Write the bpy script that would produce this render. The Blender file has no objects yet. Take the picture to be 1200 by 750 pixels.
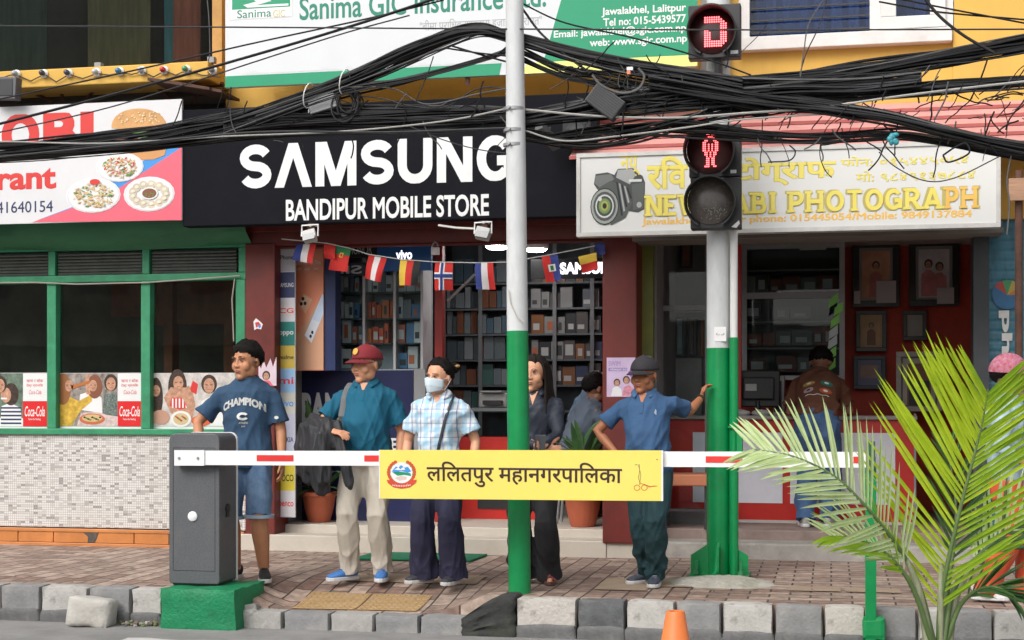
import bpy, math, random
import numpy as np
from mathutils import Vector, Matrix, noise
from mathutils.bvhtree import BVHTree

R = math.radians
random.seed(7)
S = bpy.context.scene
COL = S.collection

# ------------------------------------------------------------------ camera
CAM_Z, YAW, F = 1.30, R(12), 1760.0          # eye height over the pavement, turn to the left, focal length in photo pixels
SN, CS = math.sin(YAW), math.cos(YAW)
cam = bpy.data.objects.new('camera', bpy.data.cameras.new('camera'))
COL.objects.link(cam)
cam.location = (0, 0, CAM_Z)
cam.rotation_euler = (R(90), 0, YAW)
cam.data.sensor_width = 36
cam.data.lens = 36 * F / 1200
cam.data.shift_y = 95 / 1200
cam.data.clip_end = 500
S.camera = cam

# ------------------------------------------------------------------ light: soft overcast day
SUN_EL, SUN_ROT = 42, 205                     # elevation, compass turn (from behind the camera, a little to its left)
w = bpy.data.worlds.new('World')
S.world = w
w.use_nodes = True
wn = w.node_tree
sky = wn.nodes.new('ShaderNodeTexSky')
sky.sky_type = 'NISHITA'
sky.sun_disc = False
sky.sun_elevation = R(SUN_EL)
sky.sun_rotation = R(SUN_ROT)
sky.air_density = 1.0
sky.dust_density = 4.0
sky.ozone_density = 1.0
hs = wn.nodes.new('ShaderNodeHueSaturation')
hs.inputs['Saturation'].default_value = 0.25   # a clouded sky is nearly white
wn.links.new(sky.outputs[0], hs.inputs['Color'])
wn.links.new(hs.outputs[0], wn.nodes['Background'].inputs['Color'])
wn.nodes['Background'].inputs['Strength'].default_value = 0.15
sl = bpy.data.lights.new('sun', 'SUN')
sl.energy = 1.25
sl.angle = R(40)
sl.color = (1.0, 0.96, 0.90)
so = bpy.data.objects.new('sun', sl)
COL.objects.link(so)
_sd = Vector((math.sin(R(SUN_ROT)) * math.cos(R(SUN_EL)), math.cos(R(SUN_ROT)) * math.cos(R(SUN_EL)), math.sin(R(SUN_EL))))
so.rotation_euler = _sd.to_track_quat('Z', 'Y').to_euler()
S.view_settings.view_transform = 'Standard'
S.view_settings.look = 'None'
S.view_settings.gamma = 1
S.view_settings.use_curve_mapping = False
S.view_settings.exposure = 0.5
S.render.engine = 'CYCLES'
S.cycles.max_bounces = 8
S.cycles.transparent_max_bounces = 16
S.cycles.use_denoising = True

# ------------------------------------------------------------------ measuring: a photo point on a real plane
def ray(px, py):
    u = (px - 600) / F
    return Vector((-SN + u * CS, CS + u * SN, (470 - py) / F))
def at(px, py, Y):
    d = ray(px, py); t = Y / d.y
    return Vector((t * d.x, Y, CAM_Z + t * d.z))
def X(px, Y):
    return at(px, 470, Y).x
def Z(px, py, Y):
    return at(px, py, Y).z
def ground(px, py, z=0.0):
    d = ray(px, py); t = (z - CAM_Z) / d.z
    return Vector((t * d.x, t * d.y, z))
def mpp(px, Y):
    return at(px + 1, 470, Y).x - at(px, 470, Y).x

# ------------------------------------------------------------------ objects, parts, labels
ORG = {}
def tag(o, label=None, cat=None, group=None, kind=None):
    if label: o['label'] = label
    if cat: o['category'] = cat
    if group: o['group'] = group
    if kind: o['kind'] = kind
    return o
def thing(name, label, cat, loc, group=None, rz=0, kind=None):
    o = bpy.data.objects.new(name, None)
    o.empty_display_size = 0.1
    COL.objects.link(o)
    o.location = loc
    o.rotation_euler = (0, 0, rz)
    ORG[o] = Vector(loc)
    return tag(o, label, cat, group, kind)
def children(o):
    return [c for c in bpy.data.objects if c.parent == o]
def copy_tree(o, parent=None, kids=None):
    if kids is None:
        kids = {}
        for c in bpy.data.objects:
            if c.parent: kids.setdefault(c.parent.name, []).append(c)
    c = o.copy()
    COL.objects.link(c)
    if parent: c.parent = parent
    ORG[c] = Vector(c.location)
    for ch in kids.get(o.name, []): copy_tree(ch, c, kids)
    return c

class MB:
    """collects shapes and links them as ONE mesh object"""
    def __init__(s):
        s.v, s.f, s.mi, s.mats = [], [], [], []
    def _m(s, mat):
        if mat is None: return 0
        if mat not in s.mats: s.mats.append(mat)
        return s.mats.index(mat)
    def add(s, vs, fs, mat=None):
        b = len(s.v); k = s._m(mat)
        s.v += [tuple(p) for p in vs]
        s.f += [tuple(i + b for i in f) for f in fs]
        s.mi += [k] * len(fs)
        return s
    def box(s, x0, x1, y0, y1, z0, z1, mat=None):
        if x0 > x1: x0, x1 = x1, x0
        if y0 > y1: y0, y1 = y1, y0
        if z0 > z1: z0, z1 = z1, z0
        return s.add([(x0,y0,z0),(x1,y0,z0),(x1,y1,z0),(x0,y1,z0),(x0,y0,z1),(x1,y0,z1),(x1,y1,z1),(x0,y1,z1)],
              [(0,3,2,1),(4,5,6,7),(0,1,5,4),(1,2,6,5),(2,3,7,6),(3,0,4,7)], mat)
    def obox(s, c, ax, ay, az, mat=None):
        c, ax, ay, az = Vector(c), Vector(ax), Vector(ay), Vector(az)
        vs = [c + ax*i + ay*j + az*k for k in (-1,1) for (i,j) in ((-1,-1),(1,-1),(1,1),(-1,1))]
        return s.add(vs, [(0,3,2,1),(4,5,6,7),(0,1,5,4),(1,2,6,5),(2,3,7,6),(3,0,4,7)], mat)
    def prism(s, poly, y0, y1, mat=None):
        """polygon of (x,z), anticlockwise seen from the camera, between depths y0 < y1"""
        n = len(poly)
        a = sum(poly[i][0]*poly[(i+1)%n][1]-poly[(i+1)%n][0]*poly[i][1] for i in range(n))
        if a < 0: poly = poly[::-1]
        vs = [(x, y0, z) for x, z in poly] + [(x, y1, z) for x, z in poly]
        fs = [tuple(range(n)), tuple(range(2*n-1, n-1, -1))] + [(i, i+n, (i+1)%n+n, (i+1)%n) for i in range(n)]
        return s.add(vs, fs, mat)
    def hprism(s, poly, z0, z1, mat=None):
        n = len(poly)
        a = sum(poly[i][0]*poly[(i+1)%n][1]-poly[(i+1)%n][0]*poly[i][1] for i in range(n))
        if a < 0: poly = poly[::-1]
        vs = [(x, y, z0) for x, y in poly] + [(x, y, z1) for x, y in poly]
        fs = [tuple(range(n-1,-1,-1)), tuple(range(n, 2*n))] + [(i, (i+1)%n, (i+1)%n+n, i+n) for i in range(n)]
        return s.add(vs, fs, mat)
    def tube(s, pts, rad, n=8, mat=None, caps=True, flat=None):
        """pts along the axis; rad a number, a list of numbers or of (rx, ry); flat = the direction of rx"""
        pts = [Vector(p) for p in pts]
        if not isinstance(rad, (list, tuple)): rad = [rad] * len(pts)
        m = len(pts); vs = []
        px = None
        for i, p in enumerate(pts):
            t = (pts[min(i+1, m-1)] - pts[max(i-1, 0)])
            t = t.normalized() if t.length > 1e-9 else Vector((0,0,1))
            if flat is not None: ux = Vector(flat)
            elif px is None: ux = Vector((1,0,0)) if abs(t.x) < .8 else Vector((0,1,0))
            else: ux = px
            ux = (ux - t * ux.dot(t))
            if ux.length < 1e-6: ux = t.orthogonal()
            ux.normalize(); px = ux
            uy = t.cross(ux)
            r = rad[i]; rx, ry = r if isinstance(r, (list, tuple)) else (r, r)
            for k in range(n):
                a = 2*math.pi*k/n
                vs.append(p + ux*(rx*math.cos(a)) + uy*(ry*math.sin(a)))
        fs = [(i*n+k, i*n+(k+1)%n, (i+1)*n+(k+1)%n, (i+1)*n+k) for i in range(m-1) for k in range(n)]
        if caps: fs += [tuple(range(n-1,-1,-1)), tuple(range((m-1)*n, m*n))]
        return s.add(vs, fs, mat)
    def limb(s, pts, rad, n=12, flat=None, mat=None):
        """tube with rounded ends"""
        pts = [Vector(p) for p in pts]
        rr = [r if isinstance(r, (list, tuple)) else (r, r) for r in rad]
        a, b = (pts[0]-pts[1]).normalized(), (pts[-1]-pts[-2]).normalized()
        P, Q = [], []
        for k in (1.0, .8, .45):
            e = math.sqrt(max(0, 1-k*k)) or .05
            m = min(rr[0]); P.append(pts[0] + a*(m*k)); Q.append((rr[0][0]*e, rr[0][1]*e))
        P += pts; Q += rr
        for k in (.45, .8, 1.0):
            e = math.sqrt(max(0, 1-k*k)) or .05
            m = min(rr[-1]); P.append(pts[-1] + b*(m*k)); Q.append((rr[-1][0]*e, rr[-1][1]*e))
        return s.tube(P, Q, n, mat, True, flat)
    def ball(s, c, r, n=12, m=8, mat=None, rot=None):
        c = Vector(c); rx, ry, rz = r if isinstance(r, (list, tuple)) else (r, r, r)
        vs = []
        for j in range(m+1):
            b = math.pi*(j/m-.5)
            b = max(min(b, math.pi/2-.03), -math.pi/2+.03)
            for k in range(n):
                a = 2*math.pi*k/n
                q = Vector((rx*math.cos(b)*math.cos(a), ry*math.cos(b)*math.sin(a), rz*math.sin(b)))
                if rot: q = rot @ q
                vs.append(c+q)
        fs = [(j*n+k, j*n+(k+1)%n, (j+1)*n+(k+1)%n, (j+1)*n+k) for j in range(m) for k in range(n)]
        fs += [tuple(range(n-1,-1,-1)), tuple(range(m*n, (m+1)*n))]
        return s.add(vs, fs, mat)
    def lathe(s, prof, c=(0,0,0), n=24, mat=None, axis='z'):
        """prof: (radius, height) from bottom to top"""
        c = Vector(c); vs = []
        for r, h in prof:
            for k in range(n):
                a = 2*math.pi*k/n
                if axis == 'z': q = Vector((r*math.cos(a), r*math.sin(a), h))
                else: q = Vector((r*math.cos(a), -h, r*math.sin(a)))        # 'y': heights run towards the camera
                vs.append(c+q)
        m = len(prof)
        fs = [(i*n+k, i*n+(k+1)%n, (i+1)*n+(k+1)%n, (i+1)*n+k) for i in range(m-1) for k in range(n)]
        fs += [tuple(range(n-1,-1,-1)), tuple(range((m-1)*n, m*n))]
        return s.add(vs, fs, mat)
    def disc(s, cx, cz, rx, rz, y, n=24, mat=None, th=.002):
        return s.prism([(cx+rx*math.cos(2*math.pi*k/n), cz+rz*math.sin(2*math.pi*k/n)) for k in range(n)], y-th, y, mat)
    def build(s, name, mat=None, parent=None, smooth=False, bevel=0, local=False, loc=None, seg=2):
        me = bpy.data.meshes.new(name)
        org = Vector((0,0,0))
        V = s.v
        if parent is not None:
            if not local:
                q = parent
                while q is not None:
                    org = org + Vector(q.location); q = q.parent
        elif not local:
            if loc is None:
                a = np.array(V); lo, hi = a.min(0), a.max(0)
                loc = ((lo[0]+hi[0])/2, (lo[1]+hi[1])/2, lo[2])
            org = Vector(loc)
        me.from_pydata([(x-org.x, y-org.y, z-org.z) for x, y, z in V], [], s.f)
        mats = s.mats if s.mats else [mat]
        for m in mats: me.materials.append(m or mat)
        if len(mats) > 1: me.polygons.foreach_set('material_index', s.mi)
        me.validate()
        if smooth:
            me.polygons.foreach_set('use_smooth', [True]*len(me.polygons))
            me.set_sharp_from_angle(angle=R(smooth if smooth is not True else 40))
        me.update()
        o = bpy.data.objects.new(name, me)
        COL.objects.link(o)
        if parent is not None: o.parent = parent
        elif not local: o.location = org
        ORG[o] = Vector(o.location)
        if bevel:
            b = o.modifiers.new('bevel', 'BEVEL'); b.width = bevel; b.segments = seg; b.limit_method = 'ANGLE'; b.angle_limit = R(40)
        return o

# ------------------------------------------------------------------ materials
_MC = {}
def M(name, c, rough=.6, var=.12, scale=6, bump=0, bscale=40, metal=0, c2=None, emit=0, spec=.5, dirt=0, dirtc=(.06,.05,.04), dscale=2.5, coat=0, stretch=None, sheen=0):
    """painted / plain surface: colour with soft variation, stains of their own shape, fine relief"""
    if name in _MC: return _MC[name]
    m = bpy.data.materials.new(name); m.use_nodes = True
    nt = m.node_tree; N, L = nt.nodes, nt.links
    p = N['Principled BSDF']
    p.inputs['Roughness'].default_value = rough
    p.inputs['Metallic'].default_value = metal
    p.inputs['Specular IOR Level'].default_value = spec
    if coat: p.inputs['Coat Weight'].default_value = coat
    if sheen: p.inputs['Sheen Weight'].default_value = sheen
    tc = N.new('ShaderNodeTexCoord')
    vec = tc.outputs['Object']
    if stretch:
        mp = N.new('ShaderNodeMapping'); mp.inputs['Scale'].default_value = stretch
        L.new(vec, mp.inputs['Vector']); vec = mp.outputs[0]
    n1 = N.new('ShaderNodeTexNoise'); n1.inputs['Scale'].default_value = scale; n1.inputs['Detail'].default_value = 6
    n1.inputs['Roughness'].default_value = .65
    L.new(vec, n1.inputs['Vector'])
    mx = N.new('ShaderNodeMix'); mx.data_type = 'RGBA'
    cr = N.new('ShaderNodeMapRange'); cr.inputs[1].default_value = .3; cr.inputs[2].default_value = .7
    L.new(n1.outputs['Fac'], cr.inputs[0]); L.new(cr.outputs[0], mx.inputs['Factor'])
    a = tuple(max(0, x*(1-var)) for x in c); b = c2 if c2 else tuple(min(1, x*(1+var*.7)) for x in c)
    mx.inputs['A'].default_value = (*a, 1); mx.inputs['B'].default_value = (*b, 1)
    out = mx.outputs['Result']
    if dirt:
        n2 = N.new('ShaderNodeTexNoise'); n2.inputs['Scale'].default_value = dscale; n2.inputs['Detail'].default_value = 8; n2.inputs['Roughness'].default_value = .7
        L.new(vec, n2.inputs['Vector'])
        r2 = N.new('ShaderNodeMapRange'); r2.inputs[1].default_value = .5; r2.inputs[2].default_value = .75; r2.inputs[4].default_value = dirt
        L.new(n2.outputs['Fac'], r2.inputs[0])
        m2 = N.new('ShaderNodeMix'); m2.data_type = 'RGBA'; m2.inputs['B'].default_value = (*dirtc, 1)
        L.new(r2.outputs[0], m2.inputs['Factor']); L.new(out, m2.inputs['A']); out = m2.outputs['Result']
    L.new(out, p.inputs['Base Color'])
    if rough < .9:
        rr = N.new('ShaderNodeMapRange'); rr.inputs[3].default_value = max(.03, rough-.08); rr.inputs[4].default_value = min(1, rough+.1)
        L.new(n1.outputs['Fac'], rr.inputs[0]); L.new(rr.outputs[0], p.inputs['Roughness'])
    if bump:
        n3 = N.new('ShaderNodeTexNoise'); n3.inputs['Scale'].default_value = bscale; n3.inputs['Detail'].default_value = 4
        L.new(vec, n3.inputs['Vector'])
        bp = N.new('ShaderNodeBump'); bp.inputs['Strength'].default_value = bump; bp.inputs['Distance'].default_value = .01
        L.new(n3.outputs['Fac'], bp.inputs['Height']); L.new(bp.outputs[0], p.inputs['Normal'])
    if emit:
        L.new(out, p.inputs['Emission Color']); p.inputs['Emission Strength'].default_value = emit
    _MC[name] = m
    return m

def glass(name, tint=(.9,.95,.95), refl=1.0, rough=.02):
    """thin window glass: clear with a Fresnel reflection"""
    if name in _MC: return _MC[name]
    m = bpy.data.materials.new(name); m.use_nodes = True
    nt = m.node_tree; N, L = nt.nodes, nt.links
    N.remove(N['Principled BSDF'])
    t = N.new('ShaderNodeBsdfTransparent'); t.inputs[0].default_value = (*tint, 1)
    g = N.new('ShaderNodeBsdfGlossy'); g.inputs['Roughness'].default_value = rough
    f = N.new('ShaderNodeFresnel'); f.inputs[0].default_value = 1.5
    k = N.new('ShaderNodeMath'); k.operation = 'MULTIPLY'; k.inputs[1].default_value = refl
    nz = N.new('ShaderNodeTexNoise'); nz.inputs['Scale'].default_value = 1.6
    tc = N.new('ShaderNodeTexCoord'); L.new(tc.outputs['Object'], nz.inputs['Vector'])
    bp = N.new('ShaderNodeBump'); bp.inputs['Strength'].default_value = .04; bp.inputs['Distance'].default_value = .03
    L.new(nz.outputs['Fac'], bp.inputs['Height']); L.new(bp.outputs[0], g.inputs['Normal'])
    mx = N.new('ShaderNodeMixShader')
    L.new(f.outputs[0], k.inputs[0]); L.new(k.outputs[0], mx.inputs[0])
    L.new(t.outputs[0], mx.inputs[1]); L.new(g.outputs[0], mx.inputs[2])
    L.new(mx.outputs[0], N['Material Output'].inputs['Surface'])
    _MC[name] = m
    return m

def leaf_mat(name, c, c2, trans=.4, rough=.4):
    if name in _MC: return _MC[name]
    m = M(name, c, rough, 0, 9, c2=c2, spec=.5)
    nt = m.node_tree; N, L = nt.nodes, nt.links
    p = N['Principled BSDF']
    t = N.new('ShaderNodeBsdfTranslucent')
    src = p.inputs['Base Color'].links[0].from_socket
    L.new(src, t.inputs['Color'])
    mx = N.new('ShaderNodeMixShader'); mx.inputs[0].default_value = trans
    L.new(p.outputs[0], mx.inputs[1]); L.new(t.outputs[0], mx.inputs[2])
    L.new(mx.outputs[0], N['Material Output'].inputs['Surface'])
    return m

# ------------------------------------------------------------------ writing
def text_geo(body, bold=0.0, shear=0.0, space=1.0, extrude=0.0):
    c = bpy.data.curves.new('lettering', 'FONT')
    c.body = body; c.shear = shear; c.space_character = space
    c.resolution_u = 4
    c.extrude = extrude
    if bold: c.bevel_depth = bold; c.bevel_resolution = 0
    c.align_x = 'LEFT'
    o = bpy.data.objects.new('lettering', c)
    me = bpy.data.meshes.new_from_object(o)
    V = np.array([v.co for v in me.vertices]) if len(me.vertices) else np.zeros((0,3))
    Fc = [tuple(p.vertices) for p in me.polygons]
    bpy.data.objects.remove(o); bpy.data.curves.remove(c); bpy.data.meshes.remove(me)
    return V, Fc
def put_text(mb, body, x0, x1, z0, z1, y, mat=None, bold=0.0, shear=0.0, space=1.0, depth=.0015, keep=False, align='fit', vert=0):
    """lettering standing on the plane depth y, facing the camera, filling x0..x1, z0..z1; vert=1: reads downwards"""
    V, Fc = text_geo(body, bold, shear, space)
    if not len(V): return mb
    lo, hi = V.min(0), V.max(0)
    u = (V[:,0]-lo[0])/max(hi[0]-lo[0],1e-6); v = (V[:,1]-lo[1])/max(hi[1]-lo[1],1e-6)
    if vert: u, v = v, 1-u
    zz = (V[:,2]-lo[2])/max(hi[2]-lo[2],1e-6) if hi[2]-lo[2] > 1e-6 else np.ones(len(V))
    P = np.stack([x0+u*(x1-x0), y-depth*(.3+.7*zz), z0+v*(z1-z0)], 1)
    mb.add(P.tolist(), Fc, mat)
    return mb
def ptext(mb, body, px0, px1, py0, py1, Y, mat=None, **k):
    """the same, given the photo rectangle the writing fills on that plane"""
    pm = (px0+px1)/2
    return put_text(mb, body, X(px0,Y), X(px1,Y), Z(pm,py1,Y), Z(pm,py0,Y), Y, mat, **k)

def line_part(par, name, body, *a, **k):
    """one line of writing as a part of its sign"""
    mb = MB(); ptext(mb, body, *a, **k); return mb.build(name, None, par)
def arc(cx, cz, rx, rz, a0, a1, n=10):
    return [(cx+rx*math.cos(R(a0+(a1-a0)*i/n)), cz+rz*math.sin(R(a0+(a1-a0)*i/n))) for i in range(n+1)]
# heavy display letters drawn as strokes on a box w x 1
T_ = .2
GL = {
 'S': (.78, [arc(.39,.695,.28,.195,22,270,14)+arc(.39,.305,.28,.195,90,-158,14)[1:]]),
 'Λ': (.86, [[(.09,0),(.43,1)],[(.43,1),(.77,0)]]),
 'A': (.9, [[(.1,0),(.45,1)],[(.45,1),(.8,0)],[(.2,.3),(.7,.3)]]),
 'M': (1.0, [[(.115,0),(.115,1)],[(.17,1),(.5,0)],[(.5,0),(.83,1)],[(.885,1),(.885,0)]]),
 'U': (.8, [[(.1,1),(.1,.4)]+arc(.4,.4,.3,.3,180,360,12)+[(.7,1)]]),
 'N': (.84, [[(.115,0),(.115,1)],[(.145,1),(.695,0)],[(.725,0),(.725,1)]]),
 'G': (.84, [arc(.42,.5,.32,.4,38,318,18),[(.72,.08),(.72,.5)],[(.46,.45),(.80,.45)]]),
 'E': (.74, [[(.14,0),(.14,1)],[(.14,.93),(.66,.93)],[(.14,.5),(.52,.5)],[(.14,.07),(.66,.07)]]),
 'W': (1.2, [[(.1,1),(.35,0)],[(.35,0),(.6,.9)],[(.6,.9),(.85,0)],[(.85,0),(1.1,1)]]),
 'R': (.86, [[(.16,0),(.16,1)],[(.16,.93),(.42,.93)]+arc(.42,.7,.24,.23,90,-90,9)[1:]+[(.16,.47)],[(.42,.47),(.76,0)]]),
 'B': (.84, [[(.16,0),(.16,1)],[(.16,.93),(.42,.93)]+arc(.42,.725,.2,.205,90,-90,9)[1:]+[(.16,.52)],[(.42,.52)]+arc(.46,.295,.23,.225,90,-90,9)+[(.16,.07)]]),
 'I': (.4, [[(.2,0),(.2,1)]]),
 'P': (.8, [[(.16,0),(.16,1)],[(.16,.93),(.42,.93)]+arc(.42,.68,.26,.25,90,-90,9)[1:]+[(.16,.43)]]),
 'H': (.94, [[(.16,0),(.16,1)],[(.78,0),(.78,1)],[(.16,.5),(.78,.5)]]),
 'O': (.92, [arc(.46,.5,.34,.41,0,360,24)]),
 'T': (.84, [[(.42,0),(.42,1)],[(.06,.93),(.78,.93)]]),
 ' ': (.4, []),
}
SERIF = {'N':[(.14,0),(.1,1),(.74,1)],'E':[(.14,0),(.14,1)],'W':[(.1,1),(.6,.98),(1.1,1)],'R':[(.16,0),(.16,1),(.78,0)],'A':[(.1,0),(.8,0)],
         'B':[(.12,0),(.12,1)],'I':[(.2,0),(.2,1)],'P':[(.16,0),(.12,1)],'H':[(.16,0),(.16,1),(.78,0),(.78,1)],'T':[(.42,0)],'O':[],'G':[]}
def strokes(mb, word, x0, x1, z0, z1, y, mat, t=.2, serif=False, gap=.06, depth=.001):
    tot = sum(GL[c][0]+gap for c in word)-gap
    sx, sz = (x1-x0)/tot, (z1-z0)
    cx = 0; k = 0
    for c in word:
        wd, st = GL[c]
        lays = [(s, t) for s in st]
        if serif:
            for (a, b) in SERIF.get(c, []):
                b2 = min(max(b, .05), .95)
                lays.append(([(a-.19, min(max(b2,.06),.94)), (a+.19, min(max(b2,.06),.94))], .12))
        for pl, th in lays:
            pts = []
            for q in pl:
                if not pts or (abs(q[0]-pts[-1][0])+abs(q[1]-pts[-1][1])) > 1e-4: pts.append(q)
            closed = abs(pts[0][0]-pts[-1][0])+abs(pts[0][1]-pts[-1][1]) < 1e-3
            h = th/2; Lp, Rp = [], []
            n = len(pts)
            for i in range(n):
                a = Vector(pts[max(i-1,0)]); b = Vector(pts[min(i+1,n-1)])
                if closed and i in (0, n-1): a, b = Vector(pts[n-2]), Vector(pts[1])
                d = (b-a); d.normalize(); nn = Vector((-d.y, d.x))
                kx = 1.0
                if 0 < i < n-1:
                    d1 = (Vector(pts[i])-a).normalized(); kx = 1/max(.5, abs(d1.dot(d)))
                Lp.append(Vector(pts[i])+nn*h*kx); Rp.append(Vector(pts[i])-nn*h*kx)
            if n == 2 and abs(pts[1][1]-pts[0][1]) > .05:       # a straight stroke ends level with the line of writing
                q0, q1 = Vector(pts[0]), Vector(pts[1]); e = h*(q1-q0).length/abs(q1.y-q0.y)
                Lp = [q0-Vector((e,0)), q1-Vector((e,0))]; Rp = [q0+Vector((e,0)), q1+Vector((e,0))]
            dy = depth + .0004*(k % 9); k += 1
            vs, fs = [], []
            lim = lambda q: (x0+(cx+q.x)*sx, z0+min(max(q.y,0),1)*sz)
            for q in Lp: vs.append((lim(q)[0], y-dy, lim(q)[1]))
            for q in Rp: vs.append((lim(q)[0], y-dy, lim(q)[1]))
            for i in range(n-1): fs.append((i, i+n, i+n+1, i+1))
            mb.add(vs, fs, mat)
        cx += wd+gap
    return mb
# ================================================================== the setting
YK, YF, YB = 9.60, 12.45, 16.2          # kerb face, shop fronts, back walls
ZR = -0.24                              # road level

def brick_floor():
    m = bpy.data.materials.new('pavers'); m.use_nodes = True
    nt = m.node_tree; N, L = nt.nodes, nt.links
    p = N['Principled BSDF']; p.inputs['Roughness'].default_value = .75
    tc = N.new('ShaderNodeTexCoord')
    def bricks(rot):
        mp = N.new('ShaderNodeMapping'); mp.inputs['Rotation'].default_value = (0,0,R(rot))
        L.new(tc.outputs['Object'], mp.inputs['Vector'])
        b = N.new('ShaderNodeTexBrick')
        b.inputs['Scale'].default_value = 1; b.inputs['Brick Width'].default_value = .27; b.inputs['Row Height'].default_value = .135
        b.inputs['Mortar Size'].default_value = .0075; b.inputs['Mortar Smooth'].default_value = .3; b.offset = .5
        b.inputs['Color1'].default_value = (.215,.128,.10,1); b.inputs['Color2'].default_value = (.46,.345,.28,1); b.inputs['Mortar'].default_value = (.05,.04,.034,1)
        L.new(mp.outputs[0], b.inputs['Vector'])
        return b
    a, b = bricks(0), bricks(90)
    ck = N.new('ShaderNodeTexVoronoi'); ck.inputs['Scale'].default_value = .9; ck.distance = 'CHEBYCHEV'; ck.inputs['Randomness'].default_value = .8
    L.new(tc.outputs['Object'], ck.inputs['Vector'])
    sep = N.new('ShaderNodeSeparateColor'); L.new(ck.outputs['Color'], sep.inputs[0])
    gt = N.new('ShaderNodeMath'); gt.operation = 'GREATER_THAN'; gt.inputs[1].default_value = .5; L.new(sep.outputs[0], gt.inputs[0])
    mc = N.new('ShaderNodeMix'); mc.data_type = 'RGBA'
    L.new(gt.outputs[0], mc.inputs['Factor']); L.new(a.outputs['Color'], mc.inputs['A']); L.new(b.outputs['Color'], mc.inputs['B'])
    mf = N.new('ShaderNodeMix'); L.new(gt.outputs[0], mf.inputs['Factor']); L.new(a.outputs['Fac'], mf.inputs[2]); L.new(b.outputs['Fac'], mf.inputs[3])
    # old mud and greyed patches
    n = N.new('ShaderNodeTexNoise'); n.inputs['Scale'].default_value = 1.1; n.inputs['Detail'].default_value = 9; n.inputs['Roughness'].default_value = .72
    L.new(tc.outputs['Object'], n.inputs['Vector'])
    r = N.new('ShaderNodeMapRange'); r.inputs[1].default_value = .42; r.inputs[2].default_value = .68; r.inputs[4].default_value = .6; L.new(n.outputs['Fac'], r.inputs[0])
    m2 = N.new('ShaderNodeMix'); m2.data_type = 'RGBA'; m2.inputs['B'].default_value = (.33,.275,.225,1)
    L.new(r.outputs[0], m2.inputs['Factor']); L.new(mc.outputs['Result'], m2.inputs['A'])
    n4 = N.new('ShaderNodeTexNoise'); n4.inputs['Scale'].default_value = 14; n4.inputs['Detail'].default_value = 6; L.new(tc.outputs['Object'], n4.inputs['Vector'])
    r4 = N.new('ShaderNodeMapRange'); r4.inputs[1].default_value = .35; r4.inputs[2].default_value = .7; r4.inputs[3].default_value = .7; r4.inputs[4].default_value = 1.25; L.new(n4.outputs['Fac'], r4.inputs[0])
    m3 = N.new('ShaderNodeMix'); m3.data_type = 'RGBA'; m3.blend_type = 'MULTIPLY'; m3.inputs['Factor'].default_value = 1
    L.new(m2.outputs['Result'], m3.inputs['A']); L.new(r4.outputs[0], m3.inputs['B'])
    # the joints keep their dark line through the dirt
    m5 = N.new('ShaderNodeMix'); m5.data_type = 'RGBA'; m5.inputs['B'].default_value = (.06,.05,.04,1)
    jf = N.new('ShaderNodeMath'); jf.operation = 'MULTIPLY'; jf.inputs[1].default_value = .75
    L.new(mf.outputs[0], jf.inputs[0]); L.new(jf.outputs[0], m5.inputs['Factor']); L.new(m3.outputs['Result'], m5.inputs['A'])
    L.new(m5.outputs['Result'], p.inputs['Base Color'])
    bp = N.new('ShaderNodeBump'); bp.inputs['Strength'].default_value = .7; bp.inputs['Distance'].default_value = .012; bp.invert = True
    ad = N.new('ShaderNodeMath'); ad.operation = 'MULTIPLY_ADD'; ad.inputs[1].default_value = .5; L.new(n4.outputs['Fac'], ad.inputs[0]); L.new(mf.outputs[0], ad.inputs[2])
    L.new(ad.outputs[0], bp.inputs['Height']); L.new(bp.outputs[0], p.inputs['Normal'])
    return m

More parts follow.
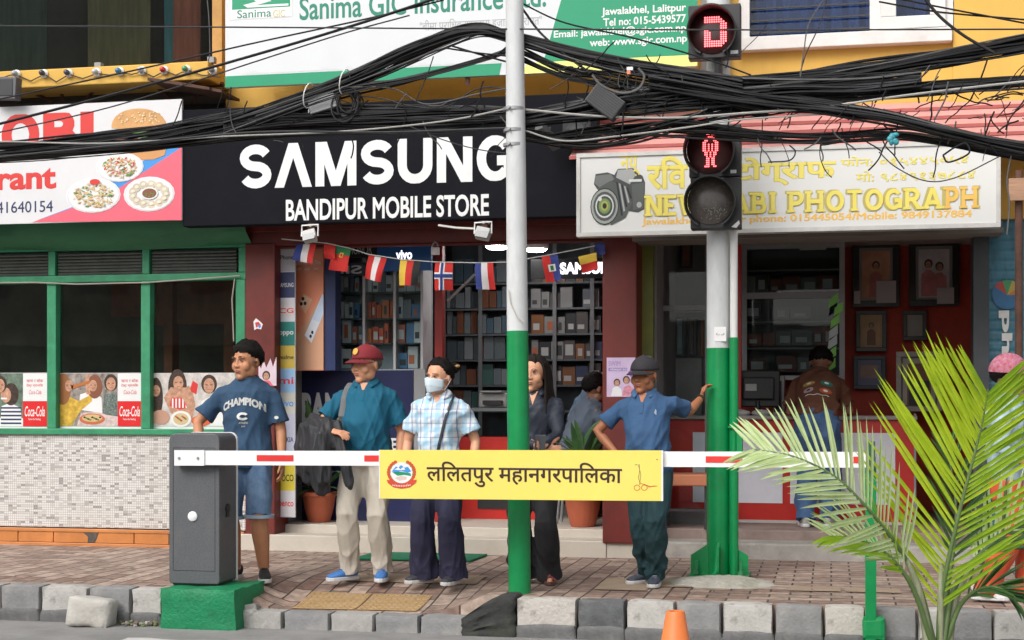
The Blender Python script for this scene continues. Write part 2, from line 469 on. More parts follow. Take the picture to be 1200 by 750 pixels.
def mosaic():
    m = bpy.data.materials.new('mosaic_tiles'); m.use_nodes = True
    nt = m.node_tree; N, L = nt.nodes, nt.links
    p = N['Principled BSDF']; p.inputs['Roughness'].default_value = .35
    tc = N.new('ShaderNodeTexCoord')
    sx = N.new('ShaderNodeSeparateXYZ'); L.new(tc.outputs['Object'], sx.inputs[0])
    cb = N.new('ShaderNodeCombineXYZ'); L.new(sx.outputs[0], cb.inputs[0]); L.new(sx.outputs[2], cb.inputs[1])
    W = .021
    b = N.new('ShaderNodeTexBrick'); b.offset = 0; b.inputs['Scale'].default_value = 1; b.inputs['Brick Width'].default_value = W; b.inputs['Row Height'].default_value = W
    b.inputs['Mortar Size'].default_value = .0022; b.inputs['Mortar Smooth'].default_value = .2
    L.new(cb.outputs[0], b.inputs['Vector'])
    sc = N.new('ShaderNodeVectorMath'); sc.operation = 'DIVIDE'; sc.inputs[1].default_value = (W*2, W, 1); L.new(cb.outputs[0], sc.inputs[0])
    fl = N.new('ShaderNodeVectorMath'); fl.operation = 'FLOOR'; L.new(sc.outputs[0], fl.inputs[0])
    wn_ = N.new('ShaderNodeTexWhiteNoise'); wn_.noise_dimensions = '2D'; L.new(fl.outputs[0], wn_.inputs['Vector'])
    cr = N.new('ShaderNodeValToRGB'); cr.color_ramp.interpolation = 'CONSTANT'
    e = cr.color_ramp.elements; e[0].position = 0; e[0].color = (.72,.705,.68,1); e[1].position = .55; e[1].color = (.62,.60,.575,1)
    for q, c in ((.72,(.44,.42,.405,1)),(.86,(.30,.28,.275,1)),(.93,(.60,.58,.55,1))):
        k = e.new(q); k.color = c
    L.new(wn_.outputs['Value'], cr.inputs[0])
    mx = N.new('ShaderNodeMix'); mx.data_type = 'RGBA'; mx.inputs['B'].default_value = (.40,.38,.36,1)
    L.new(b.outputs['Fac'], mx.inputs['Factor']); L.new(cr.outputs[0], mx.inputs['A'])
    n = N.new('ShaderNodeTexNoise'); n.inputs['Scale'].default_value = 2.2; n.inputs['Detail'].default_value = 8; L.new(tc.outputs['Object'], n.inputs['Vector'])
    r = N.new('ShaderNodeMapRange'); r.inputs[1].default_value = .52; r.inputs[2].default_value = .75; r.inputs[4].default_value = .22; L.new(n.outputs['Fac'], r.inputs[0])
    m2 = N.new('ShaderNodeMix'); m2.data_type = 'RGBA'; m2.inputs['B'].default_value = (.40,.33,.26,1)
    L.new(r.outputs[0], m2.inputs['Factor']); L.new(mx.outputs['Result'], m2.inputs['A'])
    L.new(m2.outputs['Result'], p.inputs['Base Color'])
    bp = N.new('ShaderNodeBump'); bp.inputs['Strength'].default_value = .5; bp.inputs['Distance'].default_value = .004; bp.invert = True
    L.new(b.outputs['Fac'], bp.inputs['Height']); L.new(bp.outputs[0], p.inputs['Normal'])
    return m

asphalt = M('asphalt', (.23,.225,.22), .85, .25, 3, bump=.5, bscale=120, dirt=.5, dirtc=(.30,.29,.27), dscale=1.2)
concrete = M('concrete', (.36,.34,.31), .85, .2, 5, bump=.4, bscale=60, dirt=.6, dirtc=(.12,.105,.09), dscale=4)
white_metal = M('white_metal', (.80,.80,.79), .4, .04, 5, dirt=.25, dirtc=(.4,.38,.34))
black_plastic = M('black_plastic', (.018,.018,.020), .45, .3, 8)
black_metal = M('black_metal', (.03,.03,.033), .5, .3, 8)
green_frame = M('green_frame', (.035,.26,.125), .45, .25, 7, dirt=.35, dirtc=(.03,.06,.04), dscale=3)
green_fascia = M('green_fascia', (.04,.19,.095), .6, .25, 3, dirt=.5, dirtc=(.02,.05,.03), dscale=2, stretch=(.5,1,2))
maroon = M('maroon_paint', (.135,.016,.011), .5, .3, 5, dirt=.4, dirtc=(.05,.012,.01), dscale=3)
red_paint = M('red_paint', (.52,.018,.012), .4, .12, 4, dirt=.15, dirtc=(.2,.01,.01))
yellow_wall = M('yellow_wall', (.66,.40,.085), .8, .08, 2.5, bump=.1, dirt=.25, dirtc=(.45,.27,.08), dscale=1.6, stretch=(1.6,1,.5))
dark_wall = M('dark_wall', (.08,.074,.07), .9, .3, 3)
room_grey = M('room_grey', (.20,.195,.20), .8, .2, 3)
wood_dark = M('dark_wood', (.06,.028,.016), .45, .3, 3, stretch=(8,8,1))
tile_cream = M('cream_tile', (.55,.50,.43), .45, .12, 3, dirt=.5, dirtc=(.3,.25,.2), dscale=3)
rust = M('rusty_steel', (.10,.045,.03), .8, .4, 9)
steel_grey = M('grey_steel', (.26,.27,.28), .5, .15, 6, metal=.2)
orange_tile = M('orange_tile', (.56,.215,.065), .35, .2, 3, dirt=.35, dirtc=(.3,.12,.05), dscale=5)
clear_glass = glass('window_glass', (.80,.85,.84), .9)
dark_glass = glass('tinted_window_glass', (.72,.76,.76), 1.0)
shop_glass = glass('shop_glass', (.9,.93,.93), .35)
pane_glass = glass('restaurant_glass', (.80,.88,.86), 1.0)

# --- ground
mb = MB(); mb.add([(-60,-40,ZR),(60,-40,ZR),(60,YK+.2,ZR),(-60,YK+.2,ZR)], [(0,1,2,3)])
tag(mb.build('road', asphalt), kind='structure')
# white line along the road edge
mb = MB()
a, b = ground(150,748,ZR), ground(470,752,ZR)
for i in range(14):
    u0, u1 = i/14, (i+1)/14
    x0 = a.x+(b.x-a.x)*u0; x1 = a.x+(b.x-a.x)*u1
    mb.add([(x0,a.y-.14-.02*math.sin(i*2.1),ZR+.004),(x1,a.y-.14-.02*math.sin(i*2.1+2.1),ZR+.004),(x1,a.y+.03*math.sin(i*1.7+1.7),ZR+.004),(x0,a.y+.03*math.sin(i*1.7),ZR+.004)], [(0,1,2,3)])
tag(mb.build('road_marking', M('worn_road_paint', (.55,.54,.52), .8, .25, 9, dirt=.8, dirtc=(.2,.2,.19), dscale=9)), kind='structure')
def pave_z(x, y):
    """flat pavement that dips to the lowered kerb and is a little uneven"""
    wx = min(max((x-X(268,YK))/.25, 0), 1)*min(max((X(560,YK)-x)/.3, 0), 1)
    wy = 1-min(max((y-YK-.15)/1.0, 0), 1)
    return -.128*wx*wy*wy*(3-2*wy)+.006*(noise.noise((x*1.3, y*1.3, 0)))-.002
xs = [-60,-20]+[-9+.12*i for i in range(151)]+[20,60]
ys = [YK+.155+.12*i for i in range(26)]+[17]
mb = MB(); nx = len(xs)
mb.add([(x, y, pave_z(x, y)) for y in ys for x in xs], [(j*nx+i, j*nx+i+1, (j+1)*nx+i+1, (j+1)*nx+i) for j in range(len(ys)-1) for i in range(nx-1)])
mb.add([(x, ys[0], z) for x in xs for z in (pave_z(x, ys[0]), -.5)], [(2*i, 2*i+1, 2*i+3, 2*i+2) for i in range(nx-1)])
tag(mb.build('pavement', brick_floor(), smooth=True), kind='structure')
# tactile slabs and a few odd slabs let into the pavers
tact = M('tactile_tile', (.40,.26,.12), .8, .2, 6, bump=.6, bscale=55, dirt=.5, dirtc=(.25,.2,.15), dscale=5)
slabm = M('plain_slab', (.36,.27,.19), .8, .2, 4, bump=.3, dirt=.5, dirtc=(.22,.17,.13), dscale=4)
def slab(x0, x1, y0, y1, m, name, nub=False):
    mb = MB(); k = 8
    vs = [(x0+(x1-x0)*i/k, y0+(y1-y0)*j/k, pave_z(x0+(x1-x0)*i/k, y0+(y1-y0)*j/k)+.007) for j in range(k+1) for i in range(k+1)]
    mb.add(vs, [(j*(k+1)+i, j*(k+1)+i+1, (j+1)*(k+1)+i+1, (j+1)*(k+1)+i) for j in range(k) for i in range(k)])
    if nub:
        for i in range(10):
            for j in range(6):
                cx, cy = x0+(x1-x0)*(i+.5)/10, y0+(y1-y0)*(j+.5)/6
                mb.lathe([(.02,0),(.012,.006)], (cx, cy, pave_z(cx, cy)+.006), 8)
    tag(mb.build(name, m), kind='structure')
xt0, xt1, xt2 = X(343,9.85), X(418,9.85), X(492,9.85)
slab(xt0+.01, xt1-.006, YK+.19, YK+.62, tact, 'tactile_paving', True)
slab(xt1+.006, xt2-.01, YK+.19, YK+.62, tact, 'tactile_paving', True)
for x0, x1, y0, y1 in ((X(386,10.3),X(500,10.3),10.5,10.85),(X(505,10.4),X(555,10.4),10.5,10.85),(X(700,10.4),X(760,10.4),10.25,10.9),(X(765,10.6),X(812,10.6),10.5,11.0),(X(925,10.6),X(985,10.6),10.45,10.7),(X(990,10.6),X(1055,10.6),10.45,10.7)):
    slab(x0, x1, y0, y1, slabm, 'paving_slab')

# --- kerb: blocks painted in turn grey and white, the paint flaking
k_grey = M('kerb_grey_paint', (.24,.24,.24), .8, .2, 6, bump=.5, bscale=50, dirt=.9, dirtc=(.36,.34,.31), dscale=7)
k_white = M('kerb_white_paint', (.45,.435,.41), .8, .15, 6, bump=.5, bscale=50, dirt=.95, dirtc=(.14,.125,.11), dscale=9)
k_black = M('kerb_black_paint', (.11,.115,.12), .8, .4, 8, bump=.6, bscale=40, dirt=.8, dirtc=(.26,.25,.23), dscale=6)
k_speck = M('kerb_flaking_paint', (.50,.47,.43), .85, .2, 9, bump=.8, bscale=40, dirt=1, dirtc=(.10,.09,.08), dscale=9)
k_base = M('kerb_base_concrete', (.135,.135,.135), .85, .3, 7, bump=.6, bscale=40, dirt=.7, dirtc=(.27,.26,.24), dscale=6)
k_low = M('kerb_bare_concrete', (.36,.35,.33), .85, .2, 6, bump=.6, bscale=40, dirt=.7, dirtc=(.15,.14,.12), dscale=7)
moss = M('black_mossy_concrete', (.035,.037,.035), .9, .4, 6, bump=.9, bscale=25, dirt=.6, dirtc=(.045,.06,.02), dscale=3)
def rough_block(mb, x0, x1, y0, y1, z0, z1, amp=.008, n=5, seed=0):
    """a worn block: box with uneven faces"""
    rnd = random.Random(seed)
    def P(i, j, k):
        q = Vector((x0+(x1-x0)*i/n, y0+(y1-y0)*j/n, z0+(z1-z0)*k/n))
        e = sum(1 for t in (i, j, k) if t in (0, n))
        d = noise.noise_vector(q*9+Vector((seed,0,0)))*amp
        if e >= 2: d += Vector((((x0+x1)/2-q.x), ((y0+y1)/2-q.y), ((z0+z1)/2-q.z))).normalized()*amp*1.2
        return q+d
    idx = {}; vs = []; fs = []
    def vid(i, j, k):
        if (i,j,k) not in idx: idx[(i,j,k)] = len(vs); vs.append(P(i,j,k))
        return idx[(i,j,k)]
    for a in range(n):
        for b in range(n):
            fs += [(vid(a,0,b),vid(a+1,0,b),vid(a+1,0,b+1),vid(a,0,b+1)), (vid(a,n,b),vid(a,n,b+1),vid(a+1,n,b+1),vid(a+1,n,b)),
                   (vid(0,a,b),vid(0,a,b+1),vid(0,a+1,b+1),vid(0,a+1,b)), (vid(n,a,b),vid(n,a+1,b),vid(n,a+1,b+1),vid(n,a,b+1)),
                   (vid(a,b,n),vid(a+1,b,n),vid(a+1,b+1,n),vid(a,b+1,n)), (vid(a,b,0),vid(a,b+1,0),vid(a+1,b+1,0),vid(a+1,b,0))]
    return mb.add(vs, fs)
def kerb(px0, px1, mat, top=.005, seed=0, y0=YK, low=None):
    mb = MB(); g = .007
    rough_block(mb, X(px0,YK)+g, X(px1,YK)-g, y0, YK+.16, ZR-.05, top, .007, 6, seed)
    tag(mb.build('kerb_stone', mat, smooth=50), kind='structure')
    if top > -.05:
        mb = MB(); rough_block(mb, X(px0,YK)+.003, X(px1,YK)-.003, YK-.018, YK+.05, ZR-.05, -.155, .010, 6, seed+300)
        tag(mb.build('kerb_base', k_base, smooth=50), kind='structure')
seq = [(-260,-180,k_white),(-180,-110,k_grey),(-110,-50,k_white),(-50,0,k_white),(0,47,k_grey),(47,103,k_white),(103,153,k_grey),(153,190,k_white)]
for i, (a, b, m) in enumerate(seq): kerb(a, b, m, .005, i)
for i, (a, b, m) in enumerate([(286,331,k_low),(331,386,k_grey),(386,438,k_low),(438,491,k_grey),(491,545,k_grey)]): kerb(a, b, m, -.125, 20+i)
for i, (a, b, m) in enumerate([(604,676,k_speck),(676,733,k_black),(733,791,k_white),(791,846,k_grey),(846,907,k_white),(907,965,k_grey),(965,1014,k_speck),(1014,1075,k_grey),
        (1075,1112,k_white),(1112,1164,k_grey),(1164,1225,k_white),(1225,1290,k_grey),(1290,1350,k_white)]): kerb(a, b, m, .012, 40+i)
# ================================================================== black kerb end under the pole, barrier plinth
mb = MB()
rough_block(mb, X(541,YK), X(604,YK), YK-.03, YK+.24, ZR-.05, 1.0, .016, 14, 3)
xa_, xb_ = X(541,YK), X(604,YK)
mb.v = [(x, y, ZR-.05+(z-ZR+.05)/(1-ZR+.05)*(float(np.interp((x-xa_)/(xb_-xa_), (0,.12,.45,.7,1), (-.13,-.10,-.02,.02,.03)))-ZR+.05)) for x, y, z in mb.v]
o = mb.build('kerb_end_block', moss, smooth=60)
tag(o, 'black mossy rough concrete lump ending the high kerb under the green lamp pole', 'concrete block')
mb = MB()
rough_block(mb, X(276,YK)-.02, X(300,YK), YK-.0, YK+.16, ZR-.05, -.1, .03, 6, 9)
rough_block(mb, X(284,YK), X(322,YK), YK+.02, YK+.2, ZR-.05, -.13, .03, 6, 11)
tag(mb.build('broken_kerb', k_low, smooth=60), 'broken bare kerb pieces crumbling beside the green barrier plinth', 'kerb rubble')

# ================================================================== restaurant at the left
x0r, x1r = X(-300,YF), X(290,YF)
zs = Z(150,505,YF)                      # window sill height
rest = thing('restaurant_building', 'restaurant front with green window frames over white mosaic tiled low wall', 'building', (X(0,YF), YF, 0))
def part(mb, name, mat, par, **k): return mb.build(name, mat, par, **k)
mb = MB(); mb.box(x0r, x1r-.02, YF, YF+.25, Z(150,619,YF), zs-.03); part(mb, 'mosaic_wall', mosaic(), rest)
mb = MB()
zt = Z(150,621,YF)
n = 14; dx = (x1r-x0r)/n
xl = [X(q,YF-.03) for q in (-300,-200,-120,-60,21,62.5,104,157,198,240,283)]
for a, b in zip(xl[:-1], xl[1:]):
    mb.box(a+.004, b-.004, YF-.03, YF+.01, .025, zt-.028)
mb.box(x0r, x1r-.02, YF-.038, YF+.0, zt-.026, zt+.005)
mb.box(x0r, x1r-.02, YF-.042, YF+.0, -.03, .022)
part(mb, 'plinth_tile', orange_tile, rest, bevel=.004)
mb = MB(); c = X(109,YF)
mb.prism([(c-.075,zt-.03),(c+.07,zt-.025),(c+.045,zt-.09),(c+.03,.03),(c-.035,.025),(c-.03,.08)], YF-.036, YF-.02)
part(mb, 'missing_tile', M('old_mortar', (.10,.085,.075), .9, .4, 12, bump=.8, bscale=50), rest)
# frame
zl, zh = Z(150,326,YF), Z(150,290,YF)   # transom, head
fr = MB()
fr.box(x0r, x1r, YF-.03, YF+.10, zs-.035, zs+.02)
fr.box(x0r, x1r, YF-.02, YF+.10, zl-.032, zl+.032)
fr.box(x0r, x1r, YF-.02, YF+.10, zh-.02, zh+.02)
mull = [-150,-50,62,172,283]
for q in mull: fr.box(X(q,YF)-.045, X(q,YF)+.045, YF-.028, YF+.09, zs+.021, zl-.033)
for q in (-150,-50,62,172,285): fr.box(X(q,YF)-.035, X(q,YF)+.035, YF-.024, YF+.08, zl+.033, zh-.021)
part(fr, 'window_frame', green_frame, rest, bevel=.006)
for a, b in zip(mull[:-1], mull[1:]):
    mb = MB(); mb.box(X(a,YF)+.046, X(b,YF)-.046, YF+.05, YF+.056, zs+.021, zl-.033); part(mb, 'window_pane', pane_glass, rest)
    mb = MB()
    for k in range(7):
        z = zl+.04+(zh-zl-.07)*k/7
        mb.obox(((X(a,YF)+X(b,YF))/2, YF+.03, z+.02), ((X(b,YF)-X(a,YF))/2-.05,0,0), (0,.028,.018), (0,-.004,.006))
    part(mb, 'louvre', M('louvre_grey', (.10,.11,.10), .6, .3, 8), rest)
mb = MB()
prof = [(YF-.02, zh-.0), (YF-.06, zh+.03), (YF-.16, zh+.10), (YF-.19, zh+.2), (YF-.2, zh+.32), (YF+.05, zh+.32), (YF+.05, zh)]
m_ = 40; vs = []
for i in range(m_+1):
    x = x0r+(x1r+.05-x0r)*i/m_
    sag = .012*math.sin(i*.7)+.01*math.sin(i*.29+1)
    vs += [(x, y-sag*(1 if j in (1,2) else 0), z-(.03*math.sin(math.pi*((x-X(0,YF))/(X(290,YF)-X(0,YF))))**2*(1 if j in (0,1) else 0))) for j, (y, z) in enumerate(prof)]
P_ = len(prof)
mb.add(vs, [(i*P_+j, i*P_+(j+1)%P_, (i+1)*P_+(j+1)%P_, (i+1)*P_+j) for i in range(m_) for j in range(P_)])
part(mb, 'fascia', green_fascia, rest, smooth=40)
# room behind
rm = MB()
rm.box(x0r, x1r, 14.9, 15.3, 0, 3.2); rm.box(x1r-.04, x1r-.0, YF+.26, 15.2, 0, 3.2); rm.box(x0r-.1, x0r, YF+.1, 15.3, 0, 3.2)
rm.box(x0r, x1r, YF+.1, 15.3, 3.0, 3.1); rm.box(x0r, x1r, YF+.26, 15.2, .02, .06)
part(rm, 'room_shell', M('dining_wall', (.30,.26,.23), .9, .35, 1.5), rest)
mb = MB(); mb.box(X(192,13.6), X(202,13.6), 13.6, 13.75, 0, 3.0); mb.box(X(262,13.6), X(274,13.6), 13.6, 13.75, 0, 3.0); mb.box(X(176,13.7), X(300,13.7), 13.7, 13.8, 2.05, 2.6)
mb.box(X(130,14.7),X(172,14.7),14.7,14.8,2.2,2.62)
part(mb, 'timber_post', M('brown_timber', (.42,.13,.07), .6, .3, 4), rest)
mb = MB(); mb.tube([at(0,330,YF-.05)+Vector((-1,0,0)), at(40,331,YF-.05), at(90,333,YF-.05), at(172,331,YF-.05), at(230,327,YF-.05), at(281,323,YF-.05)], .007, 6)
mb.tube([at(275,327,YF-.05), at(272,350,YF-.04), at(274,400,YF-.04)], .006, 5)
part(mb, 'conduit', M('pale_cable', (.38,.35,.30), .6), rest, smooth=True)

# ================================================================== upper floor, left: dark window over a yellow slab
up = thing('upper_storey', 'yellow painted upper storey with dark picture window and slab edge above the restaurant', 'building', (X(130,YF-.2), YF-.2, 3.9))
zw0, zw1 = Z(130,78,YF), 7.5
xw1 = X(259,YF)
mb = MB(); mb.box(x0r, xw1+.06, YF-.42, YF+1.8, Z(130,98,YF-.42), Z(130,77,YF-.42)); part(mb, 'slab_edge', yellow_wall, up, bevel=.01)
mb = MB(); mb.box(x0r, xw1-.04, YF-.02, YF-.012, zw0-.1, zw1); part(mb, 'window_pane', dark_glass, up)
mb = MB(); mb.box(xw1-.04, xw1+.05, YF-.1, YF+.2, zw0-.12, zw1, M('yellow_trim', (.5,.27,.08), .7, .2, 5)); part(mb, 'corner_post', None, up)
mb = MB()
for q, mm, w_ in ((8,'x',.4),(33,'o',.1),(118,'d',.16),(150,'d',.2),(200,'g',.08),(218,'r',.13)):
    col = {'x':(.10,.125,.10),'o':(.62,.22,.10),'d':(.26,.22,.12),'g':(.12,.3,.33),'r':(.55,.19,.13)}[mm]
    mb.box(X(q,YF+.2)-w_, X(q,YF+.2)+w_, YF+.2+.01*(q%7), YF+.22+.01*(q%7), zw0, zw1, M('curtain_'+mm, col, .9, .35, 4, stretch=(6,6,.6)))
part(mb, 'curtain', None, up)
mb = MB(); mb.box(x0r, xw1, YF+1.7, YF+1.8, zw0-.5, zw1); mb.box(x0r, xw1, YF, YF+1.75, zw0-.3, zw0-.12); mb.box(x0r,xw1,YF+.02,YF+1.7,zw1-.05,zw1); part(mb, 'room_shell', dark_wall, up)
mb = MB()
for q in (118,250): mb.box(X(q,YF-.3)-.03, X(q,YF-.3)+.03, YF-.36, YF-.3, Z(130,77,YF-.42), Z(130,77,YF-.42)+.05)
part(mb, 'bracket', steel_grey, up)
# void with struts under the slab
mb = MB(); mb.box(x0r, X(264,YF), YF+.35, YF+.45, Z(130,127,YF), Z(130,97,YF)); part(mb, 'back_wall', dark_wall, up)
mb = MB()
for q in ((30,62,104,120),(72,74,104,120),(98,112,120,104),(185,200,103,117),(228,234,120,104)):
    mb.tube([at(q[0],q[2],YF-.1), at(q[1],q[3],YF-.1)], .016, 5)
mb.tube([at(-30,101,YF-.15), at(110,100,YF-.15), at(262,99,YF-.15)], .022, 4)
part(mb, 'strut', rust, up)
mb = MB()
zq = Z(220,104,YF-.2)
for i, (q, r, d) in enumerate(((205,101,0),(220,103,.04),(236,106,.02),(250,109,.06))):
    a = at(q,r,YF-.35+d)
    mb.obox(a, (.16,.0,-.03), (0,.2,0), (.0,0,.012))
part(mb, 'broken_eave_board', M('rotten_board', (.10,.05,.035), .9, .4, 10, bump=.6), up)

# ================================================================== yellow building over the phone and photo shops
yb = thing('yellow_building', 'yellow rendered upper storey with blue curtained white window above the photo shop', 'building', (X(800,YF), YF+.05, 3.0))
xa, xb = X(262,YF), X(1420,YF)
zwin0, zwin1 = Z(990,42,YF), 6.6
xq0, xq1 = X(870,YF), X(1114,YF)
mb = MB()
mb.box(xa, xq0, YF+.05, YF+.3, 2.75, 8); mb.box(xq1, xb, YF+.05, YF+.3, 2.75, 8)
mb.box(xq0, xq1, YF+.05, YF+.3, 2.75, zwin0); mb.box(xq0, xq1, YF+.05, YF+.3, zwin1, 8)
mb.box(X(1117,YF), xb, YF+.0, YF+.05, 3.3, 8)
part(mb, 'wall', yellow_wall, yb)
wf = MB()
zs0 = Z(990,42,YF)
wf.box(xq0-.04, xq1+.01, YF-.05, YF+.12, zs0-.09, zs0+.02)
for q in (872,1026,1112): wf.box(X(q,YF)-.045, X(q,YF)+.045, YF-.0, YF+.12, zs0+.02, zwin1)
for q0, q1 in ((1032,1108),):
    a0, a1 = X(q0,YF), X(q1,YF); b0, b1 = Z(1070,34,YF), zwin1
    wf.box(a0, a1, YF-.035, YF+.03, b0, b0+.1); wf.box(a0, a0+.12, YF-.035, YF+.03, b0+.1, b1); wf.box(a1-.12, a1, YF-.035, YF+.03, b0+.1, b1)
wnd = part(wf, 'window_frame', M('white_upvc', (.68,.66,.64), .4, .08, 4, dirt=.35, dirtc=(.42,.38,.34), dscale=3), yb, bevel=.006)
mb = MB(); mb.box(X(874,YF), X(1024,YF), YF+.08, YF+.085, zs0+.02, zwin1); mb.box(X(1035,YF)+.1, X(1105,YF)-.1, YF-.005, YF+.0, Z(1070,30,YF)+.05, zwin1)
part(mb, 'window_pane', glass('blue_window_glass', (.75,.8,.85), .6), yb)
mb = MB()
xc0, xc1 = X(874,YF+.25), X(1118,YF+.25); n = 60
mb.add([(xc0+(xc1-xc0)*i/n, YF+.25+.04*math.sin(i*1.3), z) for z in (zs0-.05, zwin1) for i in range(n+1)], [(i, i+1, i+n+2, i+n+1) for i in range(n)])
part(mb, 'curtain', M('blue_curtain', (.055,.12,.33), .9, .25, 3, stretch=(5,1,.6)), yb, smooth=True)
mb = MB()
for r in range(5):
    z = zs0+.06+.1*r; mb.box(X(874,YF), X(1022,YF), YF+.03, YF+.042, z, z+.012)
part(mb, 'window_bar', black_metal, yb)
# rain pipe beside the board
mb = MB(); mb.tube([(X(843,YF-.05), YF-.06, 2.8), (X(843,YF-.05), YF-.06, 8)], .075, 14); mb.box(X(822,YF-.0), X(834,YF-.0), YF-.03, YF+.06, 2.8, 8)
part(mb, 'rain_pipe', M('grey_pipe', (.42,.43,.44), .5, .12, 4, dirt=.3), yb, smooth=40)
# pink ribbed awning
aw = MB()
ya, yc = YF+.04, 11.75
za, zc = Z(950,125,ya), Z(950,177,yc)
xs0, xs1 = X(676,12.1), X(1420,12.1)
n = 5
for i in range(n):
    u0, u1 = i/n, (i+1)/n
    y0_, y1_ = ya+(yc-ya)*u0, ya+(yc-ya)*u1; z0_, z1_ = za+(zc-za)*u0, za+(zc-za)*u1
    aw.add([(xs0,y0_,z0_),(xs1,y0_,z0_),(xs1,y1_,z1_+.018),(xs0,y1_,z1_+.018),(xs0,y1_,z1_),(xs1,y1_,z1_)], [(3,2,1,0),(4,5,2,3)], M('pink_awning', (.60,.29,.265), .6, .15, 4, dirt=.4, dirtc=(.3,.13,.11), dscale=3))
    aw.box(xs0, xs1, y1_-.02, y1_-.006, z1_-.004, z1_+.022, M('awning_seam', (.38,.09,.08), .6, .2, 5))
part(aw, 'awning', None, yb)

# ================================================================== phone shop
ps = thing('phone_shop', 'open phone shop with maroon pillars and lit showcases under the black sign', 'shop', (X(510,YF), YF, 0))
lp0, lp1, rp0, rp1 = X(289,YF), X(324,YF), X(708,YF), X(748,YF)
zl0 = Z(500,284,YF)
mb = MB()
mb.box(lp0, lp1, YF-.04, YF+.30, 0, zl0+.02); part(mb, 'pillar', maroon, ps, bevel=.01)
mb = MB(); mb.box(rp0, rp1, YF-.10, YF+.35, .12, zl0+.02); part(mb, 'pillar', maroon, ps, bevel=.01)
mb = MB()
mb.box(lp0, rp1+.0, YF-.02, YF+.3, zl0, zl0+.22); mb.box(lp0-.01, rp1+.01, YF-.035, YF+.05, zl0+.12, zl0+.32)
mb.box(lp1, rp0, YF+.05, YF+.14, zl0-.02, zl0-.001)
part(mb, 'lintel', maroon, ps, bevel=.006)
mb = MB()
mb.box(X(276,YF), X(712,YF), YF-.08, YF+.45, .14-.16, .135)
mb.box(X(712,YF)+.002, X(760,YF), YF-.07, YF+.3, -.02, .132)
part(mb, 'step', tile_cream, ps, bevel=.006)
mb = MB(); mb.box(lp1-.02, rp0+.02, YF+.22, YB, -.02, .205); part(mb, 'floor', tile_cream, ps, bevel=.006)
mb = MB()
mb.box(lp1-.1, rp0+.3, YB, YB+.1, 0, 3.3); mb.box(lp1-.12, lp1-.02, YF+.3, YB, 0, 3.3); mb.box(rp0+.30, rp0+.4, YF+.35, YB, 0, 3.3)
part(mb, 'back_wall', room_grey, ps)
mb = MB(); mb.box(lp1-.1, rp0+.4, YF+.3, YB+.1, 3.1, 3.2); part(mb, 'ceiling', M('shop_ceiling', (.35,.36,.42), .7), ps)
mb = MB()
jx = at(515,470,13.2)
mb.box(X(511,13.2), X(520,13.2), 13.15, 13.24, .2, 3.1); part(mb, 'door_post', M('red_post', (.30,.02,.015), .4, .2, 4), ps)

# ================================================================== photo shop
ph = thing('photo_shop', 'dim photo shop with red walls and a red counter under the white sign', 'shop', (X(960,YF), YF, 0))
zf = .215
qx0, qx1 = rp1, X(1166,YF)
YC = 13.57
mb = MB()
mb.box(X(742,YF)+.05, X(1420,YF), YF+.05, YF+.40, -.05, .13); part(mb, 'step', concrete, ph, bevel=.015)
mb = MB(); mb.box(rp1-.0, X(1420,YF), YF+.36, 15.6, -.05, zf); part(mb, 'floor', M('terrace', (.27,.2,.175), .8, .25, 4, bump=.2, dirt=.5), ph, bevel=.01)
mb = MB()
mb.box(X(740,15.2), X(1200,15.2)+.6, 15.3, 15.4, 0, 3.2); mb.box(X(1155,15.3), X(1155,15.3)+.1, YF+.3, 15.3, 0, 3.1)
mb.box(rp1-.03, rp1+.03, YF+.35, 15.3, .1, 3.1)
part(mb, 'back_wall', M('studio_red_wall', (.55,.055,.025), .6, .25, 3), ph)
mb = MB(); mb.box(rp1-.1, X(1420,YF), YF+.2, 15.4, 2.83, 2.95); part(mb, 'ceiling', M('pale_ceiling', (.5,.48,.45), .8), ph)
mb = MB()
for k, (a, b) in enumerate(((0,.05),(.06,.09))): mb.box(rp1-.02, X(1172,YF), YF-.35+b*2, YF+.2, Z(950,277,YF)-.03+a, Z(950,277,YF)+.01+a)
part(mb, 'awning_edge', M('grey_timber', (.17,.15,.13), .8, .3, 8, stretch=(.4,4,4)), ph)
mb = MB(); mb.box(X(752,12.75), X(766,12.75), 12.7, 12.8, zf, 2.8); part(mb, 'olive_post', M('olive_paint', (.16,.17,.02), .5, .25, 4), ph)
# glass door panel at the left
yd = 13.3
mb = MB()
a0, a1 = X(769,yd), X(826,yd)
mb.box(a0-.03, a0, yd, yd+.06, zf, 2.8); mb.box(a1, a1+.03, yd, yd+.06, zf, 2.8); mb.box(a0, a1, yd, yd+.06, Z(795,364,yd), Z(795,358,yd)); mb.box(a0, a1, yd, yd+.06, 2.7, 2.8); mb.box(a0,a1,yd,yd+.06,zf,zf+.1)
dr = part(mb, 'door', M('door_alu', (.16,.16,.16), .4, .2, 6, metal=.4), ph)
mb = MB(); mb.box(a0, a1, yd+.02, yd+.026, zf+.1, 2.7); mb.build('pane', shop_glass, dr)
mb = MB(); mb.box(X(856,13.6), X(868,13.6), 13.65, 13.75, zf, 2.83); mb.box(X(1145,13.8), X(1156,13.8), 13.7, 13.8, zf, 2.83); mb.box(X(990,15.2),X(1150,15.2),15.22,15.3,Z(1060,286,15.2),Z(1060,280,15.2))
part(mb, 'red_frame', red_paint, ph)
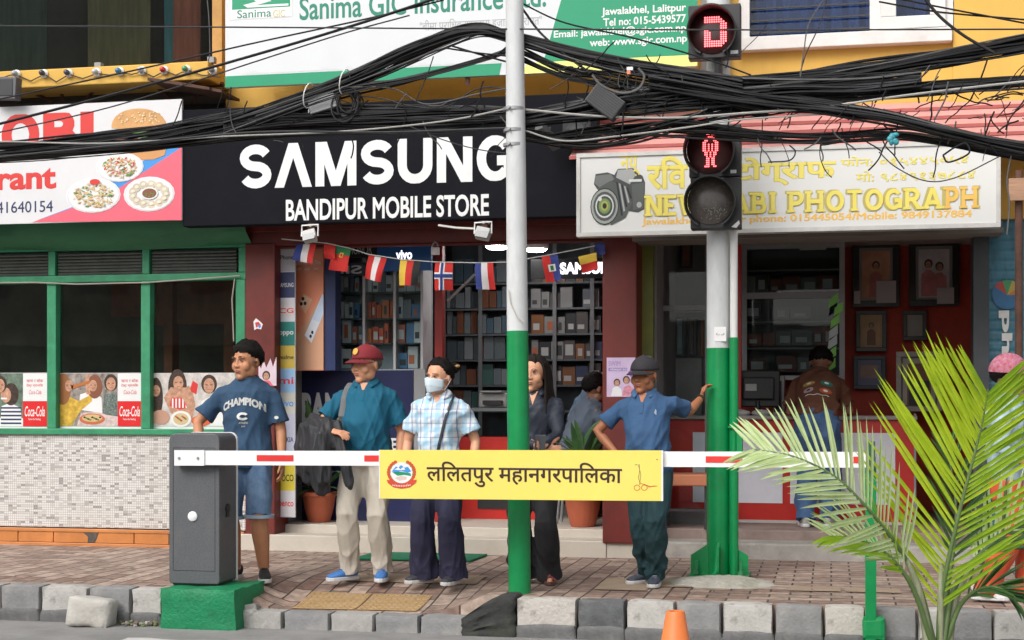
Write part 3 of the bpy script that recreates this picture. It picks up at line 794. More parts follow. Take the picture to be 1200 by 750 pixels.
# counter
c0, c1 = X(778,YC), X(1072,YC)
zct = Z(930,487,YC)
co = thing('shop_counter', 'long red and pale lilac panelled counter in front of the photo shop', 'counter', ((c0+c1)/2, YC, zf))
mb = MB(); mb.box(c0-.02, c1+.02, YC-.05, YC+.55, zct-.035, zct); mb.build('counter_top', M('counter_top', (.30,.27,.25), .4, .2, 5), co, bevel=.006)
mb = MB(); mb.box(c0, c1, YC, YC+.5, zf, zct-.036); mb.build('body', red_paint, co)
lil = M('lilac_panel', (.70,.70,.76), .4, .06, 3, dirt=.15)
for a, b in ((812,917),(926,1049)):
    mb = MB(); mb.box(X(a,YC), X(b,YC), YC-.008, YC, Z(930,590,YC), Z(930,507,YC)); mb.build('panel', lil, co)
mb = MB(); mb.box(c0, c1, YC-.012, YC-.0, zf, zf+.025); mb.build('skirting', M('pale_skirting', (.5,.47,.45), .5), co)
mb = MB(); mb.box(X(1071,YC), X(1073.5,YC), YC-.02, YC+.02, zf, zct+.02); mb.build('metal_edge', steel_grey, co)

# ================================================================== blue shutter at the right edge
yS = YF+.1
sh = thing('roller_shutter', 'blue weathered shutter with vertical white lettering beside the photo shop', 'shutter', (X(1190,yS), yS, .1))
mb = MB()
sx0, sx1 = X(1158,yS), X(1420,yS)
zz = .1; k = 0; prof = []
while zz < 2.9:
    prof += [(yS, zz), (yS-.005, zz+.02), (yS-.005, zz+.055), (yS, zz+.075)]; zz += .08
mb.add([(x, y, z) for (y, z) in prof for x in (sx0, sx1)], [(2*i, 2*i+1, 2*i+3, 2*i+2) for i in range(len(prof)-1)])
mb.build('slat_curtain', M('blue_shutter_paint', (.035,.15,.21), .5, .3, 3, dirt=.95, dirtc=(.025,.03,.035), dscale=4, stretch=(2,1,.7)), sh)
mb = MB(); mb.box(sx0-.12, sx0, yS-.08, yS+.15, .0, 2.9); mb.build('guide_rail', M('dark_rail', (.04,.045,.05), .6, .3, 5), sh)
mb = MB()
put_text(mb, 'photo', X(1170,yS), X(1186,yS), Z(1178,492,yS), Z(1178,364,yS), yS-.02, M('shutter_white', (.6,.6,.58), .6, .2, 6, dirt=.5), bold=.04, vert=1)
mb.build('lettering', None, sh)
mb = MB()
cx_, cz_, rr_ = X(1180,yS), Z(1180,346,yS), .12
cols = ((.45,.16,.04),(.40,.30,.06),(.05,.25,.10),(.35,.05,.04),(.03,.12,.25))
for i in range(5):
    mb.prism([(cx_,cz_)]+arc(cx_,cz_,rr_,rr_,i*36,(i+1)*36,5), yS-.024, yS-.02, M('emblem_%d' % i, cols[i], .6, .2, 8))
mb.prism(arc(cx_,cz_,rr_*.95,rr_*.95,180,360,12), yS-.023, yS-.02, M('emblem_blue', (.03,.12,.25), .6, .2, 8))
mb.build('emblem', None, sh)
# wall at the far right edge, timber sign board on a rusty post
sp = thing('post_sign', 'bare timber board on a rusty brown post at the shutter', 'sign', (X(1194,11.6), 11.6, 0))
mb = MB(); mb.tube([(X(1194,11.6), 11.6, 0), (X(1194,11.6), 11.6, Z(1194,200,11.6))], .028, 10); mb.build('post', rust, sp, smooth=True)
mb = MB(); mb.box(X(1182,11.55), X(1240,11.55), 11.53, 11.56, Z(1194,235,11.55), Z(1194,209,11.55)); mb.build('board', M('bare_timber', (.42,.24,.15), .7, .25, 5, stretch=(1,1,8)), sp)

# ================================================================== unseen block added across the street, heights shaped for reflections and sky light
op = thing('added_opposite_block', 'unseen block added across the road to shape reflections and sky light', 'building', (0, -9, ZR))
mb = MB(); mb.box(-32, -9.5, -12, -9, ZR, 11.5); mb.box(-9.49, 30, -12, -9, ZR, 3.2); mb.build('wall', M('opposite_brick', (.36,.33,.29), .85, .3, 1.2, dirt=.3), op)
mb = MB()
for i in range(18):
    for j in range(3 if i < 5 else 1): mb.box(-28+i*3.2, -26.4+i*3.2, -9.05, -8.99, 1+j*2.9, 2.5+j*2.9)
mb.build('window', M('opposite_window', (.03,.035,.04), .2, .2, 2), op)
mb = MB()
for j in range(3): mb.box(-32, -9.5, -9, -8.1, ZR+2.9+j*2.9, ZR+3.1+j*2.9)
mb.build('balcony', M('opposite_slab', (.4,.36,.3), .8, .2, 2), op)
# ================================================================== signs and print
def ppoly(mb, pts, Y, mat, th=.003):
    return mb.prism([(at(x,y,Y).x, at(x,y,Y).z) for x, y in pts], Y-th, Y-.0002, mat)
def pdisc(mb, px, py, rx, ry, Y, mat, th=.003, n=20):
    k = mpp(px, Y); c = at(px, py, Y)
    return mb.disc(c.x, c.z, rx*k, ry*k, Y-.0002, n, mat, th)
def prect(mb, px0, px1, py0, py1, Y, mat, th=.003):
    pm = (px0+px1)/2
    return mb.box(X(px0,Y), X(px1,Y), Y-th, Y-.0002, Z(pm,py1,Y), Z(pm,py0,Y), mat)
def C(name, c, rough=.45, **k): return M('print_'+name, c, rough, k.pop('var', .06), k.pop('scale', 5), **k)
p_white = C('white', (.74,.74,.74)); p_red = C('red', (.62,.035,.03)); p_navy = C('navy', (.02,.03,.10)); p_black = C('black', (.012,.013,.018))
p_pink = C('pink', (.72,.12,.17)); p_blue = C('blue', (.05,.27,.66)); p_green = C('green', (.0,.27,.13)); p_yellow = C('yellow', (.78,.66,.10))
p_grey = C('grey', (.35,.36,.36)); p_lgrey = C('light_grey', (.6,.61,.62)); p_dkgrey = C('dark_grey', (.07,.075,.075)); p_skin = C('skin', (.52,.28,.18), var=.45, scale=28); p_hair = C('hair', (.05,.03,.022), var=.7, scale=40)
p_orange = C('orange', (.72,.20,.09)); p_tan = C('tan', (.58,.42,.22)); p_leaf = C('leaf', (.10,.25,.04)); p_brown = C('brown', (.22,.08,.04)); p_sky = C('sky', (.35,.60,.85)); p_purple = C('purple', (.32,.22,.50)); p_lilac = C('lilac', (.62,.50,.70))

# --- restaurant banner
Y = 11.95
rs = thing('restaurant_sign', 'white banner with red lettering, burger and plates of food above the green fascia', 'sign', (X(100,Y), Y, Z(100,261,Y)))
x0, x1 = X(-190,Y), X(213,Y); z0, z1 = Z(100,260,Y), Z(100,121,Y)
mb = MB(); mb.box(x0, x1, Y, Y+.03, z0, z1); mb.build('banner', M('flex_banner', (.65,.65,.665), .5, .05, 2, bump=.15, bscale=3, dirt=.15, dirtc=(.5,.5,.5)), rs)
mb = MB(); mb.box(x0+.03, x1-.03, Y+.035, Y+.09, z0+.03, z1-.03); mb.build('sign_frame', steel_grey, rs)
mb = MB()
ppoly(mb, [(38,260.5),(84,244),(142,219),(205,178),(213,172),(213,258),(120,259.5)], Y, p_pink, .003)
ppoly(mb, [(44,258),(84,243),(128,214),(165,191),(197,166),(213,166),(213,172),(205,178),(142,219),(84,244)], Y, p_blue, .002)
mb.build('coloured_band', None, rs)
mb = MB()
strokes(mb, 'O', X(2,Y), X(46,Y), Z(25,182,Y), Z(25,134,Y), Y, p_red, .25)
strokes(mb, 'B', X(49,Y), X(92,Y), Z(25,182,Y), Z(25,134,Y), Y, p_red, .26)
strokes(mb, 'I', X(90,Y), X(114,Y), Z(25,182,Y), Z(25,134,Y), Y, p_red, .26)
mb.build('lettering', None, rs)
line_part(rs, 'lettering', 'Restaurant', -115, 66, 196, 224, Y, p_red, bold=.035)
line_part(rs, 'lettering', '9841640154', -20, 62, 236, 249.5, Y, p_navy, bold=.006)
rnd = random.Random(3)
def plate(cx, cy, rx, ry, cols, kind):
    mb = MB()
    pdisc(mb, cx, cy, rx, ry, Y, p_white, .005); pdisc(mb, cx, cy+.5, rx*.97, ry*.96, Y-.005, p_lgrey, .0008); pdisc(mb, cx, cy, rx*.93, ry*.92, Y-.006, p_white, .0008)
    if kind == 'dumplings':
        for i in range(13):
            a = 2*math.pi*i/13; px, py = cx+rx*.66*math.cos(a), cy+ry*.62*math.sin(a)
            pdisc(mb, px, py, rx*.16, ry*.24, Y-.007-.0004*i, C('dumpling', (.60,.53,.40), var=.2), .0004, 12)
            pdisc(mb, px, py-.6, rx*.09, ry*.1, Y-.013, C('dumpling_light', (.72,.67,.56)), .0004, 8)
        pdisc(mb, cx, cy-1, rx*.34, ry*.36, Y-.0135, p_white, .0004); pdisc(mb, cx, cy-1, rx*.28, ry*.28, Y-.014, p_brown, .0004)
        for i in range(6): pdisc(mb, cx+rnd.uniform(-.2,.2)*rx, cy-1+rnd.uniform(-.2,.2)*ry, 1.2, .8, Y-.0145-.0003*i, p_leaf, .0002, 6)
    else:
        for i in range(150):
            a, r = rnd.uniform(0,6.28), .74*math.sqrt(rnd.random())
            px, py = cx+rx*r*math.cos(a), cy+ry*r*math.sin(a)
            cc = cols[int(rnd.random()**1.6*len(cols))]
            l = rnd.uniform(1.5,4.2); b = rnd.uniform(0,3.14); hw = rnd.uniform(.5,1.1)
            ux, uy = math.cos(b), math.sin(b)*.7
            ppoly(mb, [(px-ux*l-uy*hw,py-uy*l+ux*hw),(px-ux*l*.2+uy*hw*1.4,py-uy*l*.2-ux*hw*1.4),(px+ux*l+uy*hw,py+uy*l-ux*hw),(px+ux*l*.3-uy*hw,py+uy*l*.3+ux*hw)], Y-.007-.00008*i, cc, .0001)
    mb.build('food_print', None, rs)
plate(140.5, 196, 28, 16, [p_tan, C('rice',(.70,.60,.42)), p_white, p_leaf, p_red, C('carrot',(.65,.25,.05))], 'rice')
plate(109.5, 229, 32, 19, [p_tan, C('noodle',(.62,.45,.20)), C('noodle_light',(.68,.52,.28)), p_leaf], 'noodles')
plate(175, 227.5, 30, 19, [], 'dumplings')
mb = MB(); pdisc(mb, 111, 213, 6, 3, Y-.0195, p_red, .0004); mb.build('food_print', None, rs)
mb = MB()
ppoly(mb, [(131,146)]+[(163+32*math.cos(R(a)), 147-20*math.sin(R(a))) for a in range(180,-1,-15)]+[(196,150),(163,154),(131,150)], Y, C('bun',(.62,.33,.12), var=.25), .004)
for i in range(46): pdisc(mb, 163+rnd.uniform(-24,24), 139+rnd.uniform(-8,5), 1.1, .7, Y-.004-.0002*i, C('sesame',(.75,.62,.38)), .0003, 6)
ppoly(mb, [(131,152),(196,152),(198,160),(180,163),(163,161),(140,164),(129,160)], Y-.001, p_leaf, .003)
ppoly(mb, [(133,162),(194,162),(193,171),(134,171)], Y-.002, p_brown, .003)
ppoly(mb, [(131,171),(196,170),(193,182),(180,187),(145,188),(134,183)], Y-.001, C('bun_base',(.58,.28,.10)), .004)
mb.build('burger_print', None, rs)

# --- black phone shop sign
Y = 11.97
ss = thing('phone_shop_sign', 'long black shop sign with heavy white lettering over the phone shop', 'sign', (X(445,Y), Y, Z(445,260,Y)))
x0, x1 = X(214,Y), X(700,Y); z0, z1 = Z(445,259.5,Y), Z(445,119,Y)
mb = MB(); mb.box(x0, x1, Y, Y+.14, z0, z1); mb.build('board', M('black_sign_board', (.006,.0065,.010), .7, .25, 2, spec=.12, bump=.1, bscale=4, dirt=.12, dirtc=(.03,.03,.035)), ss, bevel=.006)
mb = MB(); strokes(mb, 'SΛMSUNG', X(281,Y), X(602,Y), Z(440,216.5,Y), Z(440,164,Y), Y, p_white, .215, gap=.1)
mb.build('lettering', None, ss)
mb = MB(); ptext(mb, 'BANDIPUR MOBILE STORE', 335, 573, 230.5, 256, Y, p_white, bold=.024)
mb.build('lettering', None, ss)

# --- white photo shop sign
Y = 11.62
pn = thing('photo_shop_sign', 'white framed sign board with yellow lettering and a printed camera over the photo shop', 'sign', (X(925,Y), Y, Z(925,270,Y)))
x0, x1 = X(677.5,Y), X(1170.5,Y); z0, z1 = Z(924,270,Y), Z(924,173.5,Y)
mb = MB(); mb.box(x0, x1, Y, Y+.10, z0, z1); mb.build('board', M('lightbox_white', (.66,.66,.645), .45, .05, 1.5, dirt=.22, dirtc=(.5,.47,.42), dscale=1.5), pn)
mb = MB()
for a, b, c_, d in ((x0-.012,x1+.012,z0-.012,z0+.02),(x0-.012,x1+.012,z1-.02,z1+.012)): mb.box(a, b, Y-.012, Y+.11, c_, d)
mb.box(x0-.012, x0+.018, Y-.0115, Y+.1095, z0+.021, z1-.021); mb.box(x1-.018, x1+.012, Y-.0115, Y+.1095, z0+.021, z1-.021)
mb.build('sign_frame', M('aluminium_trim', (.55,.54,.52), .45, .15, 6, metal=.3), pn)
yl = C('sign_yellow', (.76,.65,.13)); yo = C('sign_yellow_edge', (.47,.40,.13)); og = C('sign_orange', (.78,.47,.10))
mb = MB()
def outlined(f, *a, **k): f(mb, *a, **k)
for dx, dz, m_, dy, bd in ((0,0,yo,0,.044),(0,0,yl,.0016,.024)):
    ptext(mb, 'न्यू', 727, 750, 182, 207, Y-dy, m_, bold=bd*.5)
    ptext(mb, 'रिव', 758, 806, 183, 222, Y-dy, m_, bold=bd)
    ptext(mb, 'फोटोग्राफ', 815, 980, 184, 218, Y-dy, m_, bold=bd)
    ptext(mb, 'फोन: ०१५४४५०५४', 985, 1135, 181.5, 194, Y-dy, m_, bold=bd*.45)
    ptext(mb, 'मो: ९८४९१३७८८४', 1003, 1143, 198.5, 212, Y-dy, m_, bold=bd*.45)
strokes(mb, 'NEW RABI PHOTOGRAPH', X(757,Y)-.012, X(1146,Y)+.012, Z(950,249.5,Y), Z(950,223,Y), Y, yo, .27, True, .07)
strokes(mb, 'NEW RABI PHOTOGRA', X(757,Y), X(1104,Y), Z(950,248.5,Y), Z(950,224,Y), Y-.0052, yl, .20, True, .07)
strokes(mb, 'PH', X(1107,Y), X(1146,Y), Z(950,248.5,Y), Z(950,224,Y), Y-.0052, og, .20, True, .07)
mb.build('lettering', None, pn)
line_part(pn, 'lettering', 'Jawalakhel, Lalitpur phone: 015445054/Mobile: 9849137884', 752, 1139, 250.5, 261.5, Y, og, bold=.03)
mb = MB()
ppoly(mb, [(698,204),(712,202),(720,205),(724,198),(742,197),(746,202),(753,206),(756,214),(755,245),(748,249),(735,247),(700,222),(696,216)], Y, C('cam_body',(.055,.06,.057)), .003)
ppoly(mb, [(724,199),(741,198),(745,205),(738,216),(722,208)], Y-.003, p_grey, .001)
ppoly(mb, [(698,206),(716,204),(720,210),(703,220),(697,215)], Y-.003, C('cam_mid',(.15,.16,.155)), .0012)
ppoly(mb, [(740,216),(755,214),(754,244),(742,246)], Y-.003, C('cam_grip',(.085,.095,.09)), .0011)
ppoly(mb, [(700,221),(715,212),(735,219),(741,238),(733,255),(716,264)], Y-.004, C('cam_lens',(.075,.085,.08)), .001)
for i, (rx, ry, m_) in enumerate(((17,22,p_black),(16,20.6,C('ring1',(.30,.33,.30))),(13.5,17.5,p_dkgrey),(11,14,p_lgrey),(9.5,12,C('ring3',(.05,.06,.045))),(7,9,C('coat_green',(.16,.26,.08))),(4.5,6,C('coat_yellow',(.35,.36,.08))),(2.5,3.4,p_black))):
    pdisc(mb, 708.5, 242-0.1*i, rx*.98, ry*.98, Y-.005-.0006*i, m_, .0004)
for i in range(5): ppoly(mb, [(722+3*i,213+1.5*i),(724+3*i,214+1.5*i),(730+2.6*i,252-5*i),(728+2.6*i,253-5*i)], Y-.0051-.0002*i, p_grey if i%2 else p_black, .0001)
pdisc(mb, 703, 233, 2.2, 2.8, Y-.0105, p_lgrey, .0004); pdisc(mb, 749, 240, 3, 3.4, Y-.0045, p_grey, .0005)
prect(mb, 737, 752, 210, 213, Y-.0045, p_lgrey, .0004)
mb.build('camera_print', None, pn)

# --- insurance board
Y = 11.9
ib = thing('insurance_board', 'big white and green billboard with phone number and web address above the shops', 'billboard', (X(540,Y), Y, Z(540,90,Y)))
x0, x1 = X(264,Y), X(817,Y); z0, z1 = Z(540,90,Y), Z(540,-75,Y)
mb = MB(); mb.box(x0, x1, Y, Y+.05, z0, z1); mb.build('board', M('white_billboard', (.62,.64,.66), .45, .04, 1.5, bump=.1, bscale=2, dirt=.12, dirtc=(.5,.5,.5)), ib)
mb = MB(); zg = z0+.095
xg0, xg1 = X(633,Y), X(658,Y)
sl = (xg1-xg0)/(Z(640,0,Y)-z0)
mb.prism([(x0,z0),(X(585,Y),z0),(X(588,Y),zg),(x0,zg)], Y-.003, Y-.0002, p_green)
mb.prism([(xg0+sl*.09,z0+.09),(x1,z0+.09),(x1,z1),(xg0+sl*(z1-z0),z1)], Y-.003, Y-.0002, p_green)
mb.prism([(X(611,Y),z0),(x1,z0),(x1,z0+.088),(X(618,Y),z0+.088)], Y-.003, Y-.0002, C('lemon',(.80,.78,.22)))
mb.build('coloured_band', None, ib)
mb = MB()
gt_ = C('sign_green', (.0,.20,.13))
line_part(ib, 'lettering', 'Sanima GIC Insurance Ltd.', 351, 640, -12, 16, Y, gt_, bold=.016)
line_part(ib, 'lettering', '"बीमा प्रािधकरणद्वारा इजाजत प्राप्त"', 492, 635, 20, 36, Y, p_grey, bold=.004)
line_part(ib, 'lettering', 'सािनमा जनरल इन्स्योरेन्स िल. र जनरल इन्स्योरेन्स कम्पनी िलिमटेड', 283, 596, 76, 88, Y, p_lgrey, bold=.002)
for i, (t, a, b, c_, d) in enumerate((('Jawalakhel, Lalitpur',705,804,6.5,18),('Tel no: 015-5439577',707,804,19,28.5),('Email: jawalakhel@sgic.com.np',649,804,31.5,43),('web: www.sgic.com.np',691,805,43,54.5))):
    line_part(ib, 'lettering', t, a, b, c_, d, Y-.003, p_white, bold=.022)
mb = MB()
prect(mb, 269, 343, -40, 22, Y, p_lgrey, .001); prect(mb, 270, 342, -40, 21, Y-.001, p_white, .0008)
prect(mb, 272, 340, -40, 9.5, Y-.002, p_green, .0008)
ppoly(mb, [(285,6),(300,2),(296,-2),(312,-8),(330,-10),(312,-3),(318,1),(300,6),(338,4),(338,6.5),(290,9)], Y-.003, p_white, .0008)
ptext(mb, 'Sanima', 278, 318, 11, 20.5, Y-.002, gt_, bold=.004)
ptext(mb, 'GIC', 320, 334, 11.5, 20, Y-.002, C('gold',(.55,.48,.20)), bold=.004)
mb.build('emblem', None, ib)
mb = MB()
for q in (310, 548, 700): mb.tube([at(q,98,12.4), at(q,98,11.93), at(q,85,11.93)], .02, 6)
mb.build('bracket', rust, ib)

# ================================================================== flood lights, bulbs, flags
def floodlight(px, py, Y, tilt, label):
    c = at(px, py, Y)
    t = thing('floodlight', label, 'floodlight', c, 'white floodlights on the black sign')
    a = MB(); a.obox(c+Vector((0,0,-.02)), (.055,0,.012*tilt), (0,.03,-.02), (-.01*tilt,.012,.035)); a.build('housing', M('flood_grey', (.5,.5,.49), .5, .15, 9, dirt=.4), t, bevel=.006)
    a = MB(); a.obox(c+Vector((0,-.035,-.025)), (.05,0,.01*tilt), (0,.004,-.003), (-.008*tilt,.012,.028)); a.build('lamp_glass', M('lamp_glass', (.20,.21,.22), .15, .1, 9), t)
    a = MB(); a.tube([c+Vector((-.07,0,-.02)), c+Vector((-.07,.01,.07)), c+Vector((.07,.01,.075)), c+Vector((.07,0,-.02))], .008, 6); a.tube([c+Vector((0,.01,.07)), c+Vector((0,.2,.09))], .012, 6); a.build('bracket', white_metal, t)
    a = MB(); a.box(c.x-.025, c.x+.03, c.y+.02, c.y+.05, c.z+.03, c.z+.09); a.build('junction_box', rust, t)
floodlight(363, 274, 11.75, 1, 'white floodlight on a bracket under the sign above the orange phone poster')
floodlight(566, 271, 11.75, -1, 'white floodlight on a bracket beside the grey pole with a pale cable stub')
mb = MB(); mb.tube([at(514,264,11.85), at(535,267,11.8), at(556,268,11.78)], .010, 5); o = mb.build('cable_stub', M('pale_cable2', (.6,.58,.55), .6), smooth=True)
tag(o, 'short pale cable stub running to the floodlight near the pole', 'cable')
for i, (px, py, c, w_) in enumerate(((20,87,(.4,.4,.42),'black centre, first by the steel box'),(52,86.5,(.05,.05,.06),'dark empty socket second along the slab'),(81,86,(.06,.06,.09),'dark socket third along the slab'),(114,85,(.55,.55,.56),'clear bulb fourth along the slab'),(141,84,(.05,.20,.35),'blue bulb on the yellow slab'),(167,83,(.45,.50,.60),'pale frosted bulb between the blue and the red one'),(193,82.5,(.50,.03,.05),'red bulb on the yellow slab'),(219,81.5,(.10,.30,.12),'green bulb on the yellow slab'),(250,82.5,(.3,.3,.3),'grey bulb near the end of the slab by the white board'))):
    c_ = at(px, py, YF-.425)
    t = thing('light_bulb', 'round lamp holder with '+w_, 'light bulb', c_, 'bulb holders along the yellow slab')
    a = MB(); a.lathe([(.038,0),(.038,.012),(.028,.022)], c_, 18, axis='y'); a.build('holder', white_metal, t, smooth=35)
    a = MB(); a.lathe([(.016,.0),(.024,.03),(.026,.05),(.018,.068),(.004,.075)], c_, 14, axis='y'); a.build('bulb', M('bulb_%d' % i, c, .15, .1, 9, coat=.5), t, smooth=True)
mb = MB(); P = []
for px, py in ((0,92),(12,88),(20,88),(36,95),(52,87),(66,96),(81,87),(97,92),(114,86),(128,88),(141,85),(154,87),(167,84),(180,90),(193,83),(206,88),(219,82),(236,88),(258,90)): P.append(at(px, py, YF-.44))
mb.tube(P, .006, 5); o = mb.build('bulb_wire', M('brown_wire', (.06,.035,.025), .6), smooth=True)
tag(o, 'thin dark wire looping from bulb to bulb along the yellow slab', 'wire')

def flag(pts, bands, label, name='flag', ang=0, emblem=None, horiz=False, Y=12.28):
    """cloth hung from its top edge: corner photo points tl,tr,br,bl; bands = colours across (or down)"""
    tl, tr, br, bl = [Vector(p) for p in pts]
    a = MB(); nb = len(bands); n = 4; nn = nb*n; mm = 8
    base = at(tl.x, tl.y, Y)
    def P(u, v):
        q = (tl*(1-u)+tr*u)*(1-v)+(bl*(1-u)+br*u)*v
        w_ = at(q.x, q.y, Y)
        w_.y += .02*math.sin(u*5+base.x*3)*v+.015*math.sin(v*4+base.x)
        return w_
    for i in range(nn):
        for j in range(mm):
            u0, u1, v0, v1 = i/nn, (i+1)/nn, j/mm, (j+1)/mm
            if horiz: u0, u1, v0, v1 = j/mm, (j+1)/mm, i/nn, (i+1)/nn
            c = bands[i//n]
            a.add([P(u0,v0),P(u1,v0),P(u1,v1),P(u0,v1)], [(0,1,2,3)], C('flag_%s' % c[0], c[1], .8))
    if emblem:
        for ei, (u0,u1,v0,v1,c) in enumerate(emblem):
            k = 5
            for i in range(k):
                for j in range(k):
                    q = [P(u0+(u1-u0)*(i+a_)/k, v0+(v1-v0)*(j+b_)/k)+Vector((0,-.004-.003*ei,0)) for a_, b_ in ((0,0),(1,0),(1,1),(0,1))]
                    a.add(q, [(0,1,2,3)], C('flag_%s' % c[0], c[1], .8))
    o = a.build(name, None, smooth=True)
    tag(o, label, 'flag', 'flags strung across the shop opening')
fr_, fw_, fb_, fg_, fy_, fk_ = ('r',(.55,.025,.02)), ('w',(.72,.70,.70)), ('b',(.03,.05,.22)), ('g',(.02,.17,.06)), ('y',(.70,.48,.06)), ('k',(.02,.02,.02))
flag([(347,286),(370,286),(367,309),(344,305)], [fb_,fw_,fr_], 'tilted navy, white and red striped flag under the floodlight on the orange poster')
flag([(379,286),(393,286),(394,304),(381,303)], [fr_], 'small plain red flag behind the green and red one')
flag([(393,287),(411,291),(408,319),(385,316)], [fg_,fr_,fr_], 'green over red flag with a small crest', horiz=True, emblem=[(.4,.62,.25,.45,fy_),(.45,.57,.29,.41,fr_)])
flag([(432,298),(453,303),(446,331),(427,326)], [fr_,fw_,fr_], 'red and white striped flag hanging askew')
flag([(469,304),(493,306),(489,335),(467,334)], [fy_,fr_,fk_], 'yellow, red and black striped flag')
flag([(510,308),(531,308),(530,340),(509,340)], [fr_], 'red flag with a navy and white cross', emblem=[(.27,.56,0,1,fw_),(0,1,.36,.60,fw_),(.35,.48,0,1,('b2',(.02,.04,.20))),(0,1,.42,.54,('b2',(.02,.04,.20)))])
flag([(557,308),(578,308),(580,339),(558,339)], [fb_,fw_,fr_], 'blue, white and red striped flag beside the grey pole')
flag([(635,301),(654,298),(658,328),(640,331)], [fr_,fb_], 'red and blue halved flag with a white badge', emblem=[(.3,.75,.35,.62,fw_),(.42,.62,.4,.57,fg_)])
flag([(678,301),(699,296),(701,315),(682,320)], [fy_,fr_], 'yellow over red flag in front of the lit lettering', horiz=True)
flag([(697,286),(709,285),(709,298),(699,298)], [fb_], 'small blue flag against the pillar')
mb = MB(); mb.tube([at(x,y,12.28) for x, y in ((330,280),(383,285),(410,291),(432,298),(470,304),(510,307),(560,308),(597,307),(636,300),(678,292),(708,286))], .0045, 5)
tag(mb.build('flag_string', M('white_string', (.6,.6,.58), .7), smooth=True), 'white string holding the little flags across the shop opening', 'string')

# ================================================================== posters
def face(mb, px, py, r, Y, hair=True, m=None):
    if hair: pdisc(mb, px, py-r*.25, r*1.15, r*1.3, Y, p_hair, .0010)
    pdisc(mb, px, py, r*.8, r*1.05, Y-.0011, m or p_skin, .0008, 14)
    for q in (-1,1): prect(mb, px+q*r*.36-r*.17, px+q*r*.36+r*.17, py-r*.2, py-r*.05, Y-.002, C('brow', (.12,.05,.03)), .0004)
    prect(mb, px-r*.24, px+r*.24, py+r*.48, py+r*.58, Y-.002, C('mouth', (.33,.10,.08)), .0004)
def cola_poster(px0, px1, panel, art, label):
    Y = YF+.049
    t = thing('poster', label, 'poster', at((px0+px1)/2, 501, Y), 'drink posters in the restaurant windows')
    a = MB(); prect(a, px0, px1, 437, 500, Y, C('poster_back', (.62,.60,.60)), .0015); a.build('sheet', None, t)
    a = MB(); prect(a, px0, px1, 500.2, 503, Y, p_white, .003); a.build('edge_strip', None, t)
    a = MB(); Yp = Y-.0016
    art(a, Yp); a.build('picture', None, t)
    if panel:
        a = MB()
        prect(a, panel[0], panel[1], 438, 470, Yp-.004, p_white, .0008); prect(a, panel[0], panel[1], 470, 499.5, Yp-.004, C('cola_red', (.65,.012,.015)), .0008)
        ptext(a, 'Coca-Cola', panel[0]+2, panel[1]-3, 476, 488, Yp-.0048, p_white, bold=.012, shear=.25, depth=.001)
        ptext(a, 'Taste the Feeling', panel[0]+6, panel[1]-8, 490, 493, Yp-.0048, p_white, bold=.01, depth=.001)
        for k, yy in enumerate((446,452)): ptext(a, ('खाना र कोक','टेस्ट म्याजिक')[k], panel[0]+4, panel[1]-5, yy-2.4, yy+2, Yp-.0048, p_red, bold=.01, depth=.001)
        ptext(a, 'Coca-Cola', panel[0]+7, panel[1]-7, 457, 462, Yp-.0048, p_red, shear=.25, depth=.001)
        a.build('panel', None, t)
def art_a(a, Y):
    prect(a, -60, 27, 437.5, 499.5, Y, C('art_green', (.13,.19,.14), var=.7, scale=14), .0006)
    prect(a, -60, 27, 490, 499.5, Y-.0007, p_white, .0006)
    ppoly(a, [(0,499),(2,476),(12,472),(24,478),(26,499)], Y-.0014, p_white, .0006)
    for k in range(5): prect(a, 1, 25, 477+k*4.5, 479+k*4.5, Y-.0021, p_navy, .0004)
    pdisc(a, 13, 462, 9, 12, Y-.0014, p_hair, .0008); pdisc(a, 7, 463, 6, 8, Y-.0023, p_skin, .0006); face(a, 0, 452, 7, Y-.003)
    prect(a, 1, 8, 466, 468, Y-.0035, p_white, .0004)
def art_b(a, Y):
    prect(a, 67, 138, 437.5, 499.5, Y, C('art_room', (.32,.28,.25), var=.75, scale=14), .0006)
    ppoly(a, [(90,499),(95,484),(138,480),(138,499)], Y-.0007, C('art_cloth', (.62,.48,.46), var=.35, scale=25), .0006)
    ppoly(a, [(67,499),(68,472),(80,464),(92,470),(104,464),(103,455),(107,455),(108,470),(94,482),(84,499)], Y-.0014, C('art_mustard', (.60,.38,.05), var=.45, scale=18), .0006)
    pdisc(a, 74, 456, 9, 17, Y-.0016, C('art_hair',(.28,.11,.04)), .0008); face(a, 81, 452, 6, Y-.0026, False)
    ppoly(a, [(100,440),(104,438),(106,462),(101,462)], Y-.003, p_skin, .0005)
    ppoly(a, [(92,480),(94,462),(108,458),(119,466),(120,484)], Y-.0012, p_white, .0006)
    pdisc(a, 111, 453, 9, 13, Y-.002, p_brown, .0008); face(a, 109, 452, 6, Y-.003, False)
    ppoly(a, [(120,484),(122,462),(137,460),(138,488),(124,486)], Y-.002, C('art_check',(.14,.18,.16), var=.9, scale=60), .0006); face(a, 130, 450, 7, Y-.0032)
    ppoly(a, [(83,452),(104,446),(106,449),(84,456)], Y-.0042, C('art_pizza',(.45,.14,.03)), .0005)
    pdisc(a, 108, 491, 15, 6, Y-.0026, C('art_plate',(.55,.13,.06)), .0006); pdisc(a, 108, 490, 12, 4, Y-.0034, C('art_food',(.60,.42,.2)), .0005)
    for k in range(9): pdisc(a, 99+k*2.3, 489+(k*5)%4, 1.5, 1, Y-.004-.0001*k, p_leaf if k % 2 else p_black, .0001, 7)
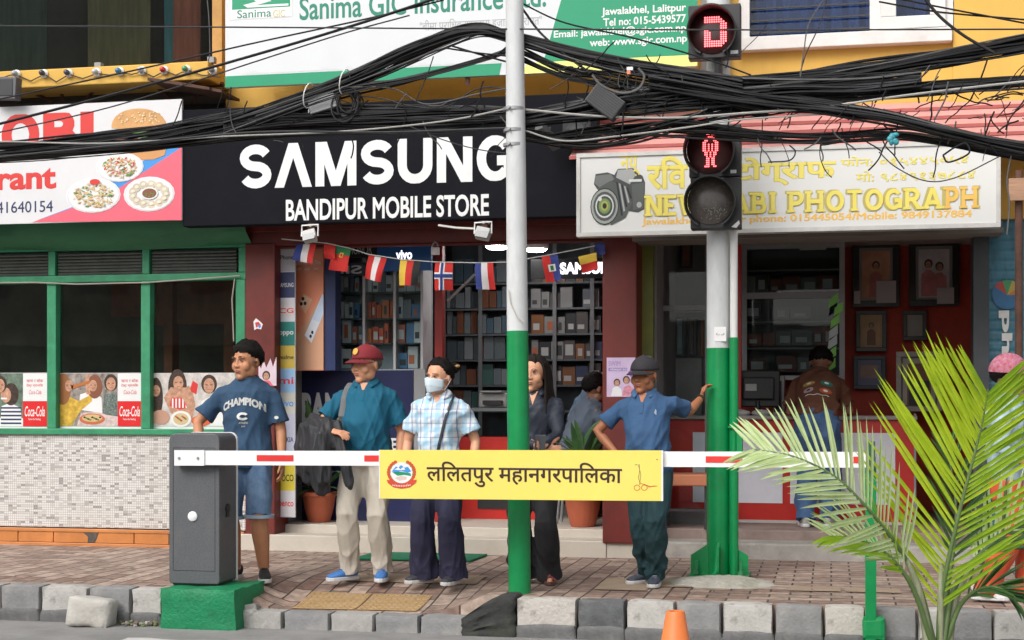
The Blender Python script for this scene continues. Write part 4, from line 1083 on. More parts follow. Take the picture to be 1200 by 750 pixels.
def art_c(a, Y):
    prect(a, 178.5, 276, 437.5, 499.5, Y, C('art_pale', (.58,.54,.51), var=.4, scale=12), .0006)
    pdisc(a, 183, 466, 8, 22, Y-.0007, p_hair, .0008); face(a, 183, 458, 6, Y-.0016, False)
    ppoly(a, [(192,466),(200,454),(225,454),(229,475),(225,492),(200,484)], Y-.0014, p_skin, .0006)
    pdisc(a, 208, 454, 11, 20, Y-.0007, p_hair, .0006)
    ppoly(a, [(199,476),(201,466),(219,466),(220,478),(210,480)], Y-.0024, p_red, .0005)
    for k in range(5): prect(a, 201.5+k*4, 203.3+k*4, 467, 478, Y-.003, p_white, .0004)
    face(a, 209, 449, 7.5, Y-.0032, False); ppoly(a, [(212,462),(215,456),(221,452),(224,458),(226,480),(220,480)], Y-.0042, p_skin, .0005)
    ppoly(a, [(222,458),(226,446),(232,450),(230,462)], Y-.002, p_red, .0005)
    pdisc(a, 188, 489, 11, 8, Y-.0036, C('art_hand',(.50,.28,.2)), .0005); pdisc(a, 212, 491, 12, 9, Y-.0044, p_white, .0006); pdisc(a, 212, 491, 9, 6.5, Y-.0052, C('art_soup',(.62,.45,.25)), .0005)
    for k in range(10): pdisc(a, 206+k*1.3, 488+(k*7)%6, 1.4, 1, Y-.0058-.0001*k, (p_leaf,p_red,p_brown)[k%3], .0001, 7)
    face(a, 245, 452, 8, Y-.0016); ppoly(a, [(234,499),(236,470),(248,464),(262,470),(264,499)], Y-.0014, p_white, .0006); pdisc(a, 236, 493, 12, 6, Y-.0044, C('art_tom',(.6,.12,.04)), .0005)
cola_poster(-60, 56, (27,55.5), art_a, 'drink poster with a laughing woman in a striped top and a red panel')
cola_poster(67, 168, (138,167), art_b, 'drink poster of friends sharing pizza, one in mustard yellow')
cola_poster(178.5, 276, None, art_c, 'pale poster of a woman in red and white stripes eating, behind the youth')

# lilac poster on the maroon pillar
Y = YF-.101
t = thing('poster', 'lilac poster of two people in pink and white on the maroon pillar', 'poster', at(727,465,Y))
a = MB(); prect(a, 711, 744.5, 419, 465, Y, C('lilac_sheet', (.60,.46,.66), var=.15), .0015); a.build('sheet', None, t)
a = MB(); Yp = Y-.0016
ptext(a, 'SWIM', 713, 727, 423, 429, Yp, p_purple, bold=.01, depth=.0006); prect(a, 713, 735, 431, 435, Yp, p_purple, .0006); ptext(a, 'मोबाइल 50', 715, 734, 431.4, 434.6, Yp-.0007, p_white, depth=.0006)
ppoly(a, [(736,436),(744,430),(744,442),(738,441)], Yp, C('violet', (.25,.08,.38)), .0006)
for k in range(3): prect(a, 713, 731-k*4, 438+k*2.5, 439+k*2.5, Yp, p_lilac, .0006)
ppoly(a, [(716,464),(718,455),(723,452),(728,456),(729,464)], Yp, p_white, .0006); ppoly(a, [(729,464),(731,454),(737,451),(743,456),(744,464)], Yp, C('dusty_pink', (.62,.25,.33), var=.4, scale=40), .0006)
face(a, 723, 449, 3.4, Yp-.0007); face(a, 734, 446, 3.6, Yp-.0007)
a.build('picture', None, t)

# poster and sticker on the left maroon pillar
Y = YF-.041
t = thing('poster', 'white and pink poster with ragged edge on the left maroon pillar', 'poster', at(313,452,Y))
a = MB(); ppoly(a, [(303,452),(303,427),(306,432),(309,422),(312,431),(317,420),(320,430),(324,418),(324,452)], Y, C('pink_white', (.68,.55,.62), var=.2), .0015); face(a, 312, 441, 4, Y-.0016); ppoly(a, [(306,452),(308,446),(316,446),(320,452)], Y-.0016, p_pink, .0006); a.build('sheet', None, t)
t = thing('sticker', 'small torn red and blue sticker on the left maroon pillar', 'sticker', at(303,386,Y))
a = MB(); ppoly(a, [(297,377),(300,373),(304,376),(308,380),(306,386),(301,385),(298,387)], Y, p_white, .001); ppoly(a, [(299,378),(303,377),(306,381),(300,384)], Y-.0011, p_red, .0006); ppoly(a, [(301,380),(306,382),(304,385)], Y-.0018, p_blue, .0004); a.build('sheet', None, t)
# ================================================================== phone shop: boards, showcases, stock
Y = 12.55
t = thing('brand_banner', 'tall narrow banner of stacked phone maker names beside the left pillar', 'banner', at(335,606,Y))
a = MB(); a.box(X(325,Y), X(346,Y), Y, Y+.02, Z(335,606,Y), Z(335,284,Y)); a.build('board', M('banner_white', (.55,.55,.58), .5, .08, 3), t)
a = MB()
for (y0, y1, c, txt, tc, hh) in ((285,318,(.42,.41,.44),'iPhone',p_black,5),(319,349,(.02,.03,.10),'SAMSUNG',p_lgrey,5),(350,357,(.5,.5,.53),'',p_white,4),(357,371,(.55,.52,.52),'CG',p_red,6),(377,405,(.01,.16,.14),'oppo',p_lgrey,6),(405,432,(.52,.38,.06),'realme',p_black,5),(432,460,(.26,.45,.70),'mi',p_red,8),(460,485,(.50,.50,.44),'vivo',p_blue,8),(485,545,(.44,.46,.58),'NOKIA',p_navy,6),(545,575,(.60,.50,.04),'POCO',p_black,8),(575,604,(.58,.57,.60),'benco',p_red,8)):
    prect(a, 325.5, 345.5, y0, y1, Y, C('brand_%d' % y0, c, var=.12), .001)
    if txt: ptext(a, txt, 327, 344, (y0+y1)/2-hh/2, (y0+y1)/2+hh/2, Y-.0011, tc, bold=.02, depth=.001)
a.build('panel', None, t)
Y = 12.75
t = thing('light_box', 'tall orange advertising box showing two phones, navy side panel', 'advertisement', at(362,435,Y))
a = MB(); a.box(X(345.5,Y), X(379,Y), Y, Y+.2, Z(362,434,Y), 2.95); a.build('box', M('orange_ad', (.85,.24,.11), .4, .12, 2, c2=(.80,.36,.24)), t)
a = MB(); a.box(X(379,Y)+.003, X(392,Y), Y+.02, Y+.18, Z(362,434,Y), 2.95); a.build('side_panel', M('navy_side', (.02,.035,.12), .4), t)
a = MB()
ppoly(a, [(346,395),(379,345),(379,433),(346,433)], Y, C('ad_peach', (.66,.36,.22)), .0008)
ppoly(a, [(350,357),(356,344),(366,351),(358,368)], Y-.001, C('ad_gold', (.78,.45,.28)), .0008); ppoly(a, [(351.5,357),(356.5,346),(361,349),(355.5,361)], Y-.0018, C('ad_gold2',(.80,.55,.38)), .0008)
for x, y in ((355,350),(353,356),(357.5,355.5)): pdisc(a, x, y, 1.8, 2.2, Y-.0028, p_black, .0006, 10)
ppoly(a, [(357,393),(378,344),(379,345),(379,368),(365,402)], Y-.001, C('ad_blue', (.55,.66,.82)), .0008); ppoly(a, [(357,393),(366,374),(374,378),(365,402)], Y-.0018, C('ad_white', (.72,.76,.84)), .0008)
for x, y in ((364,394),(366,389.5)): pdisc(a, x, y, 1.5, 2, Y-.0028, p_black, .0006, 10)
ptext(a, 'Let it Flow On Time', 346.5, 376, 305, 310, Y, p_white, bold=.01, depth=.001)
for k in range(3): ptext(a, '50MP', 347+k*10, 353+k*10, 314, 317, Y, p_white, depth=.001)
a.build('picture', None, t)

def signlet(name, label, px0, px1, py0, py1, Y, back, txt, tx, lit=0, bold=.03, mirror=False, tc=None):
    t = thing(name, label, 'sign', at((px0+px1)/2, py1, Y))
    a = MB(); a.box(X(px0,Y), X(px1,Y), Y, Y+.06, Z((px0+px1)/2,py1,Y), Z((px0+px1)/2,py0,Y)); a.build('board', back, t)
    a = MB()
    m = M('lit_white', (.85,.85,.95), .5, 0, emit=1.3) if lit else (tc or p_white)
    b = tx if not mirror else (tx[1], tx[0], tx[2], tx[3])
    ptext(a, txt, *b, Y, m, bold=bold); a.build('lettering', None, t)
signlet('brand_sign', 'black sign with thin pale capitals HONOR over the glass showcase', 394, 442, 283, 302, 13.05, black_plastic, 'HONOR', (409,436,287,298), bold=.0, tc=p_lgrey)
signlet('brand_sign', 'blue sign with white vivo lettering over the glass showcase', 442, 505, 284, 317, 13.0, M('vivo_blue', (.02,.13,.42), .4, .3, 2), 'vivo', (464,483,293,304), lit=1, bold=.03)
signlet('brand_sign', 'reflected lettering below the HONOR sign, modelled as a dim mirrored strip', 390, 427, 308, 323, 13.1, M('reflection_strip', (.03,.035,.06), .3), 'Sili', (392,424,311,321), bold=.02, mirror=True, tc=p_lgrey)  # a reflection in the glass, modelled as a strip with reversed letters
signlet('brand_sign', 'black lit sign with white capitals inside the shop by the right pillar', 622, 712, 303, 326, 14.6, black_plastic, 'SAMSUNG', (656,727,307,321), lit=1, bold=.05)

rnd = random.Random(11)
BOXC = [(.55,.56,.58),(.40,.41,.43),(.62,.62,.62),(.10,.11,.13),(.20,.30,.36),(.50,.12,.05),(.06,.08,.16),(.34,.33,.34)]
def shelf_boxes(px0, px1, pys, Y, cols, label, group, hs, wpx=(5,9), dense=.92, name='phone_box', cat='phone box'):
    """stock standing on shelves; pys = the photo height of each shelf top"""
    for si, py in enumerate(pys):
        z = Z((px0+px1)/2, py, Y)+.003
        x = X(px0, Y); xe = X(px1, Y); k = mpp((px0+px1)/2, Y)
        while x < xe-.03:
            w_ = rnd.uniform(*wpx)*k; h = rnd.uniform(*hs)*k
            if x+w_ > xe: break
            if rnd.random() < dense:
                c = cols[si % len(cols)] if isinstance(cols[0], list) else cols
                c = rnd.choice(c)
                a = MB(); m = M('stock_%02d%02d%02d' % tuple(int(q*99) for q in c), c, .4, .1, 9)
                yo_ = rnd.uniform(0,.03)
                a.box(x+.003, x+w_-.003, Y+yo_, Y+yo_+.09, z, z+h, m)
                # printed face
                if name != 'packet' and rnd.random() < .75:
                  lc = p_white if sum(c) < .9 else rnd.choice([p_navy, p_dkgrey, p_orange])
                  a.box(x+w_*rnd.uniform(.1,.3), x+w_*rnd.uniform(.6,.9), Y+yo_-.0015, Y+yo_-.0003, z+h*.2, z+h*rnd.uniform(.4,.8), lc)
                o = a.build(name)
                tag(o, label[si % len(label)], cat, group)
            x += w_+.002
# glass showcase on the left
Y = 13.2
sc = thing('showcase', 'glass fronted wall showcase with phone boxes above the navy lettered panel', 'showcase', at(443,434,Y))
a = MB()
zb, ztop = Z(443,433,Y), 2.95
a.box(X(392,Y), X(497,Y), Y+.28, Y+.30, zb, ztop); a.box(X(390,Y), X(498,Y), Y-.02, Y+.3, zb-.035, zb)
a.build('back_panel', M('showcase_back', (.5,.54,.57), .5, .2, 3), sc)
a = MB()
for q in (392,427,463,495): a.box(X(q,Y)-.012, X(q,Y)+.012, Y-.02, Y+.28, zb+.001, ztop)
a.build('divider', M('pale_frame', (.50,.50,.52), .4, .1, 5), sc)
a = MB()
for q in (342,373,402): a.box(X(392,Y)+.013, X(495,Y)-.013, Y, Y+.275, Z(443,q,Y)-.012, Z(443,q,Y))
a.build('shelf', M('glass_shelf', (.09,.11,.12), .2, .1, 4), sc)
a = MB(); a.box(X(392,Y)+.013, X(495,Y)-.013, Y-.01, Y-.005, zb+.001, ztop); a.build('glass_front', glass('showcase_glass', (.88,.92,.92), .5), sc)
cw = [(.72,.76,.78),(.80,.82,.84),(.22,.25,.30),(.6,.63,.66),(.35,.45,.52),(.60,.17,.10),(.12,.28,.52),(.75,.77,.78)]; co_ = [(.75,.14,.04),(.68,.11,.04),(.78,.22,.07)]
shelf_boxes(394, 426, (342,373,402,432), Y+.06, cw, ['pale phone box in the left bay of the glass showcase'], 'boxes in the left bay of the showcase', (15,26), (5,12), 1.0)
shelf_boxes(429, 462, (342,), Y+.06, cw, ['pale phone box on the highest shelf of the middle showcase bay'], 'boxes in the middle bay of the showcase', (15,24), (6,12), 1.0)
shelf_boxes(429, 462, (373,402), Y+.06, co_, ['bright orange phone box in the middle showcase bay'], 'orange boxes in the showcase', (15,22))
shelf_boxes(465, 494, (342,373,402,432), Y+.06, cw, ['grey phone box in the right showcase bay beside the red post'], 'boxes in the right bay of the showcase', (15,26), (5,12), 1.0)
# navy lettered panel under it
Y = 13.15
t = thing('counter_panel', 'navy counter front with big silver letters, partly hidden by plant and man', 'counter', at(415,602,Y))
a = MB(); a.box(X(347,Y), X(484,Y), Y, Y+.4, .206, Z(415,434,Y)); a.build('body', M('navy_panel', (.012,.016,.075), .35, .2, 3), t)
a = MB(); a.box(X(484,Y)+.003, X(498,Y), Y+.01, Y+.4, .206, Z(490,432,Y)); a.build('side_panel', M('grey_side', (.28,.28,.29), .5, .1, 4), t)
a = MB(); sv = M('silver_letter', (.75,.75,.75), .5, .1, 9)
ptext(a, 'BANDIPUR', 353, 466, 460, 499, Y, sv, bold=.05); ptext(a, 'MOBILE STORE', 354, 466, 513, 528, Y, sv, bold=.03)
a.build('lettering', None, t)
# red counter with glass top in the middle
Y = 13.6
t = thing('glass_counter', 'red based sales counter inside the phone shop behind the masked woman', 'counter', at(560,605,Y))
a = MB(); a.box(X(499,Y), X(640,Y), Y, Y+.5, .206, Z(560,512,Y)); a.build('base', red_paint, t)
a = MB(); a.box(X(560,Y), X(640,Y), Y-.012, Y-.001, .3, Z(560,560,Y)); a.build('dark_panel', black_plastic, t)
a = MB(); a.box(X(499,Y), X(640,Y), Y+.01, Y+.49, Z(560,511,Y), Z(560,482,Y)); a.build('glass_case', glass('case_glass', (.75,.82,.84), .6), t)
a = MB(); a.box(X(499,Y), X(640,Y), Y-.01, Y+.5, Z(560,482,Y)+.001, Z(560,478,Y)); a.build('counter_top', M('counter_glass_top', (.20,.22,.23), .2, .1, 3), t)
zc = Z(560,478,Y)
t = thing('printer', 'pale grey boxy printer on the glass counter beside the green pole', 'printer', (X(577,Y+.1), Y+.1, zc))
a = MB(); a.box(X(561,Y+.05), X(594,Y+.05), Y+.05, Y+.4, zc+.002, zc+.14); a.build('body', M('printer_plastic', (.42,.42,.41), .5, .06, 5), t, bevel=.015)
a = MB(); a.box(X(564,Y+.05), X(590,Y+.05), Y-.02, Y+.3, zc+.142, zc+.16); a.build('lid', M('printer_lid', (.30,.31,.32), .4), t, bevel=.008)
a = MB(); a.obox((X(577,Y), Y+.03, zc+.05), (.09,0,0), (0,.05,.0), (0,0,.02)); a.build('paper_slot', black_plastic, t)
# rear shelves
Y = 15.4
t = thing('shelf_unit', 'dark steel shelf unit of packaged goods at the back of the phone shop', 'shelf', (X(610,Y), Y, .2))
a = MB(); a.box(X(520,Y), X(745,Y), Y+.36, Y+.4, .206, 3.05); a.build('back_panel', M('shelf_back', (.11,.14,.16), .6, .3, 3), t)
a = MB()
for q in (331,361,391,421,451,481): a.box(X(520,Y), X(745,Y), Y, Y+.355, Z(600,q,Y)-.02, Z(600,q,Y))
a.build('shelf', M('shelf_steel', (.18,.20,.22), .5, .2, 4), t)
a = MB()
for q in (520,563,606,650,694,740): a.box(X(q,Y)-.02, X(q,Y)+.02, Y-.012, Y-.0, .206, 3.05)
a.build('upright', M('shelf_upright', (.28,.29,.31), .5, .2, 4), t)
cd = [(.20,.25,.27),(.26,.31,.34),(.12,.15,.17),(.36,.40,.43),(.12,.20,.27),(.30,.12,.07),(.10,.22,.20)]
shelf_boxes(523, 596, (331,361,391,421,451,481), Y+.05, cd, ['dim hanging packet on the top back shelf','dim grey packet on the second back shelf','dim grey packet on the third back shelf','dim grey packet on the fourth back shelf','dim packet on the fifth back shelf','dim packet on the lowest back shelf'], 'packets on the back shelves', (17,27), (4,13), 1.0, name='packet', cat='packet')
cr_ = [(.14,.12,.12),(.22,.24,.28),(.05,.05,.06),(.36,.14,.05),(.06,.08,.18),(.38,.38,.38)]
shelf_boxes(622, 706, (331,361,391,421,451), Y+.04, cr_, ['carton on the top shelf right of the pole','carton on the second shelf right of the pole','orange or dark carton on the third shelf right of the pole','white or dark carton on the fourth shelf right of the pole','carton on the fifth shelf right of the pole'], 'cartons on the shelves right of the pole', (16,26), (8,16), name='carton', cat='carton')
# ceiling lamps
for px, py, Y, lb in ((583,289,13.6,'round white ceiling lamp in the phone shop, the one by the pole top'),(628,292,14.6,'round white ceiling lamp deeper in the phone shop')):
    c = at(px, py, Y)
    t = thing('ceiling_lamp', lb, 'ceiling lamp', c, 'ceiling lamps in the phone shop')
    a = MB(); a.lathe([(.11,.0),(.13,.02),(.13,.05)], c, 24); a.build('housing', white_metal, t, smooth=40)
    a = MB(); a.lathe([(.02,-.03),(.08,-.022),(.11,-.002)], c, 24); a.build('diffuser', M('lamp_glow', (1,.98,.95), .5, 0, emit=36), t, smooth=True)
    a = MB(); a.tube([c+Vector((0,0,.05)), (c.x, c.y, 3.1)], .012, 6); a.build('rod', white_metal, t)
# white tube and padlock
mb = MB(); mb.tube([at(524,353,13.4), at(556,322,13.4)], .013, 6); tag(mb.build('metal_strut', M('strut_pale', (.5,.5,.5), .4), smooth=True), 'slanting pale metal strut behind the striped flags', 'strut')
c = at(510,292,12.35)
t = thing('padlock', 'small grey padlock hanging at the middle of the shop opening', 'padlock', c)
a = MB(); a.box(c.x-.035, c.x+.035, c.y-.012, c.y+.012, c.z-.05, c.z+.015); a.build('body', M('lock_grey', (.45,.40,.40), .4, .2, 9), t, bevel=.006)
a = MB(); a.tube([(c.x+.024*math.cos(R(q)), c.y, c.z+.015+.045*math.sin(R(q))) for q in range(0,181,20)], .006, 6); a.build('shackle', steel_grey, t, smooth=True)

# ================================================================== photo shop: cabinet, frames, things on the counter
Y = 14.6
t = thing('glass_cabinet', 'grey framed glass cabinet of dim goods behind the photo shop counter', 'cabinet', at(930,440,Y))
x0, x1, z0, z1 = X(869,Y), X(990,Y), Z(930,445,Y), Z(930,285,Y)
a = MB()
for (p, q, r, s) in ((x0,x1,z0,z0+.04),(x0,x1,z1-.05,z1),(x0,x0+.05,z0+.041,z1-.051),(x1-.05,x1,z0+.041,z1-.051),(x0+.051,x1-.051,Z(930,346,Y)-.03,Z(930,346,Y)+.03)): a.box(p, q, Y, Y+.06, r, s)
a.build('frame', M('alu_frame', (.36,.36,.38), .45, .15, 5, metal=.3), t)
a = MB(); a.box(x0, x1, Y+.40, Y+.44, z0, z1); a.box(x0,x0+.03,Y+.07,Y+.4,z0,z1); a.box(x1-.03,x1,Y+.07,Y+.4,z0,z1); a.build('carcass', M('cabinet_inside', (.16,.17,.18), .6, .2, 3), t)
a = MB()
for q in (315,376,407): a.box(x0+.05, x1-.05, Y+.07, Y+.39, Z(930,q,Y)-.012, Z(930,q,Y))
a.build('shelf', M('cab_shelf', (.36,.37,.38), .4, .1, 4), t)
a = MB(); a.box(x0+.05, x1-.05, Y+.02, Y+.026, z0+.04, z1-.05); a.build('glass_front', glass('cabinet_glass', (.75,.8,.8), .55), t)
cc = [(.24,.05,.03),(.20,.20,.20),(.38,.09,.05),(.09,.07,.07),(.45,.42,.38)]
shelf_boxes(874, 985, (343,374,405,436), Y+.12, cc, ['dark album on the top cabinet shelf','dim red album on the second cabinet shelf','dim box on the third cabinet shelf','red goods on the lowest cabinet shelf'], 'albums in the glass cabinet', (14,22), (10,26), .75, name='album', cat='album')
def frame(px0, px1, py0, py1, Y, bw, wood, mat_c, art, label, extra=None):
    pm = (px0+px1)/2; c = at(pm, py1, Y)
    t = thing('picture_frame', label, 'picture', c, 'picture frames in the photo shop')
    x0, x1, z0, z1 = X(px0,Y), X(px1,Y), Z(pm,py1,Y), Z(pm,py0,Y); k = mpp(pm,Y)*bw
    a = MB(); a.box(x0, x1, Y-.03, Y, z0, z0+k); a.box(x0, x1, Y-.03, Y, z1-k, z1); a.box(x0, x0+k, Y-.0295, Y-.0005, z0+k, z1-k); a.box(x1-k, x1, Y-.0295, Y-.0005, z0+k, z1-k)
    a.build('frame', wood, t, bevel=.004)
    a = MB(); a.box(x0+k, x1-k, Y-.008, Y-.001, z0+k, z1-k, mat_c); Ya = Y-.0085
    art(a, Ya, px0+bw, px1-bw, py0+bw, py1-bw); a.build('picture', None, t)
def portrait(back, cloth, n=1):
    def f(a, Y, u0, u1, v0, v1):
        w_, h = u1-u0, v1-v0
        prect(a, u0+w_*.08, u1-w_*.08, v0+h*.05, v1-h*.04, Y, back, .001)
        for i in range(n):
            cx = u0+w_*(.5+(i-(n-1)/2)*.3); cy = v0+h*(.34+.05*(i % 2))
            ppoly(a, [(cx-w_*.2,v1-h*.06),(cx-w_*.19,cy+h*.18),(cx-w_*.06,cy+h*.1),(cx+w_*.06,cy+h*.1),(cx+w_*.19,cy+h*.18),(cx+w_*.2,v1-h*.06)], Y-.0011-.0008*i, cloth, .0006)
            face(a, cx, cy, w_*.1, Y-.002-.002*i)
    return f
fblack = M('frame_black', (.018,.018,.018), .35, .2, 6); fgold = M('frame_gold', (.45,.30,.14), .45, .2, 6); fsil = M('frame_silver', (.45,.42,.38), .5, .2, 8)
Yw = 15.18
frame(999, 1054, 283, 360, Yw, 8, fblack, C('mount1',(.30,.28,.26)), portrait(C('pt1',(.66,.33,.19),var=.3), C('pt1b',(.6,.2,.17),var=.4)), 'large black framed portrait of one person with a pale card at its corner')
frame(1065, 1124, 281, 359, Yw, 8, fblack, C('mount2',(.28,.28,.29)), portrait(C('pt2',(.65,.63,.66),var=.3), C('pt2b',(.65,.25,.25),var=.4), 2), 'large black framed portrait of two people')
frame(1003, 1039, 364, 412, Yw, 5, fblack, fgold, portrait(C('pt3',(.55,.33,.15),var=.3), p_brown), 'small black frame with a gold inner edge')
frame(1058, 1086, 364, 399, Yw, 5, fblack, C('mount4',(.38,.34,.28)), lambda a, Y, u0, u1, v0, v1: prect(a, u0+4, u1-4, v0+5, v1-5, Y, p_grey, .001), 'small black frame with a cream mount around a grey picture')
frame(1000, 1038, 417, 456, Yw, 5, M('frame_blue', (.03,.04,.07), .4), C('mount5',(.14,.16,.26)), lambda a, Y, u0, u1, v0, v1: prect(a, u0+3, u1-4, v0+6, v1-8, Y, C('pt5',(.35,.2,.17),var=.4), .001), 'dark blue framed group picture above the counter')
frame(1050, 1104, 412, 482, 14.6, 6, fsil, C('mount6',(.10,.09,.085)), lambda a, Y, u0, u1, v0, v1: (prect(a, u0+2, u1-2, v0+2, v1-1, Y, fsil, .004), prect(a, u0+7, u1-7, v0+8, v1-1, Y-.0045, p_brown, .001), prect(a, u0+9, u1-9, v0+28, v1-1, Y-.006, p_black, .001)), 'big silvery stacked picture frame standing on the counter end')
frame(1140, 1153, 283, 345, Yw, 4, fblack, C('mount7',(.22,.2,.2)), lambda a, Y, u0, u1, v0, v1: prect(a, u0+1, u1-1, v0+20, v1-4, Y, p_lilac, .001), 'narrow black frame at the dark doorway edge')
# pale cards tucked into the big frames
for px0, px1, py0, py1, lb in ((1027,1050,329,355,'pale blank card tucked in the corner of the single portrait'),(1098,1118,337,356,'pale pink card tucked in the corner of the couple portrait'),(1001,1008,341,356,'narrow pale card at the lower corner of the single portrait')):
    a = MB(); prect(a, px0, px1, py0, py1, Yw-.032, C('card', (.62,.58,.60)), .002); tag(a.build('card'), lb, 'card')
# pictures behind the glass door
Y = 14.4
for i, (px0, px1, py0, py1, lb, cl) in enumerate(((769,780,287,335,'tan framed strip picture behind the door glass',(.22,.12,.06)),(797,812,281,315,'small dark framed picture high behind the door glass',(.16,.05,.03)),(774,786,365,420,'black framed tall picture behind the door, with brown strip',(.20,.08,.03)),(791,803,371,418,'black framed tall picture behind the door, with pale blue strip',(.22,.32,.36)),(806,816,371,418,'black framed tall picture behind the door, with grey strip',(.12,.11,.10)),(818,828,373,420,'black framed tall picture behind the door, with rusty strip',(.24,.07,.03)))):
    frame(px0, px1, py0, py1, Y, 3, fblack, C('dm%d' % i, cl), lambda a, Y, u0, u1, v0, v1: prect(a, u0+1, u1-1, v0+8, v1-8, Y, C('dmx%d' % i, tuple(q*1.3 for q in cl)), .001), lb)
t = thing('display_panel', 'dark display wall panel behind the photo shop door glass', 'panel', at(800,440,14.45))
a = MB(); a.box(X(752,14.45), X(835,14.45), 14.42, 14.46, zf, 2.8); a.build('board', M('display_panel', (.10,.10,.10), .6, .3, 3), t)
a = MB(); a.box(X(765,14.4), X(835,14.4), 14.39, 14.415, Z(795,366,14.4), Z(795,359,14.4)); a.box(X(765,14.4), X(822,14.4), 14.395, 14.415, zf, Z(795,420,14.4)); a.build('panel', M('pale_rail', (.30,.30,.29), .5, .2, 5), t)
# white price card on the cabinet
a = MB(); prect(a, 937, 968, 281, 293, 14.55, C('pale_board', (.33,.34,.32)), .012); tag(a.build('sign_plate'), 'small grey notice plate at the top of the glass cabinet', 'notice')
# hanging green and silver safety strip
a = MB()
Y = 13.9
for i, (px, py, m_) in enumerate(((983,362,0),(979,376,0),(977,389,1),(976,401,1),(975,414,0),(974,428,0),(977,352,0))):
    a.add([at(px-6,py+9,Y+.01*i), at(px+5,py+2,Y+.01*i), at(px+5,py-9,Y+.01*i), at(px-5,py-1,Y+.01*i)], [(0,1,2,3)], C('neon_green', (.22,.62,.08)) if m_ == 0 else C('silver_tape', (.5,.55,.55)))
o = a.build('safety_vest'); tag(o, 'bright green and silver safety vest hanging at the cabinet edge', 'vest')
so_ = o.modifiers.new('thick', 'SOLIDIFY'); so_.thickness = .01
# on the counter: monitor, papers, can
Yc = YC+.2
t = thing('monitor', 'black computer monitor seen from behind on the photo shop counter', 'monitor', (X(890,Yc), Yc, zct))
a = MB(); a.box(X(862,Yc), X(914,Yc), Yc, Yc+.04, Z(890,477,Yc), Z(890,434,Yc)); a.obox(at(889,455,Yc-.03), (.14,0,0), (0,.03,0), (0,0,.10)); a.build('housing', black_plastic, t, bevel=.012)
a = MB(); a.box(X(874,Yc), X(887,Yc), Yc-.063, Yc-.06, Z(880,458,Yc), Z(880,450,Yc)); a.build('maker_plate', p_grey, t)
a = MB(); a.tube([(X(888,Yc), Yc+.02, zct+.01), (X(888,Yc), Yc+.02, Z(888,470,Yc))], .03, 10); a.lathe([(.13,0),(.12,.015)], (X(888,Yc),Yc+.02,zct+.001), 20); a.build('stand', black_plastic, t)
t = thing('computer_case', 'white edged computer case beside the monitor on the counter', 'computer', (X(915,Yc), Yc, zct))
a = MB(); a.box(X(906,Yc+.1), X(919,Yc+.1), Yc+.1, Yc+.4, zct+.002, Z(912,440,Yc)); a.build('body', M('case_grey', (.40,.40,.40), .5, .1, 5), t, bevel=.008)
a = MB(); a.box(X(907,Yc+.1), X(916,Yc+.1), Yc+.092, Yc+.0985, zct+.03, Z(912,446,Yc)); a.build('front_panel', black_plastic, t)
for px, lb in ((868,'white mouse shaped lump of papers under the monitor, by the pole'),(892,'small pale paper heap under the monitor stand')):
    a = MB(); a.ball((X(px,YC+.05), YC+.05, zct+.02), (.09,.05,.035), 12, 6); tag(a.build('paper_heap', M('paper', (.45,.44,.43), .7), smooth=True), lb, 'papers')
t = thing('spray_can', 'red can standing on the counter beside the leaning customer', 'can', (X(926,YC+.1), YC+.1, zct))
a = MB(); a.lathe([(.03,0),(.032,.005),(.032,.14),(.02,.165)], (X(926,YC+.1),YC+.1,zct+.001), 16); a.build('body', red_paint, t, smooth=40)
a = MB(); a.lathe([(.012,.165),(.012,.19)], (X(926,YC+.1),YC+.1,zct+.001), 10); a.build('cap', p_white, t)
# ================================================================== poles, signals, barrier
galv = M('galvanised', (.56,.575,.58), .55, .12, 5, bump=.1, metal=0, dirt=.35, dirtc=(.36,.35,.33), dscale=4, stretch=(2,2,.6))
green_paint = M('green_pole_paint', (.0,.235,.065), .35, .14, 4, bump=.12, bscale=25, dirt=.45, dirtc=(.02,.10,.045), dscale=7, coat=.1)
Yp = 9.97
b = at(609, 694, Yp); b.z = 0
pole = thing('street_pole', 'tall grey steel pole painted green below, standing at the kerb in the middle', 'pole', b)
def pcx(py): return 609-6.0*(694-py)/694
zsplit = Z(606,388,Yp)
a = MB(); a.tube([at(pcx(y),y,Yp) for y in (388,160)]+[at(pcx(-160),-160,Yp)], [.072,.066,.055], 28); a.build('shaft', galv, pole, smooth=40)
a = MB(); P = [(pcx(694),0)]; a.tube([Vector((X(609,Yp),Yp,-.02)), at(pcx(540),540,Yp), at(pcx(388),388,Yp)], [.0765,.0748,.0735], 28); a.build('painted_base', green_paint, pole, smooth=40)
a = MB()
for z in (Z(603,128,Yp), Z(603,153,Yp), Z(604,170,Yp)):
    q = at(603,470,Yp); a.lathe([(.069,-.012),(.074,-.010),(.074,.010),(.069,.012)], (X(602.5,Yp),Yp,z), 24)
    a.tube([(X(603,Yp)-.02,Yp-.075,z),(X(603,Yp)-.02,Yp-.1,z)], .009, 8)
a.build('clamp', M('clamp_steel', (.33,.33,.34), .45, .2, 9, metal=.4), pole, smooth=40)
a = MB(); P = [at(596,340,Yp-.075)+Vector((0,0,0)), at(598,355,Yp-.08), at(606,372,Yp-.085), at(614,378,Yp-.07)]
a.tube(P, .004, 5); a.build('loose_wire', M('pale_wire', (.5,.47,.42), .6), pole, smooth=True)

